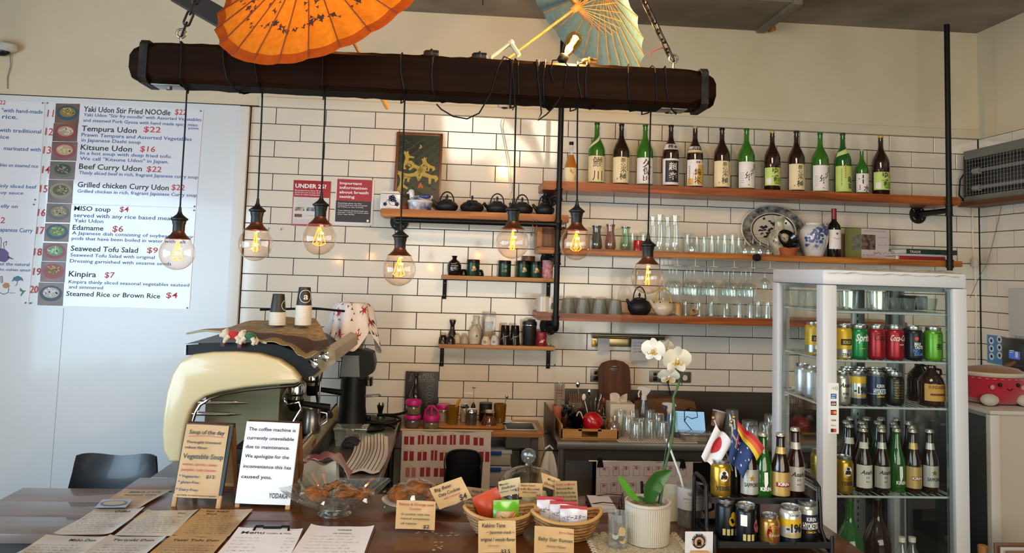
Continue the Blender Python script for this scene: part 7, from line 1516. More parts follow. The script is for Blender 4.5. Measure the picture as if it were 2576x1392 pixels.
can('gold beer can beside the dark bottles in the fridge',(fx(2122,2.88),2.88,FZ[3]),GLD,yeb,.034,.135,(),'gold cans in the fridge');can('gold beer can seen through the fridge side pane',(fx(2062,3.02),3.02,FZ[3]),GLD,yeb,.034,.125,(),'gold cans in the fridge')
AS=lambda i,h,r: (i.t('Asahi',-.002,h*.30,.014,.044,.02,'c',shear=.35),i.t('3.5',0,h*.235,.007,None,.01,'c'),i.t('辛口',0,h*.17,.006,None,.02,'c'))
KI=lambda i,h,r: (i.t('KIRIN',0,h*.135,.012,.036,.035,'c'),i.poly([(-.007,h*.42),(.005,h*.42),(.006,h*.25),(.002,h*.2),(-.004,h*.17),(-.006,h*.25)]))
KG=lambda i,h,r: (i.t('KIRIN',0,h*.22,.010,.036,.03,'c'))
SP=lambda i,h,r: i.t('SAPPORO',0,h*.20,.012,.05,.02,'c')
star5=lambda i,h,r: i.poly([((.011 if k % 2 == 0 else .005)*math.sin(k*math.pi/5),h*.33+(.011 if k % 2 == 0 else .005)*math.cos(k*math.pi/5)) for k in range(10)])
WL=mat('#cfcac0',.5)
b4('brown beer bottle with white 3.5 label at the fridge front',2171,y,BRW,(WL,.08,.44),WL,((INK,AS),));b4('brown beer bottle with silver dry label at the fridge front',2216,y,BRW,(SILL,.08,.42),SILL,((INK,AS),));b4('dark green beer bottle with white brush mark at the front',2254,y+.01,GRN,None,None,((WT,KI),));b4('brown beer bottle with gold label at the fridge front',2294,y,BRW,(GOLDL,.08,.42),GOLDL,((REDC,lambda i,h,r: i.rect(-.02,.02,h*.21,h*.27,-.0004)),(WT,KG)));b4('brown beer bottle with silver star label at the fridge end',2336,y,BRW,(SILL,.10,.44),SILL,((INK,SP),(GLD,star5)))
for n,(px,yy,m_) in enumerate(((2136,2.975,BRW),(2172,2.97,BRW),(2216,2.97,GRN),(2250,2.975,GRN),(2292,2.965,BRW),(2130,3.05,BRW),(2168,3.05,BRW),(2208,3.05,GRN),(2246,3.05,BRW),(2284,3.05,BRW),(2140,3.13,BRW),(2180,3.13,GRN),(2216,3.13,BRW),(2254,3.13,BRW))): b4('beer bottle in the %s row of the fridge, %s from the front post' % ('second' if n < 5 else 'third' if n < 10 else 'rearmost','first second third fourth fifth first second third fourth fifth first second third fourth'.split()[n]),px,yy,m_,None,WL if n in (0,1) else None)
for n,(px,yy,gm,lab) in enumerate(((2136,2.93,GREEN2,'large green sake bottle on the fridge floor'),(2205,2.95,BROWN,'large brown sake bottle on the fridge floor'))):
    t=thing('sake_bottle',lab,'bottle',(fx(px,yy),yy,.57));ob('glass_body',M().lathe(sake_profile(.395,.0525),26),gm,t);ob('cap',M().lathe([(0,.395),(.016,.395),(.017,.38),(.015,.379)],16),mat('#2a3a1a',.4),t);ob('paper_label',patch(.0533,.03,.17,80),LLIME,t)
for n,px in enumerate((2272,2298)): t=thing('water_bottle','small clear bottle with white cap on the fridge floor, %s' % ('by the light column','nearer the side')[n],'bottle',(fx(px,3.0),3.02,.57));ob('bottle',M().lathe([(0,0),(.03,0),(.032,.14),(.012,.18),(.012,.2)],18),CLEAR,t);ob('cap',M().lathe([(.014,.197),(.014,.215),(0,.216)],14),WT,t)
# payment sticker strip on the post, plastic film on top
a,b=AY(2083,964,FY0-.002),AY(2110,1092,FY0-.002);W,H=b.x-a.x,a.z-b.z;t=thing('payment_sticker','white sticker strip of card payment logos on the fridge post','sticker',(a.x,FY0-.0022,b.z));ob('strip',M().box(0,W,0,.0016,0,H),WT,t)
i=Ink((0,0,0));c=W*.5
for k in range(4): i.line([(c-.008+.0055*k+(.003+.001*k)*math.cos(a_),H*.90+(.003+.0025*k)*math.sin(a_)) for a_ in (-.9,-.45,0,.45,.9)],.0014)
i.t('VISA',c,H*.25,.006,W*.5,.02,'c',.2);ob('lettering',i,INK,t)
ob('logo_block',Ink((0,0,0),lift=.0006).rect(W*.25,W*.78,H*.69,H*.79),mat('#1f5aa0',.5),t);i=Ink((0,0,0),lift=.001);i.t('AM',c,H*.745,.005,W*.34,.02,'c');i.t('EX',c,H*.70,.005,W*.34,.02,'c');ob('lettering',i,WT,t)
for k,cc in enumerate(('#1c2a50','#8c1c28','#16301c')): ob('logo_block',Ink((0,0,0),lift=.0006).rect(W*(.25+.18*k),W*(.41+.18*k),H*.55,H*.64),mat(cc,.5),t)
ob('lettering',Ink((0,0,0),lift=.001).t('JCB',c,H*.575,.005,W*.42,.03,'c'),WT,t)
i=Ink((0,0,0),lift=.0006);i.rect(W*.24,W*.78,H*.37,H*.47);i.rect(W*.25,W*.5,H*.03,H*.1);ob('logo_block',i,mat('#2a1a1c',.5),t);ob('logo_disc',Ink((0,0,0),lift=.001).disc(c-.004,H*.42,.0062),mat('#c82a24',.5),t);ob('logo_disc',Ink((0,0,0),lift=.0013).disc(c+.005,H*.42,.0062),mat('#e0922c',.5),t)
i=Ink((0,0,0));i.t('eftpos',c,H*.155,.005,W*.5,.01,'c');i.rect(W*.5,W*.76,H*.03,H*.1);ob('lettering',i,mat('#c0503a',.5),t)
q=random.Random(2);single('plastic_film','crumpled clear protective film along the fridge top','film',M().grid(lambda u,v: (FX0+.02+(FX1-FX0-.05)*u,FY0+.0+.09*v-.004,FT+.004+.010*abs(math.sin(u*23+v*3)*math.sin(u*9))*(1-abs(v-.5))+(-.02*(1-v)**3)),40,5),glass('#e6ded0',.2,.6,.12,1,.25))
# ================================================================== side wall things
def ax(px,py,x=XR-.003): return AX(px,py,x)
# insect zapper on its bracket shelf
ya,yb=ax(2463,508,XR-.02).y,3.85;zsh=ax(2470,512).z
single('corner_shelf','short dark timber shelf on the side wall under the insect lamp','shelf',M().box(XR-.16,XR-.002,yb,YW-.02,zsh-.03,zsh,.003),mat('#5a3418',.5))
t=thing('insect_lamp','grey caged electric insect lamp on the side wall shelf','insect killer',(XR-.15,YW-.06,zsh));L=.75;CG=mat('#77776f',.45,.3)
ob('casing_top',M().box(0,.13,-L,0,.27,.33,.01),CG,t);ob('casing_base',M().box(0,.13,-L,0,.0,.035,.006),CG,t);ob('end_cap',M().box(0,.13,-.02,0,.02,.3,.006),mat('#23211f',.5),t);ob('back_wall',M().box(.12,.13,-L,-.02,.03,.28),mat('#3a3834',.5),t)
for z in (.09,.2): ob('lamp_tube',M().tube([(.06,-.06,z),(.06,-L+.05,z)],.013,10),mat('#8d8d86',.3),t);ob('tube_holder',M().tube([(.06,-.02,z),(.06,-.07,z)],.02,10),mat('#b8b4a8',.4),t)
for k in range(10): ob('cage_wire',M().tube([(.004,-.02,.045+k*.024),(.004,-L,.045+k*.024)],.0013,5),CG,t)
for k in range(26): ob('cage_wire',M().tube([(.003,-.03-k*.028,.035),(.003,-.03-k*.028,.27)],.0011,5),CG,t)
ob('power_cord',M().tube([(.02,.004,.2),(.0,.03,.15),(-.005,.035,.05),(.02,.01,.0)],.005,7),BLK,t)
# dangling white socket and wires
a=AY(2456,660,YW-.03);t=thing('socket_lead','white extension socket dangling in the tiled corner','cable',(a.x-.01,YW-.03,a.z));ob('socket',M().lathe([(0,.03),(.012,.03),(.02,.015),(.024,-.01),(.018,-.03),(0,-.03)],16),mat('#c8c2b8',.4),t);ob('cord',M().tube([(0,0,.03),(-.004,.01,.1),(.0,.015,.25),(-.004,.012,.33),(.012,.012,.39)],.004,7),WCORD,t);ob('cord',M().tube([(0,0,-.03),(.004,.0,-.15),(.012,.01,-.35),(.008,.01,-.5),(.012,.01,-.75)],.004,7),WCORD,t)
ob_=M().tube([ax(2522,500,XR-.01),ax(2510,560,XR-.01),ax(2495,620,XR-.01),ax(2484,660,XR-.02),AY(2460,705,YW-.05),AY(2440,750,YW-.25)],.0018,6);single('thin_wire','thin grey wire strung across the tiled corner','wire',ob_,mat('#6a6660',.5))
# clear pocket, sticker sheet, tap terminal
def wallbox(px0,py0,px1,py1,x0,x1,b=.002): p,q_=ax(px0,py0,x0),ax(px1,py1,x0);return p,q_
p,q_=ax(2550,726),ax(2620,880);single('plastic_holder','translucent white plastic holder on the side wall','holder',M().box(XR-.04,XR-.004,q_.y,p.y,ax(2560,845).z,p.z,.006),mat('#c2bfbd',.35))
p,q_=ax(2484,842),ax(2530,914);t=thing('sticker_sheet','blue sheet of round mascots stickers beside the terminal','sticker',(0,0,0));t['label']='blue sheet with white round motifs beside the terminal';z1,z0=p.z,ax(2484,912).z
ob('sheet',M().box(XR-.006,XR-.004,q_.y,p.y,z0,z1),mat('#4a86b4',.4),t);i=Ink((XR-.006,p.y,z0),(0,-1,0),(0,0,1));w_,h_=p.y-q_.y,z1-z0
for k in range(6): ob('motif_print',Ink((XR-.006,p.y,z0),(0,-1,0),(0,0,1)).disc(w_*(.25+.45*(k % 2)),h_*(.8-.28*(k//2)+.08*(k % 2)),w_*.14),mat('#d8dce0',.5),t)
[ob('motif_dot',Ink((XR-.006,p.y,z0),(0,-1,0),(0,0,1),.0012).disc(w_*(.25+.45*(k % 2)),h_*(.8-.28*(k//2)+.08*(k % 2)),w_*.07),mat('#20304a',.5),t) for k in range(6)]
p=ax(2519,850,XR-.07);q2=ax(2640,940,XR-.07);zt_,zb2=ax(2530,850,XR-.07).z,ax(2530,936,XR-.07).z;t=thing('card_terminal','black tap card terminal with small blue screen','terminal',(0,0,0))
ob('body',M().box(XR-.07,XR-.012,p.y-.22,p.y,zb2,zt_,.008),mat('#121316',.3,coat=.2),t);ob('underside',M().box(XR-.068,XR-.012,p.y-.2,p.y-.02,zb2-.012,zb2-.001,.004),mat('#a8a8a8',.4),t);ob('wall_mount',M().box(XR-.013,XR-.004,p.y-.18,p.y-.06,zb2+.02,zt_-.02),BLK,t)
s0,s1=ax(2538,882,XR-.0705),ax(2566,906,XR-.0705);ob('screen',M().box(XR-.0712,XR-.07,s1.y,s0.y,s1.z,s0.z),mat('#3358a8',.3,emit=.6),t);i=Ink((XR-.0712,s0.y,s1.z),(0,-1,0),(0,0,1));W=s0.y-s1.y;i.rect(W*.08,W*.5,.045,.05);i.rect(W*.08,W*.4,.034,.038);i.rect(W*.6,W*.85,.01,.045);ob('screen_print',i,WT,t);ob('trim_line',M().box(XR-.0708,XR-.07,p.y-.21,p.y-.01,zb2+.05,zb2+.052),mat('#5a6068',.4),t)
# red plush on the white cabinet
a=AY(2512,1035,3.3);t=thing('red_plush','round red plush toy with smiling face on the white cabinet','plush toy',(a.x+.02,3.36,zc+.016));PR=mat('#a3102a',.95,sheen=.6,bump=.5,bscale=260);w_=.155
ob('body',M().lathe([(0,.004),(w_*.75,.006),(w_*.95,.03),(w_,.08),(w_*.92,.125),(w_*.84,.135),(0,.13)],32,sx=1,sy=.75),PR,t);ob('white_rim',M().lathe([(w_*.93,.124),(w_*.98,.132),(w_*.9,.142),(w_*.8,.14)],32,sx=1,sy=.75),mat('#c8bfae',.9,sheen=.5),t);ob('crust_top',M().lathe([(w_*.9,.138),(w_*.7,.155),(w_*.3,.165),(0,.167)],30,sx=1,sy=.75),mat('#8a5a2a',.9,sheen=.4),t);ob('stem',M().tube([(.05,0,.155),(.08,-.01,.175),(.1,-.01,.185)],[.010,.009,.007],8),mat('#6a4a2a',.9),t)
for s in (-1,1):
    ob('foot',M().ball((s*.082-.012,-.105,.028),.03,16,10,1.3,1,.85),mat('#b8aea0',.95,sheen=.5),t);ob('arm',M().ball((s*(w_+.012)*1.0,-.02,.065),.024,12,8,1,.9,1.3),PR,t);e=ob('eye',M().ball((s*.042-.01,-.116,.095),.0085,12,8),BLKS,t);ob('cheek',M().ball((s*.072-.01,-.109,.083),.011,12,6,1,.35,1),mat('#c08a80',.9),t)
ob('mouth',M().tube([(-.022,-.119,.078),(-.01,-.121,.072),(.004,-.119,.079)],.0014,6),BLK,t);st=M();[st.tube([(.118*1.02*math.sin(-1.1+k*.2)*1.3,-.118*math.cos(-1.1+k*.2),.118),(.118*1.02*math.sin(-1.02+k*.2)*1.3,-.118*math.cos(-1.02+k*.2),.118)],.0012,5) for k in range(11)];ob('stitching',st,mat('#d8b0a8',.8),t)
# ================================================================== things on the counter
CARD=mat('#cba472',.7,noise=('#bf9763',14,(1,1,1)))
def quad_frame(tl,tr,bl,Z=ZC): o=AZ(*bl,Z);return o,(AZ(*tr,Z)-AZ(*tl,Z)),(AZ(*tl,Z)-o)
def menu_sheet(label,tl,tr,br,bl,m,title,lines,seed,k,inks=(),board=None):
    P=[AZ(*p,ZC) for p in (bl,br,tr,tl)];z=.0015+.0006*k;t=thing('menu_sheet',label,'menu',(0,0,ZC),0,'loose menu sheets on the counter');q=random.Random(seed)
    f=lambda u,v: ((P[0]*(1-u)+P[1]*u)*(1-v)+(P[3]*(1-u)+P[2]*u)*v)
    cv=lambda u,v: z+.006*(abs(u-.5)*2)**6*abs(math.sin(seed+v*2))+.004*max(0,v-.9)*5*abs(math.sin(seed*2+u*3))
    if board: ob('clipboard',M().add([tuple((p+(p-(P[0]+P[2])/2)*.035).xy)+(zz,) for zz in (.0008,z-.0008) for p in P],[(3,2,1,0),(4,5,6,7),(0,1,5,4),(1,2,6,5),(2,3,7,6),(3,0,4,7)]),board,t)
    ob('paper',M().grid(lambda u,v: (f(u,v).x,f(u,v).y,cv(u,v)),14,10),m,t)
    ex=(P[1]-P[0]+P[2]-P[3])/2;ey=(P[3]-P[0]+P[2]-P[1])/2;W,H=ex.length,ey.length;i=Ink((P[0].x,P[0].y,z),ex,ey-ex*(ey.dot(ex)/ex.length_squared),.0012);sk=ey.dot(ex)/ex.length
    A=lambda u,v: (u*W+v*sk,v*(ey-ex*(ey.dot(ex)/ex.length_squared)).length)
    hh=A(0,1)[1]
    for s,u,v,h,w_ in title: a_=A(u,v);i.t(s,a_[0],a_[1],h,w_*W,.01,shear=sk/hh)
    if i.v: ob('lettering',i,INK,t)
    for c,v0,v1,n,u0,u1 in lines:
        i=Ink(i.o,i.rx,i.up,.0012)
        for j in range(n): v=v0+(v1-v0)*j/max(1,n-1);a_=A(u0,v);b_=A(u1-.25*q.random()*(u1-u0),v);i.scribble(a_[0],b_[0],a_[1],hh*.022,seed*20+j,.0011)
        ob('handwriting',i,mat(c,.6),t)['kind']='stuff'
    return t,A,i,z
PG=mat('#b8ab98',.35,coat=.5,noise=('#9c8d78',8,(1,1,1)));PK=mat('#b5905e',.45,coat=.25,noise=('#98774f',8,(1,1,1)));PWH=mat('#e2dcde',.5,coat=.1)
L=lambda c='#4a3428',n=9: [(c,.10,.72,n,.08,.94)]
t,A,i,z=menu_sheet('brown menu sheet with a small photo card, farthest up the counter',(312,1233),(432,1235),(352,1282),(237,1286),PK,[('鍋焼きうどん',.12,.86,.020,.72),('Nabeyaki Udon',.12,.72,.014,.7)],[('#9c4a34',.30,.64,6,.08,.9),('#3a2c28',.08,.2,3,.5,.95)],1,0)
pc=[AZ(*p,ZC) for p in ((237,1286),(316,1285),(334,1265),(258,1265))];t=thing('photo_card','small photo card of a soup bowl on the brown menu sheet','photo',(0,0,ZC));ob('card',M().add([(p.x,p.y,zz) for zz in (.010,.0115) for p in pc],[(3,2,1,0),(4,5,6,7),(0,1,5,4),(1,2,6,5),(2,3,7,6),(3,0,4,7)]),mat('#7f8894',.3,coat=.4),t);c=(pc[0]+pc[2])/2;i=Ink((c.x,c.y,.0115),(1,0,0),(0,1,0));i.disc(0,0,.045,0,20,.7);ob('bowl_print',i,mat('#4a5a6a',.4),t);i=Ink((c.x,c.y,.0118),(1,0,0),(0,1,0));i.disc(0,0,.036,0,18,.66);ob('food_print',i,mat('#a89c80',.5),t)
menu_sheet('grey glossy menu sheet at the counter edge, second row',(240,1285),(364,1281),(281,1347),(133,1348),PG,[('Oden',.5,.84,.020,.3)],L(),2,1)
menu_sheet('glossy menu sheet catching the light, middle of second row',(371,1288),(499,1288),(431,1352),(287,1350),PG,[('Don',.66,.86,.014,.14)],L(),3,2)
menu_sheet('plain kraft menu sheet, second row nearest the clipboards',(506,1285),(636,1286),(576,1356),(433,1352),PK,[('Stir fried',.14,.88,.015,.42),('Beef',.2,.78,.013,.2)],L('#3a2a1c',10),4,3)
menu_sheet('glossy menu sheet in the front row at the counter edge',(116,1352),(269,1356),(150,1440),(-30,1440),PG,[('Mabo Don',.48,.86,.019,.42)],L('#6a3c30'),5,4)
menu_sheet('glossy menu sheet in the middle of the front row',(276,1354),(421,1357),(318,1440),(150,1440),PG,[('Teriyaki Don',.14,.87,.017,.7)],L(),6,5)
menu_sheet('kraft menu sheet in the front row nearest the clipboards',(430,1355),(573,1358),(505,1440),(332,1440),PK,[('Yasai Tofu Don',.12,.87,.017,.78)],L('#3a2a1c'),7,6)
BRD=mat('#6a4a34',.5)
t,A,i,z=menu_sheet('white menu on a clipboard with black clip, headed Menu',(600,1334),(762,1337),(715,1440),(515,1440),PWH,[('Menu',.12,.86,.022,.34),('Coffee & Teas',.50,.86,.010,.36)],[('#8a8084',.1,.74,9,.08,.5),('#8a8084',.1,.74,9,.82,.97)],8,7,board=BRD)
c=AZ(684,1338,ZC);ob('clip',M().tube([(c.x-.055,c.y-.012,.008),(c.x-.052,c.y+.006,.014),(c.x-.03,c.y+.008,.014),(c.x-.028,c.y+.002,.012),(c.x+.028,c.y+.002,.012),(c.x+.03,c.y+.008,.014),(c.x+.052,c.y+.006,.014),(c.x+.055,c.y-.012,.008)],.004,7),BLK,t)
menu_sheet('white menu on a clipboard headed YODAKA',(782,1329),(941,1333),(900,1440),(705,1440),PWH,[('YODAKA',.46,.90,.012,.22),('tea selection',.42,.82,.008,.28)],[('#9c9296',.1,.74,10,.12,.9)],9,8,board=BRD)
# --- A-frame stands
def aframe(label,fl,fr,topl,tw,paper,name,over=0.,psx=(.0,1.),pz=(.1,1.)):
    a,b=AZ(*fl,ZC),AZ(*fr,ZC);ex=(b-a);W=ex.length;rz=math.atan2(ex.y,ex.x);lean=.075;H=AY(*topl,a.y+lean).z-ZC
    t=thing(name,label,'sign',a,rz);WDL=wood('#a97a48','#c0935c',2,.5);DK=mat('#15201e',.5);an=math.atan2(lean,H);S=math.hypot(H,lean)
    for s,nm_ in ((1,'front'),(-1,'rear')):
        y0=0 if s == 1 else 2*lean+.012;mtx=Matrix.Translation((0,y0,0)) @ Matrix.Rotation(-an*s,4,'X')
        for x in (0,W-.016): ob(nm_+'_leg',M().box(x,x+.016,0,.009,0,S,.001).xf(mtx),WDL if s == 1 else mat('#7a4a2a',.5),t)
        ob(nm_+'_rail',M().box(.016,W-.016,.001,.009,S*.12,S*.16,.001).xf(mtx),WDL,t);ob(nm_+'_board',M().box(.016,W-.016,.003,.007,S*.16,S-.012).xf(mtx),DK if s == 1 else mat('#8a6a4a',.6),t);ob(nm_+'_head',M().box(0,W,0,.009,S-.014,S,.001).xf(mtx),mat('#4a2c1c',.5),t)
    if over: [ob('edge_board',M().box(x,x+.016,-.001,.010,S*.15,S-.004).xf(Matrix.Rotation(-an,4,'X')),DK,t) for x in (0,W-.016)]
    n=Vector((0,math.sin(an),math.cos(an)));x0,x1=W*psx[0],W*psx[1];p=ob('paper',M().grid(lambda u,v: Vector((x0+(x1-x0)*u,-.003-.002*math.sin(u*5+v*3),0))+n*S*(pz[0]+(pz[1]-pz[0])*v),8,10,.0005),paper,t)
    return t,W,S,n
def place_ink(t,n,W,S,psx,pz,entries,lift=.006):
    x0,w_=W*psx[0],W*(psx[1]-psx[0]);h0,h_=S*pz[0],S*(pz[1]-pz[0])
    for c,s,u,v,cap,wd in entries: i=Ink(Vector((x0,0,0))+n*h0,(1,0,0),n,lift);i.t(s,u*w_,v*h_,cap*h_,wd*w_ if wd else None,.012,shear=.05);ob('lettering',i,c,t)
ps,pz=(.03,.93),(.115,.985)
t,W,S,n=aframe('small A-frame stand with the Soup of the day card',(430,1275),(553,1281),(478,1064),0,mat('#c09a6c',.6,noise=('#b48d5f',10,(1,1,1))),'soup_stand',1,ps,pz)
GRI=mat('#163f3c',.55);REI=mat('#b8324a',.55);BLI=mat('#1c4460',.55)
place_ink(t,n,W,S,ps,pz,((INK,'Soup of the day',.10,.865,.055,.82),(INK,'Thoroughly Simmered',.07,.735,.034,.80),(INK,'robust flavor',.06,.66,.034,.52),(GRI,'Vegetable Soup',.05,.525,.065,.93),(REI,'onions, carrots, celery.',.07,.43,.034,.80),(REI,'pumpkin, Leek, kumara',.07,.355,.034,.78),(BLI,'* Vegetarian',.04,.265,.034,.46),(INK,'$12',.66,.265,.042,.2),(BLI,'* gluten-Free',.04,.185,.034,.48),(BLI,'* Dairy-Free',.02,.085,.034,.5),(INK,'stay healthy, we need to eat lots of vegetable',.06,.02,.02,.9)))
i=Ink(Vector((W*ps[0],0,0))+n*S*pz[0],(1,0,0),n,.006);w_,h_=W*.9,S*.87;i.line([(w_*.1,h_*.83),(w_*.5,h_*.845),(w_*.92,h_*.83)],.002);ob('underline',i,mat('#c0604a',.6),t)
ps,pz=(.0,1.0),(.05,1.0)
t,W,S,n=aframe('A-frame stand with the white coffee machine notice',(590,1277),(728,1283),(618,1060),0,mat('#e4e2e6',.6),'notice_stand',0,ps,pz)
place_ink(t,n,W,S,ps,pz,((INK,'The coffee machine is',.06,.885,.042,.88),(INK,'currently unavailable',.05,.775,.042,.88),(INK,'due to maintenance.',.05,.665,.042,.82),(INK,'We apologize for the',.06,.55,.042,.82),(INK,'inconvenience this has',.06,.425,.042,.88),(INK,'caused you.',.05,.30,.042,.56),(INK,'YODAKA',.60,.075,.06,.35)))
# packet and coffee bag behind the notice
a=AZ(778,1235,ZC);t=thing('coffee_bag','foil coffee bag with red print slumped behind the notice','bag',(a.x+.05,3.0,ZC));ob('bag',M().grid(lambda u,v: ((u-.5)*.13*(1-.1*v),.03*math.sin(u*3.1)*(1-v*.6)-.03,.125*v+.01*math.sin(u*8)*v),14,10,.02),mat('#c2b8a6',.45,.2),t);ob('foil_top',M().grid(lambda u,v: ((u-.45)*.2,-.05+.09*v-.02*math.sin(u*5),.122+.03*math.sin(u*3.1)-.05*(u > .75)*(u-.75)*4+.006*math.sin(u*23+v*9)),18,8,.002),mat('#a8606a',.3,.5,noise=('#b8b0a4',9,(1,1,1))),t)
t=thing('black_crate','black plastic box of shredded tea behind the notice','box',(AY(830,1220,3.05).x,3.08,ZC));ob('tub',M().box(-.045,.045,-.035,.035,0,.10,.004),mat('#0f0f10',.4),t);ob('contents',M().ball((0,0,.10),.036,14,8,1,.8,.3),mat('#1c1a18',.9,noise=('#4a463e',90,(1,1,1))),t)
# --- glass bowl of wrapped cookies
a=AZ(838,1300,ZC);t=thing('glass_bowl','square fluted glass bowl of wrapped cookies','bowl',(a.x,a.y+.03,ZC),R(-14));FG=glass('#f6faf6',.16,.85,.03,1,.03)
def bowl(u,v):
    a_=2*math.pi*u;sq=(abs(math.cos(a_))**6+abs(math.sin(a_))**6)**(-1/6)*(.93+.12*abs(math.sin(2*a_))**3);r_=.06+(.158*sq-.06)*(v**.9);return (r_*math.cos(a_)*1.05,r_*math.sin(a_)*.8,.022+.068*v**1.5+.012*v*abs(math.sin(2*a_))**4)
ob('dish',M().grid(lambda u,v: bowl(u,v),96,8),FG,t);ob('foot',M().lathe([(0,.022),(.052,.022),(.046,.012),(.058,.002),(.056,0),(.04,.008),(0,.012)],40),FG,t)
ob('flute_pattern',M().add([p for k in range(48) for p in (bowl(k/48,.1),bowl((k+.35)/48,.1),bowl((k+.35)/48,1),bowl(k/48,1))],[(4*k,4*k+1,4*k+2,4*k+3) for k in range(48)]).xf(Matrix.Scale(1.004,4)),FG,t)
CK=mat('#a86a2c',.8,noise=('#7a4418',28,(1,1,1)),bump=.6,bscale=70);FILM=glass('#f0ece8',.14,.8,.06)
for n_,(dx,dy,r_,tl,lab) in enumerate(((-.05,-.02,.042,18,'at the bowl corner nearest the notice'),(-.02,.035,.04,-22,'leaning at the back of the bowl'),(.025,.0,.044,14,'in the middle of the glass bowl'),(.07,-.012,.036,-10,'flat at the bowl end'),(.03,-.035,.036,6,'in front in the glass bowl'))):
    o=thing('wrapped_cookie','oat cookie in clear wrap '+lab,'cookie',(a.x+dx*1.25,a.y+.03+dy*1.1,ZC+.072+.008*(n_ % 3)));o.rotation_euler=(R(tl),R(tl*.5),n_);ob('cookie',M().lathe([(0,-.009),(r_*.8,-.009),(r_,-.003),(r_*.97,.005),(r_*.6,.010),(0,.011)],22),CK,o);ob('wrap',M().grid(lambda u,v: ((u-.5)*r_*2.5,(v-.5)*r_*2.2,.013+.006*math.sin(u*9+n_)*math.sin(v*7)-.012*((u-.5)**2+(v-.5)**2)*4),12,10),FILM,o)
# --- plate of cookies
a=AZ(1060,1288,ZC);t=thing('white_plate','white oval plate of bagged cookies','plate',(a.x,a.y+.02,ZC));ob('dish',M().lathe([(0,.004),(.06,.004),(.12,.026),(.142,.036),(.143,.039),(.12,.030),(.06,.008),(0,.008)],40,sx=1,sy=.78),mat('#cfc8c2',.25,coat=.3),t)
for n_,(dx,dy,r_,z_,lab) in enumerate(((-.085,.03,.042,.05,'at the plate end near the glass bowl'),(-.02,.045,.046,.066,'on top of the plate pile'),(.03,.03,.04,.05,'behind the cards on the plate'),(.05,-.02,.038,.04,'under the Big Bear card'))):
    o=thing('bagged_cookie','brown cookie in a clear bag '+lab,'cookie',(a.x+dx,a.y+.02+dy,ZC+z_));o.rotation_euler=(R(24-9*n_),R(-14+8*n_),n_*.7);ob('cookie',M().lathe([(0,-.010),(r_*.8,-.010),(r_,-.003),(r_*.97,.005),(r_*.6,.012),(0,.013)],22),CK,o);ob('wrap',M().grid(lambda u,v: ((u-.5)*r_*2.7,(v-.5)*r_*2.3,.015+.007*math.sin(u*8+n_)*math.sin(v*6)-.012*((u-.5)**2+(v-.5)**2)*4),12,10),FILM,o)
# --- price cards
def price_card(label,tl,tr,bl,y,entries,tilt=12,m=CARD,z0=None,hw=None):
    A_,B_,D_=AY(*tl,y),AY(*tr,y),AY(*bl,y);ex,ey=B_-A_,A_-D_;W,H=ex.length,ey.length
    roll=-math.atan2(ex.z,ex.x);t=thing('price_card',label,'card',D_);ey2=(ey-ex*(ey.dot(ex)/ex.length_squared)).normalized()
    back=Vector((0,math.tan(R(tilt)),0));up=(ey2+back).normalized();rx=ex.normalized();H2=H/max(.2,up.dot(ey2));sk=ey.dot(ex)/ex.length/H
    P=lambda u,v: rx*(u*W+v*H*sk)+up*v*H2+Vector((0,.004*math.sin(u*3.1),0))
    ob('card',M().grid(P,6,6,.0006),m,t)
    for c,s,u,v,cap,wd in entries: i=Ink((0,0,0),rx,up,.0016);i.t(s,u*W+v*H*sk,v*H2,cap*H2,wd*W if wd else None,.012,shear=.05);ob('lettering',i,c,t)
    return t
K=INK;RU=mat('#a82a3c',.55);OL=mat('#2f4a28',.55)
price_card('kraft card for raisins and orange peel cookies',(997,1263),(1096,1267),(994,1331),2.60,((RU,'Raisins & Orange peel',.07,.83,.085,.88),(RU,'Cookies',.33,.68,.075,.3),(OL,'A cookies with the',.13,.49,.075,.72),(OL,'natural sweetness',.13,.34,.075,.72),(OL,'of raisins',.13,.17,.075,.4),(K,'$2',.7,.05,.12,.16)))
price_card('tilted kraft card for Big Bear oats cookies',(1080,1234),(1161,1204),(1106,1283),2.68,((K,'Big Bear',.10,.76,.14,.52),(K,'Oats Cookies',.14,.50,.14,.66),(RU,'with cranberry',.24,.34,.075,.52),(K,'$4',.66,.06,.24,.22)))
price_card('grey kraft card describing sticky date pudding',(1170,1228),(1258,1240),(1166,1293),2.74,((K,'Sticky Date Pudding',.2,.84,.085,.74),(K,'boiling the dates in chai tea',.10,.68,.065,.8),(K,'gives it a rich flavor. It',.10,.54,.065,.8),(K,'a light taste with less',.06,.40,.065,.8),(K,'and butter.',.14,.26,.065,.4)),10,mat('#a08460',.7))
price_card('cream card for mochi daifuku taped on the dome',(1254,1216),(1309,1204),(1256,1253),2.73,((K,'Mochi',.05,.72,.12,.4),(K,'Daifuku',.15,.48,.14,.6),(K,'red bean, sugar',.05,.28,.08,.7),(K,'$2',.72,.2,.16,.22)),16,mat('#c4b28c',.7))
price_card('kraft card for milk-flavored shiro-anko on the dome',(1307,1218),(1366,1219),(1305,1251),2.72,((K,'New Item!',.08,.78,.12,.6),(K,'milk-flavored',.05,.52,.14,.8),(K,'Shiro-anko',.16,.30,.12,.6),(K,'$2',.74,.06,.14,.18)),12)
price_card('kraft card for chocolate mochi slanting on the dome',(1360,1195),(1408,1213),(1366,1224),2.74,((K,'Mochi',.3,.62,.18,.4),(K,'Chocolate $2',.08,.22,.2,.8)),10)
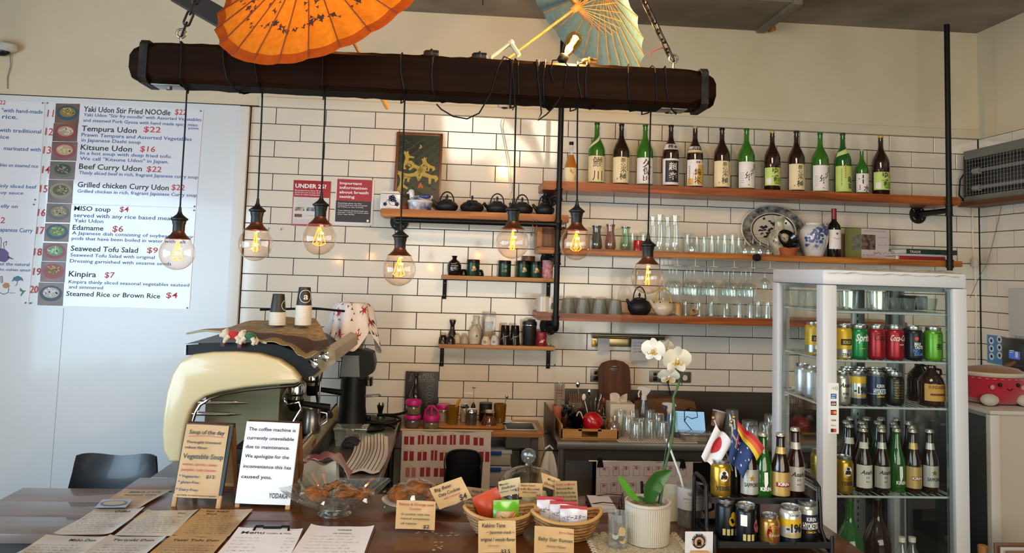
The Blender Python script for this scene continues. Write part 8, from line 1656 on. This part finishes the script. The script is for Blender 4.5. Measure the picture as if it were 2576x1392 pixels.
price_card('tall kraft Guide to Mochi card',(1396,1215),(1453,1214),(1399,1300),2.72,tuple((RU if k == 0 else K,s,.06,.88-.115*k,.06,w_) for k,(s,w_) in enumerate((('Guide to Mochi',.84),('Home made Mochi',.74),('Eat during the day',.84),('if you do not during',.86),('the day, keep in freezer',.9),('because it will harden',.9),('in fridge',.4),('and not so delicious',.86)))),8,mat('#a88a5c',.7))
# --- cake dome with mochi
a=AZ(1330,1280,ZC);cx,cy=a.x,a.y+.06;t=thing('cake_dome','glass cake dome with ball knob on a pale board','cake dome',(cx,cy,ZC))
ob('board',M().lathe([(0,.012),(.128,.012),(.13,.016),(.13,.026),(.126,.028),(0,.028)],40),wood('#a8875c','#c2a070',0,.5),t);ob('stand',M().lathe([(0,0),(.10,0),(.104,.004),(.09,.012),(0,.012)],32),mat('#9fb0ac',.3),t)
ob('dome',M().lathe([(.115,.029),(.116,.05),(.108,.08),(.086,.11),(.05,.128),(.018,.134),(.012,.138),(.014,.143)],40),glass('#eef4f0',.06,.8,.01),t);ob('knob',M().lathe([(.014,.141),(.012,.148),(.024,.158),(.029,.174),(.025,.19),(.012,.199),(0,.2)],24),glass('#f4f8f6',.08,.8,.01,1,.04),t)
for n_,(dx,dy,m_,s_,lab) in enumerate(((-.055,-.02,'#5a4438',(.036,.03,.024),'dark brown wrapped cake at the dome edge nearest the puddings'),(.0,-.045,'#c2b49a',(.026,.026,.02),'pale mochi in the dome front'),(.045,-.03,'#cfc4ae',(.026,.026,.02),'white mochi in the dome beside the pale one'),(.075,.01,'#3f2a22',(.024,.024,.02),'chocolate mochi in the dome'))):
    o=thing('mochi_cake',lab,'cake',(cx+dx,cy+dy,ZC+.0285));ob('cake',M().lathe([(0,0),(s_[0]*.95,0),(s_[0],s_[2]*.4),(s_[0]*.8,s_[2]*1.2),(0,s_[2]*1.45)],20),mat(m_,.7,bump=.3,bscale=120),o)
# --- bamboo baskets
BK=mat('#a87a42',.6,noise=('#7f5629',30,(1,1,1)))
def basket(label,px,py,W,D,H,rz):
    a=AZ(px,py,ZC);t=thing('bamboo_basket',label,'basket',(a.x,a.y+.03,ZC),rz)
    def f(u,v): a_=2*math.pi*u;k=.55+.45*v**.6;return (W*k*math.cos(a_),D*k*math.sin(a_),H*v+.022*v*abs(math.cos(a_))**3)
    ob('base',M().lathe([(0,0),(.56,0),(.56,.003),(0,.003)],28,sx=W,sy=D),BK,t)
    for k in range(6): ob('weft_band',M().tube([(lambda p: (p[0]*(1+.012*math.sin(j*1.57+k*3.14)),p[1]*(1+.012*math.sin(j*1.57+k*3.14)),p[2]))(f(j/48,(k+.5)/6.3)) for j in range(48)],.0042,5,closed=True),BK,t)
    for k in range(28): ob('warp_strip',M().grid(lambda u,v: f((k+u*.8)/28,v),1,5,.0012),BK,t)
    ob('rim',M().tube([f(j/48,1.02) for j in range(48)],.006,7,closed=True),mat('#b98c52',.55),t);return t,a.x,a.y+.03
t,x,y=basket('boat shaped bamboo basket of orange and green snacks',1258,1350,.118,.07,.062,R(4)); 
def snack(label,x,y,z,W,H,m,rz,tilt,film=None,entries=(),deco=None,name='snack_packet',lean=0):
    t=thing(name,label,'snack',(x,y,z));t.rotation_euler=(R(-tilt),R(lean),R(rz));pf=lambda u,v: ((u-.5)*W,-.016*math.sin(math.pi*u)*math.sin(math.pi*v)-.001,v*H)
    ob('front',M().grid(pf,12,12),m,t);ob('back',M().grid(lambda u,v: (pf(u,v)[0],-pf(u,v)[1],v*H),12,12),m,t);ob('crimp',M().box(-W/2,W/2,-.002,.002,H*.95,H*1.03),film or m,t)
    for c,s,u,v,cap,wd in entries: i=Ink((-W/2,-.0168,0));i.t(s,u*W,v*H,cap,wd*W,.03,shear=.15,slope=.1);ob('lettering',i,c,t)
    if deco: deco(t,W,H)
snack('orange and red snack packet standing in the first basket',x-.005,y+.02,ZC+.015,.09,.115,mat('#c0501c',.3,noise=('#b0201c',7,(1,1,1))),0,5,lean=-24)
def peanuts(t,W,H):
    ob('window',M().grid(lambda u,v: ((u-.5)*W*.8,-.0182*math.sin(math.pi*(.1+.8*u))-.002,H*.06+H*.62*v),8,6),mat('#c8a878',.5,noise=('#a06a34',22,(1,1,1))),t)
    q=random.Random(4)
    for k in range(16): o=ob('rice_cracker',M().ball((0,0,0),.005,8,6,.8,.7,2.4),mat('#b06a2c' if k % 3 else '#c8a878',.5),t,((q.random()-.5)*W*.66,-.0205,H*(.12+.5*q.random())));o.rotation_euler=(0,q.uniform(-1,1),0)
snack('lime green snack packet with peanuts in its window',x+.018,y-.03,ZC+.018,.085,.092,mat('#5fa81c',.25,coat=.3),4,8,None,(),peanuts)
price_card('kraft card for Kakino Tane snack leaning on the basket',(1204,1318),(1299,1318),(1203,1410),2.42,((K,'Kakino Tane',.10,.83,.10,.62),(K,'~ Japanese snack ~',.22,.67,.075,.74),(K,'original / wasabi flavor',.06,.48,.085,.92),(mat('#8a6a4a',.6),'with peanuts',.25,.34,.05,.3),(K,'$3.5',.6,.17,.1,.24)),14)
t,x,y=basket('bamboo basket of white noodle snack bags',1428,1364,.115,.068,.066,R(6))
rdt=lambda t,W,H: (ob('red_band',M().box(-W/2,W/2,-.0035,.0035,H*.93,H*1.035),mat('#a81424',.4),t),ob('noodle_print',M().ball((0,-.012,H*.22),.02,14,8,1.3,.35,.8),mat('#8a3a1c',.5,noise=('#c07a34',40,(1,1,1))),t))
for n_,(dx,dy,lab) in enumerate(((-.052,.03,'rear white noodle snack bag in the basket'),(-.012,.004,'middle white noodle snack bag in the basket'),(.018,-.024,'front white noodle snack bag in the basket'))): snack(lab,x+dx,y+dy,ZC+.012,.088,.105-.006*n_,mat('#c9c2c4',.3,coat=.2),-8,8,mat('#a81424',.4),((INK,'ベビースター',.08,.58,.014,.84),),rdt)
price_card('kraft card for Baby Star Ramen leaning on the basket',(1347,1330),(1447,1339),(1343,1412),2.42,((RU,'Rich in Chicken',.62,.84,.055,.38),(OL,'Baby Star Ramen',.10,.60,.10,.86),(mat('#6a5a4a',.6),'chicken Flavor',.30,.42,.07,.5)),14)
# --- notepad, spectacles, doily, coin glass
P=[AZ(*p,ZC) for p in ((1492,1292),(1551,1290),(1531,1257),(1476,1256))];t=thing('notepad','white spiral notepad lying on the counter','notepad',(0,0,ZC));ob('pages',M().add([(p.x,p.y,zz) for zz in (.0008,.014) for p in P],[(3,2,1,0),(4,5,6,7),(0,1,5,4),(1,2,6,5),(2,3,7,6),(3,0,4,7)]),mat('#c8c0c4',.6),t);ob('binding',M().tube([(P[0].x,P[0].y,.008),(P[3].x,P[3].y,.008)],.006,8),BLK,t)
a=AZ(1562,1275,ZC);t=thing('spectacles','dark framed spectacles folded beside the notepad','glasses',(a.x,a.y,ZC+.02),R(70)); 
for s in (-1,1): f_=ob('rim',M().tube([(s*.032+.025*math.cos(k*.42),0,.018*math.sin(k*.42)) for k in range(15)],.0022,6,closed=True),mat('#2a1612',.3),t);ob('lens',M().lathe([(0,0),(.023,0),(.023,.001),(0,.001)],16,sx=1,sy=.7).xf(Matrix.Translation((s*.032,0,0)) @ Matrix.Rotation(R(90),4,'X')),CLEAR,t);ob('temple',M().tube([(s*.058,0,.006),(s*.056,.06,.004),(s*.05,.12,-.012)],.0022,6),mat('#2a1612',.3),t)
ob('bridge',M().tube([(-.008,0,.004),(0,-.002,.007),(.008,0,.004)],.0022,6),mat('#2a1612',.3),t)
a=AZ(1605,1375,ZC);t=thing('crochet_doily','cream crocheted doily under the orchid pot','doily',(a.x+.0,a.y,ZC));q=random.Random(1)
ob('mesh_cloth',M().grid(lambda u,v: ((u-.5)*.30*(1+.03*math.sin(v*26)),(v-.5)*.22*(1+.03*math.sin(u*26)),.0016+.0006*math.sin(u*60)*math.sin(v*60)),60,44),mat('#b8aa90',.9,noise=('#8f8066',130,(1,1,1)),bump=.8),t)
for k in range(40): s=k/40;e=[(-.15+.3*((s*4) % 1),-.11),(.15,-.11+.22*((s*4) % 1)),(.15-.3*((s*4) % 1),.11),(-.15,.11-.22*((s*4) % 1))][int(s*4)];ob('lace_loop',M().tube([(e[0]+.009*math.cos(j*1.05),e[1]+.009*math.sin(j*1.05),.0025) for j in range(6)],.0022,5,closed=True),mat('#b8aa90',.9),t)
a=AZ(1557,1382,ZC);t=thing('coin_glass','small tumbler with coins as a tip jar','glass',(a.x,a.y+.02,ZC+.003));ob('vessel',M().lathe([(0,.006),(.029,.006),(.031,.103),(.033,.103),(.031,.001),(0,0)],26),CLEAR,t);q=random.Random(5)
for k in range(16): c=ob('coin',M().lathe([(0,-.001),(.011,-.001),(.011,.001),(0,.001)],14).xf(Matrix.Rotation(q.uniform(0,1.4),4,'X')),mat(('#8a8478','#9a7a3c')[k % 2],.35,.8),t,(q.uniform(-.015,.015),q.uniform(-.015,.015),.012+k*.0028))
# --- orchid in a ribbed pot
a=AZ(1640,1381,ZC);PX,PY=a.x,a.y+.06;H=AY(1640,1262,PY).z-ZC;r=px2m(110,PY)/2
t=thing('ribbed_pot','ribbed cream ceramic pot holding the orchid','pot',(PX,PY,ZC+.0035));nr=64;pf=[(.93,0),(.95,.004),(.98,H*.5),(1.0,H*.93)]
vs=[(r*p*(1+(.022 if k % 2 else -.0))*math.cos(math.pi*k/nr),r*p*(1+(.022 if k % 2 else 0))*math.sin(math.pi*k/nr),z_) for p,z_ in pf for k in range(2*nr)];N2=2*nr
ob('ribbed_wall',M().add(vs,[(j*N2+k,j*N2+(k+1) % N2,(j+1)*N2+(k+1) % N2,(j+1)*N2+k) for j in range(3) for k in range(N2)]),mat('#b8ad9a',.6),t);ob('rim',M().lathe([(r*.99,H*.92),(r*1.03,H*.94),(r*1.03,H*.99),(r,H),(r*.93,H),(r*.92,H*.8),(0,H*.8)],48),mat('#bdb29f',.6),t);ob('bark',M().lathe([(r*.91,H*.86),(r*.5,H*.9),(0,H*.92)],24),mat('#5a4e3e',.9,noise=('#8d8270',60,(1,1,1)),bump=.8),t)
ORZ=H*.9;t=thing('orchid','white moth orchid with arching stem and wide leaves','orchid',(PX,PY,ZC))
def yz(px,py,dy=0): v=AY(px,py,PY+dy);return (v.x-PX,dy,v.z-ZC)
STEM=mat('#3f5a2c',.5);ob('stem',M().tube([yz(*p) for p in ((1660,1275),(1668,1215),(1672,1180),(1690,1110),(1697,1050),(1694,1000),(1708,965),(1708,938),(1700,922),(1690,905),(1672,893),(1655,888))],[.0042]*9+[.003]*3,8),STEM,t);ob('stake',M().tube([yz(*p,.012) for p in ((1655,1278),(1676,1130),(1690,1060),(1694,1010))],.0028,7),mat('#1a2418',.5),t);ob('side_stem',M().tube([yz(*p) for p in ((1709,955),(1714,932),(1716,915))],.003,7),STEM,t);ob('bud_stalk',M().tube([yz(*p) for p in ((1708,950),(1718,948))],.003,6),STEM,t)
def leaf(pts,wd,m,th=.002):
    n=len(pts);P_=[Vector(p) for p in pts]
    def f(u,v):
        s=v*(n-1);k=min(int(s),n-2);p=P_[k].lerp(P_[k+1],s-k);d=(P_[k+1]-P_[k]).normalized();sd=d.cross(Vector((.2,-1,.1))).normalized();w_=wd*math.sin(math.pi*min(1,.08+v*.92))**.7;return p+sd*(u-.5)*2*w_+Vector((0,-1,0))*.25*w_*(1-abs(u-.5)*2)*-1
    return ob('leaf',M().grid(f,6,16,th),m,t)
LG=mat('#3d7a24',.35,coat=.2);LD=mat('#2c5a20',.35,coat=.2)
leaf([yz(1608,1262,0),yz(1585,1240,-.02),yz(1568,1215,-.03),yz(1556,1198,-.035)],.011,mat('#5a9a2c',.35));leaf([yz(1635,1268,-.01),yz(1640,1235,-.02),yz(1655,1208,-.02),yz(1690,1184,-.02)],.030,LD);leaf([yz(1640,1270,.02),yz(1615,1262,.03),yz(1596,1252,.04)],.014,LD)
PT=mat('#d6cdb8',.5,sheen=.2);YC=mat('#b88a2c',.5)
def flower(px,py,s,yaw,pit,dy=0.,rear=False):
    c=Vector(yz(px,py,dy));mtx=Matrix.Translation(c) @ Matrix.Rotation(R(yaw),4,'Z') @ Matrix.Rotation(R(pit),4,'X')
    def petal(ang,L_,wd,cup):
        def f(u,v): w_=wd*math.sin(math.pi*min(1,.1+.86*v))**.6;x_=(u-.5)*2*w_;rr=L_*v;y_=-cup*(v**2)*.4+.5*x_*x_/wd*.3;return (rr*math.cos(ang)-x_*math.sin(ang),y_,rr*math.sin(ang)+x_*math.cos(ang))
        ob('petal',M().grid(f,8,10,.0008).xf(mtx),PT,t)
    for ang,L_,wd in ((R(8),s,s*.62),(R(172),s,s*.62),(R(90),s*.9,s*.36),(R(232),s*.9,s*.34),(R(308),s*.9,s*.34)): petal(ang,L_,wd,.012)
    lip=ob('lip',M().ball((0,-.008,-.006),s*.17,12,8,.8,1,1.1).xf(mtx),YC,t);ob('column',M().ball((0,-.01,.004),s*.1,10,6).xf(mtx),PT,t);ob('lip_spur',M().tube([(0,-.01,-.008),(-.012,-.018,-.014),(-.018,-.012,-.008)],.002,5).tube([(0,-.01,-.008),(.012,-.018,-.014),(.018,-.012,-.008)],.002,5).xf(mtx),YC,t)
flower(1645,880,.043,-40,4,-.02);flower(1675,880,.040,42,8,.03);flower(1702,905,.050,8,10,-.04);flower(1682,945,.036,-10,38,-.02)
# --- clear jug with paper label and long white stick
a=AZ(1746,1335,ZC);t=thing('measuring_jug','clear jug wrapped in a YODAKA printed paper','jug',(a.x,a.y+.05,ZC));H=AY(1746,1218,a.y+.05).z-ZC;ob('vessel',M().lathe([(0,.004),(.042,.004),(.045,H),(.047,H),(.044,0),(0,0)],26),CLEAR,t);ob('contents',M().lathe([(0,.006),(.040,.006),(.041,H*.42),(0,H*.44)],22),mat('#2a1f18',.8,noise=('#5a4a38',40,(1,1,1))),t);ob('handle',M().tube([(.044,-.01,H*.85),(.075,-.02,H*.8),(.076,-.02,H*.45),(.045,-.01,H*.35)],.006,8),BLKS,t)
ob('paper_wrap',patch(.0475,H*.45,H*.96,82),mat('#a8a2a0',.6),t);i=Ink((0,0,0),lift=.002,bend=.0475);i.t('YODAKA',0,H*.80,.010,.045,.01,'c');i.scribble(-.035,.03,H*.70,.006,2);i.scribble(-.03,.02,H*.62,.004,3);ob('lettering',i,mat('#4a4444',.6),t)
y_=a.y+.05;single('white_stick','long white plastic stick leaning in the jug','stick',M().tube([AY(1724,1250,y_+.01),AY(1712,1200,y_+.02),AY(1686,1130,y_+.06),AY(1676,1105,y_+.08)],.004,8),mat('#c9c6c2',.4))
for k,(px,py,c_,lab) in enumerate(((1700,1240,'#b0a890','cream paper packet behind the orchid pot'),(1706,1310,'#c0b48c','yellow note slip between the pot and the jug'))): a=AZ(px,1330,ZC);single('paper_packet',lab,'packet',M().grid(lambda u,v: ((u-.5)*.07,.004*math.sin(u*6),v*(.12 if k == 0 else .085)),6,6,.004),mat(c_,.7),(AY(px,py,a.y+.06+.04*k).x,a.y+.07+.03*(1-k),ZC))
t=thing('marker_pens','red and black pens standing behind the orchid pot','pen',(AY(1628,1235,2.72).x,2.72,ZC));t['label']='red and black pen pair standing behind the orchid pot';ob('pen',M().tube([(0,0,0),(.006,0,.16)],.005,8),mat('#b02a34',.4),t);ob('pen',M().tube([(-.01,0,0),(-.02,0,.14)],.005,8),BLK,t)
# --- business card stand
a=AZ(1748,1390,ZC);t=thing('card_stand','business card with round dog emblem in a wooden holder','card holder',(a.x,2.40,ZC));ob('holder',M().box(-.028,.028,-.014,.014,0,.02,.003),wood('#b08050','#c69a66',0,.5),t);W,H=.088,.052
ob('card',M().box(-W/2,W/2,-.0006,.0006,.012,.012+H+.012),mat('#d2ccca',.5),t);i=Ink((0,-.0006,.012));i.disc(0,.036,.023,0,26);ob('emblem_disc',i,mat('#17120f',.5),t);i=Ink((0,-.0006,.012),lift=.0012);i.disc(0,.033,.015,0,22);ob('emblem_disc',i,mat('#c08a6a',.5),t);i=Ink((0,-.0006,.012),lift=.0016);i.disc(0,.034,.0075,0,16);i.poly([(-.009,.022),(.009,.022),(.005,.032),(-.005,.032)]);ob('emblem_figure',i,mat('#1c1512',.5),t)
i=Ink((0,-.0006,.012),lift=.0014)
for k,ch in enumerate('ONE STOP DOG TRAINING'):
    an=R(200-k*11);vs_,fs_,x0_,x1_=text_mesh(ch,.02) if ch != ' ' else ([],[],0,0)
    if ch != ' ':
        cx_,cz_,s_=.019*math.cos(an),.036+.019*math.sin(an),.0042/CAP;rot=an-math.pi/2;i.add([i.pt(cx_+((v[0]-(x0_+x1_)/2)*math.cos(rot)-v[1]*math.sin(rot))*s_,cz_+((v[0]-(x0_+x1_)/2)*math.sin(rot)+v[1]*math.cos(rot))*s_) for v in vs_],fs_)
ob('lettering',i,mat('#d2ccca',.5),t)
# --- two tier black rack with drinks and flags
YR=2.56;zu=AY(1900,1262,YR-.06).z;x0,x1=AY(1786,1262,YR-.06).x,AY(2037,1265,YR-.06).x;zl=ZC+.028
BR=mat('#121314',.4,.2);t=thing('drinks_rack','black two tier metal rack of cans and beer bottles','rack',(0,0,0))
def tray(z,xa,xb,ya,yb,nm):
    ob(nm,M().box(xa,xb,ya,yb,z-.004,z,.001).box(xa,xb,ya-.003,ya,z-.004,z+.015).box(xa,xb,yb,yb+.003,z-.004,z+.015).box(xa-.003,xa,ya,yb,z-.004,z+.015).box(xb,xb+.003,ya,yb,z-.004,z+.015),BR,t)
tray(zu,x0,x1,YR-.07,YR+.07,'upper_tray');xl0,xl1=x0-.0,x1+.03;tray(zl,xl0,xl1,YR-.15,YR+.07,'lower_tray')
for x in (x0-.014,x1+.03): ob('side_frame',M().tube([(x,YR+.06,ZC+.004),(x,YR+.06,zu+.05),(x,YR+.04,zu+.062),(x,YR-.03,zu+.062),(x,YR-.062,zu+.048),(x,YR-.07,zu-.03),(x,YR-.075,zu-.08),(x,YR-.13,zu-.13),(x,YR-.15,zl+.03),(x,YR-.15,ZC+.004)],.0065,9),BR,t);ob('cross_bar',M().tube([(x,YR-.15,ZC+.012),(x,YR+.06,ZC+.012)],.005,8),BR,t)
[ob('tray_bracket',M().box(q0,q1,YR+.02,YR+.05,zu-.004,zu+.02),BR,t) for q0,q1 in ((x1+.003,x1+.03),(x0-.014,x0-.003))]
rx_=lambda px,y_: AY(px,1200,y_).x
GR_='drinks on the counter rack';yv=YR-.02
can('gold YEBISU lettered beer can at the rack end',(rx_(1813,yv),yv,zu+.0005),GLD,yeb,.033,.122,(),GR_)
beer('brown bottle with silver label half behind the blue flag',(rx_(1884,yv),yv,zu+.0005),BRW,(SILL,.08,.46),None,((INK,SP),(GLD,star5)),.21,.03,GR_);beer('green beer bottle with white brush mark on the rack',(rx_(1920,yv),yv+.005,zu+.0005),GRN,None,None,((WT,KI),),.21,.0305,GR_);beer('brown beer bottle with gold label on the rack',(rx_(1963,yv),yv,zu+.0005),BRW,(GOLDL,.06,.42),GOLDL,((REDC,lambda i,h,r: i.rect(-.026,.026,h*.20,h*.27,-.0004)),(WT,KG)),.212,.0305,GR_);beer('brown beer bottle with silver dry label at the rack end',(rx_(2003,yv+.03),yv+.04,zu+.0005),BRW,(SILL,.08,.44),SILL,((INK,AS),),.222,.0305,GR_)
yl=YR-.09;cl=lambda px,y_: (AY(px,1340,y_).x,y_,zl+.0005)
pear=lambda c_: (lambda i,h,r: (i.disc(.012,h*.5,.013,0,16,1.3),i.disc(.014,h*.64,.008,0,12,1.4)))
dk=mat('#16161a',.28,.4);wtxt=(mat('#b8a86a',.4),lambda i,h,r: [i.rect(-.02+.013*k,-.011+.013*k,h*.14,h*.3) for k in range(3)])
can('black can with yellow pear on the lower tier',cl(1825,yl+.02),dk,((YEL,pear(0)),wtxt),.033,.122,(),GR_);can('black can with pink fruit and barcode on the lower tier',cl(1876,yl-.03),dk,((mat('#a8485a',.4),lambda i,h,r: (i.disc(.026,h*.5,.012,0,16,1.6),)),(WT,lambda i,h,r: i.rect(-.028,-.008,h*.5,h*.78)),wtxt),.033,.122,(),GR_);can('black can standing behind the barcode can',cl(1886,yl+.05),dk,(wtxt,),.033,.122,(),GR_)
can('short gold and red plum wine can on the lower tier',cl(1936,yl-.035),mat('#a07a3a',.28,.7),((REDC,lambda i,h,r: i.disc(.004,h*.45,.024,-.0004,20,1.1)),(GOLDL,T('CHOYA',.002,.60,.010,.034)),(WT,T('ウメッシュ',.004,.34,.009,.036))),.031,.092,(),GR_);can('silver and black can with -196 numerals on the lower tier',cl(1988,yl-.03),mat('#c4c2bc',.28,.5),((INK,T('SUNTORY',0,.78,.006,.03)),*i196),.033,.118,((.50,.70,YEL),(0.03,.22,BKC)),GR_);can('dark blue lemon chuhai can at the lower tier end',cl(2030,yl),SIL,hyo,.033,.122,((.03,.34,BKC),(.36,.72,mat('#23304a',.3,.4))),GR_)
# hand flags stuck in a holder behind the gold can
def flag(label,p0,p1,sy,quadpts,y_,cloth,extra):
    a,b=AY(*p0,y_+sy),AY(*p1,y_+sy);t=thing('hand_flag',label,'flag',(0,0,0));ob('flag_stick',M().tube([a,b],.002,7),mat('#cfc8bc',.5),t);ob('gold_ball',M().ball(tuple(b),.0068,12,8),mat('#b8923c',.25,.8),t);Q=[AY(*q_,y_) for q_ in quadpts]   # tl tr br bl
    def f(u,v): p=(Q[3]*(1-u)+Q[2]*u)*(1-v)+(Q[0]*(1-u)+Q[1]*u)*v;return Vector((p.x,p.y-.012*math.sin(u*8+.5)*(.4+.6*u)-.014,p.z-.006*math.sin(u*7)))
    ob('flag_cloth',M().grid(f,20,12,.0008),cloth,t)
    def sh(nm_,pts,m_,l=.0014): ob(nm_,M().add([f(u,v)+Vector((0,-l,0)) for u,v in pts],[tuple(range(len(pts)))]),m_,t)
    extra(t,f,sh)
WF=mat('#d6d0d0',.7)
def fan(cu,cv,ru,rv,n=20): return [(cu+ru*math.cos(2*math.pi*k/n),cv+rv*math.sin(2*math.pi*k/n)) for k in range(n)]
def strips(t,f,m_,nm_,u0,u1,v0,v1,l=.0012): ob(nm_,M().grid(lambda u,v: f(u0+(u1-u0)*u,v0+(v1-v0)*v)+Vector((0,-l,0)),12,3),m_,t)
flag('small hand flag, white with a red disc',(1843,1185),(1795,1052),0,[(1797,1066),(1835,1108),(1792,1180),(1760,1146)],YR+.0,WF,lambda t,f,sh: ob('red_disc',M().add([f(.48,.56)+Vector((0,-.0018,0))]+[f(u,v)+Vector((0,-.0018,0)) for u,v in fan(.48,.56,.27,.27)],[(0,1+k,1+(k+1) % 20) for k in range(20)]),mat('#b01226',.6),t))
def aus(t,f,sh):
    strips(t,f,WF,'cross_band',.0,.46,.72,.78);strips(t,f,WF,'cross_band',.18,.27,.52,1.0);strips(t,f,mat('#b01226',.6),'cross_band',0,.46,.735,.765,.0018);strips(t,f,mat('#b01226',.6),'cross_band',.2,.25,.52,1.0,.0018)
    for (u0,v0),(u1,v1) in (((.0,.52),(.46,1.0)),((.0,1.0),(.46,.52))): ob('saltire_band',M().add([f(u0+.03,v0)+Vector((0,-.0011,0)),f(u1,v1-.04*(1 if v1 > v0 else -1))+Vector((0,-.0011,0)),f(u1-.03,v1)+Vector((0,-.0011,0)),f(u0,v0+.04*(1 if v1 > v0 else -1))+Vector((0,-.0011,0))],[(0,1,2,3)]),WF,t)
    for u,v,s in ((.26,.22,.06),(.75,.80,.035),(.60,.52,.035),(.90,.58,.035),(.75,.2,.04),(.82,.45,.02)): sh('white_star',[(u+s*(1 if k % 2 == 0 else .45)*math.sin(k*.449),v+s*1.1*(1 if k % 2 == 0 else .45)*math.cos(k*.449)) for k in range(14)],WF,.003)
flag('small hand flag, dark blue with white stars',(1852,1200),(1840,1062),0,[(1842,1072),(1893,1128),(1862,1198),(1828,1150)],YR-.035,mat('#16305e',.7),aus)
def rain(t,f,sh):
    for k,c_ in enumerate(('#a81c24','#c0561c','#c8a82c')): strips(t,f,mat(c_,.7),'colour_stripe',0,1,.667-.333*k,1-.333*k,.001)
flag('small rainbow hand flag behind the blue one',(1862,1200),(1846,1050),.06,[(1850,1054),(1916,1120),(1896,1152),(1851,1082)],YR-.055,mat('#b0301c',.7),rain)
single('flag_holder','small dark cup holding the hand flags on the rack','holder',M().lathe([(0,0),(.024,0),(.026,.09),(.023,.09),(.02,.006),(0,.006)],18),BLKS,(rx_(1852,YR+.04),YR+.04,zu+.0005))
# --- bits at the bottom right
a=AY(2472,1392,2.9);single('timber_dowel','round timber post end at the bottom edge','post',M().lathe([(0,.7),(.018,.7),(.018,AY(2472,1372,2.9).z-.004),(.014,AY(2472,1372,2.9).z),(0,AY(2472,1372,2.9).z)],16),wood('#9a6a3a','#b5854f',2,.5),(a.x,2.9,0))
for k in range(3): a=AY(2545,1376+k*6,2.8);single('clipboard','%s brown clipboard propped at the bottom corner' % ('rear','middle','front')[k],'clipboard',M().box(-.04+.01*k,.2,-.003,.003,-.25,0,.001),mat(('#6a4a34','#b8aca0','#7a5a40')[k],.5),(a.x,2.84-.02*k,a.z))
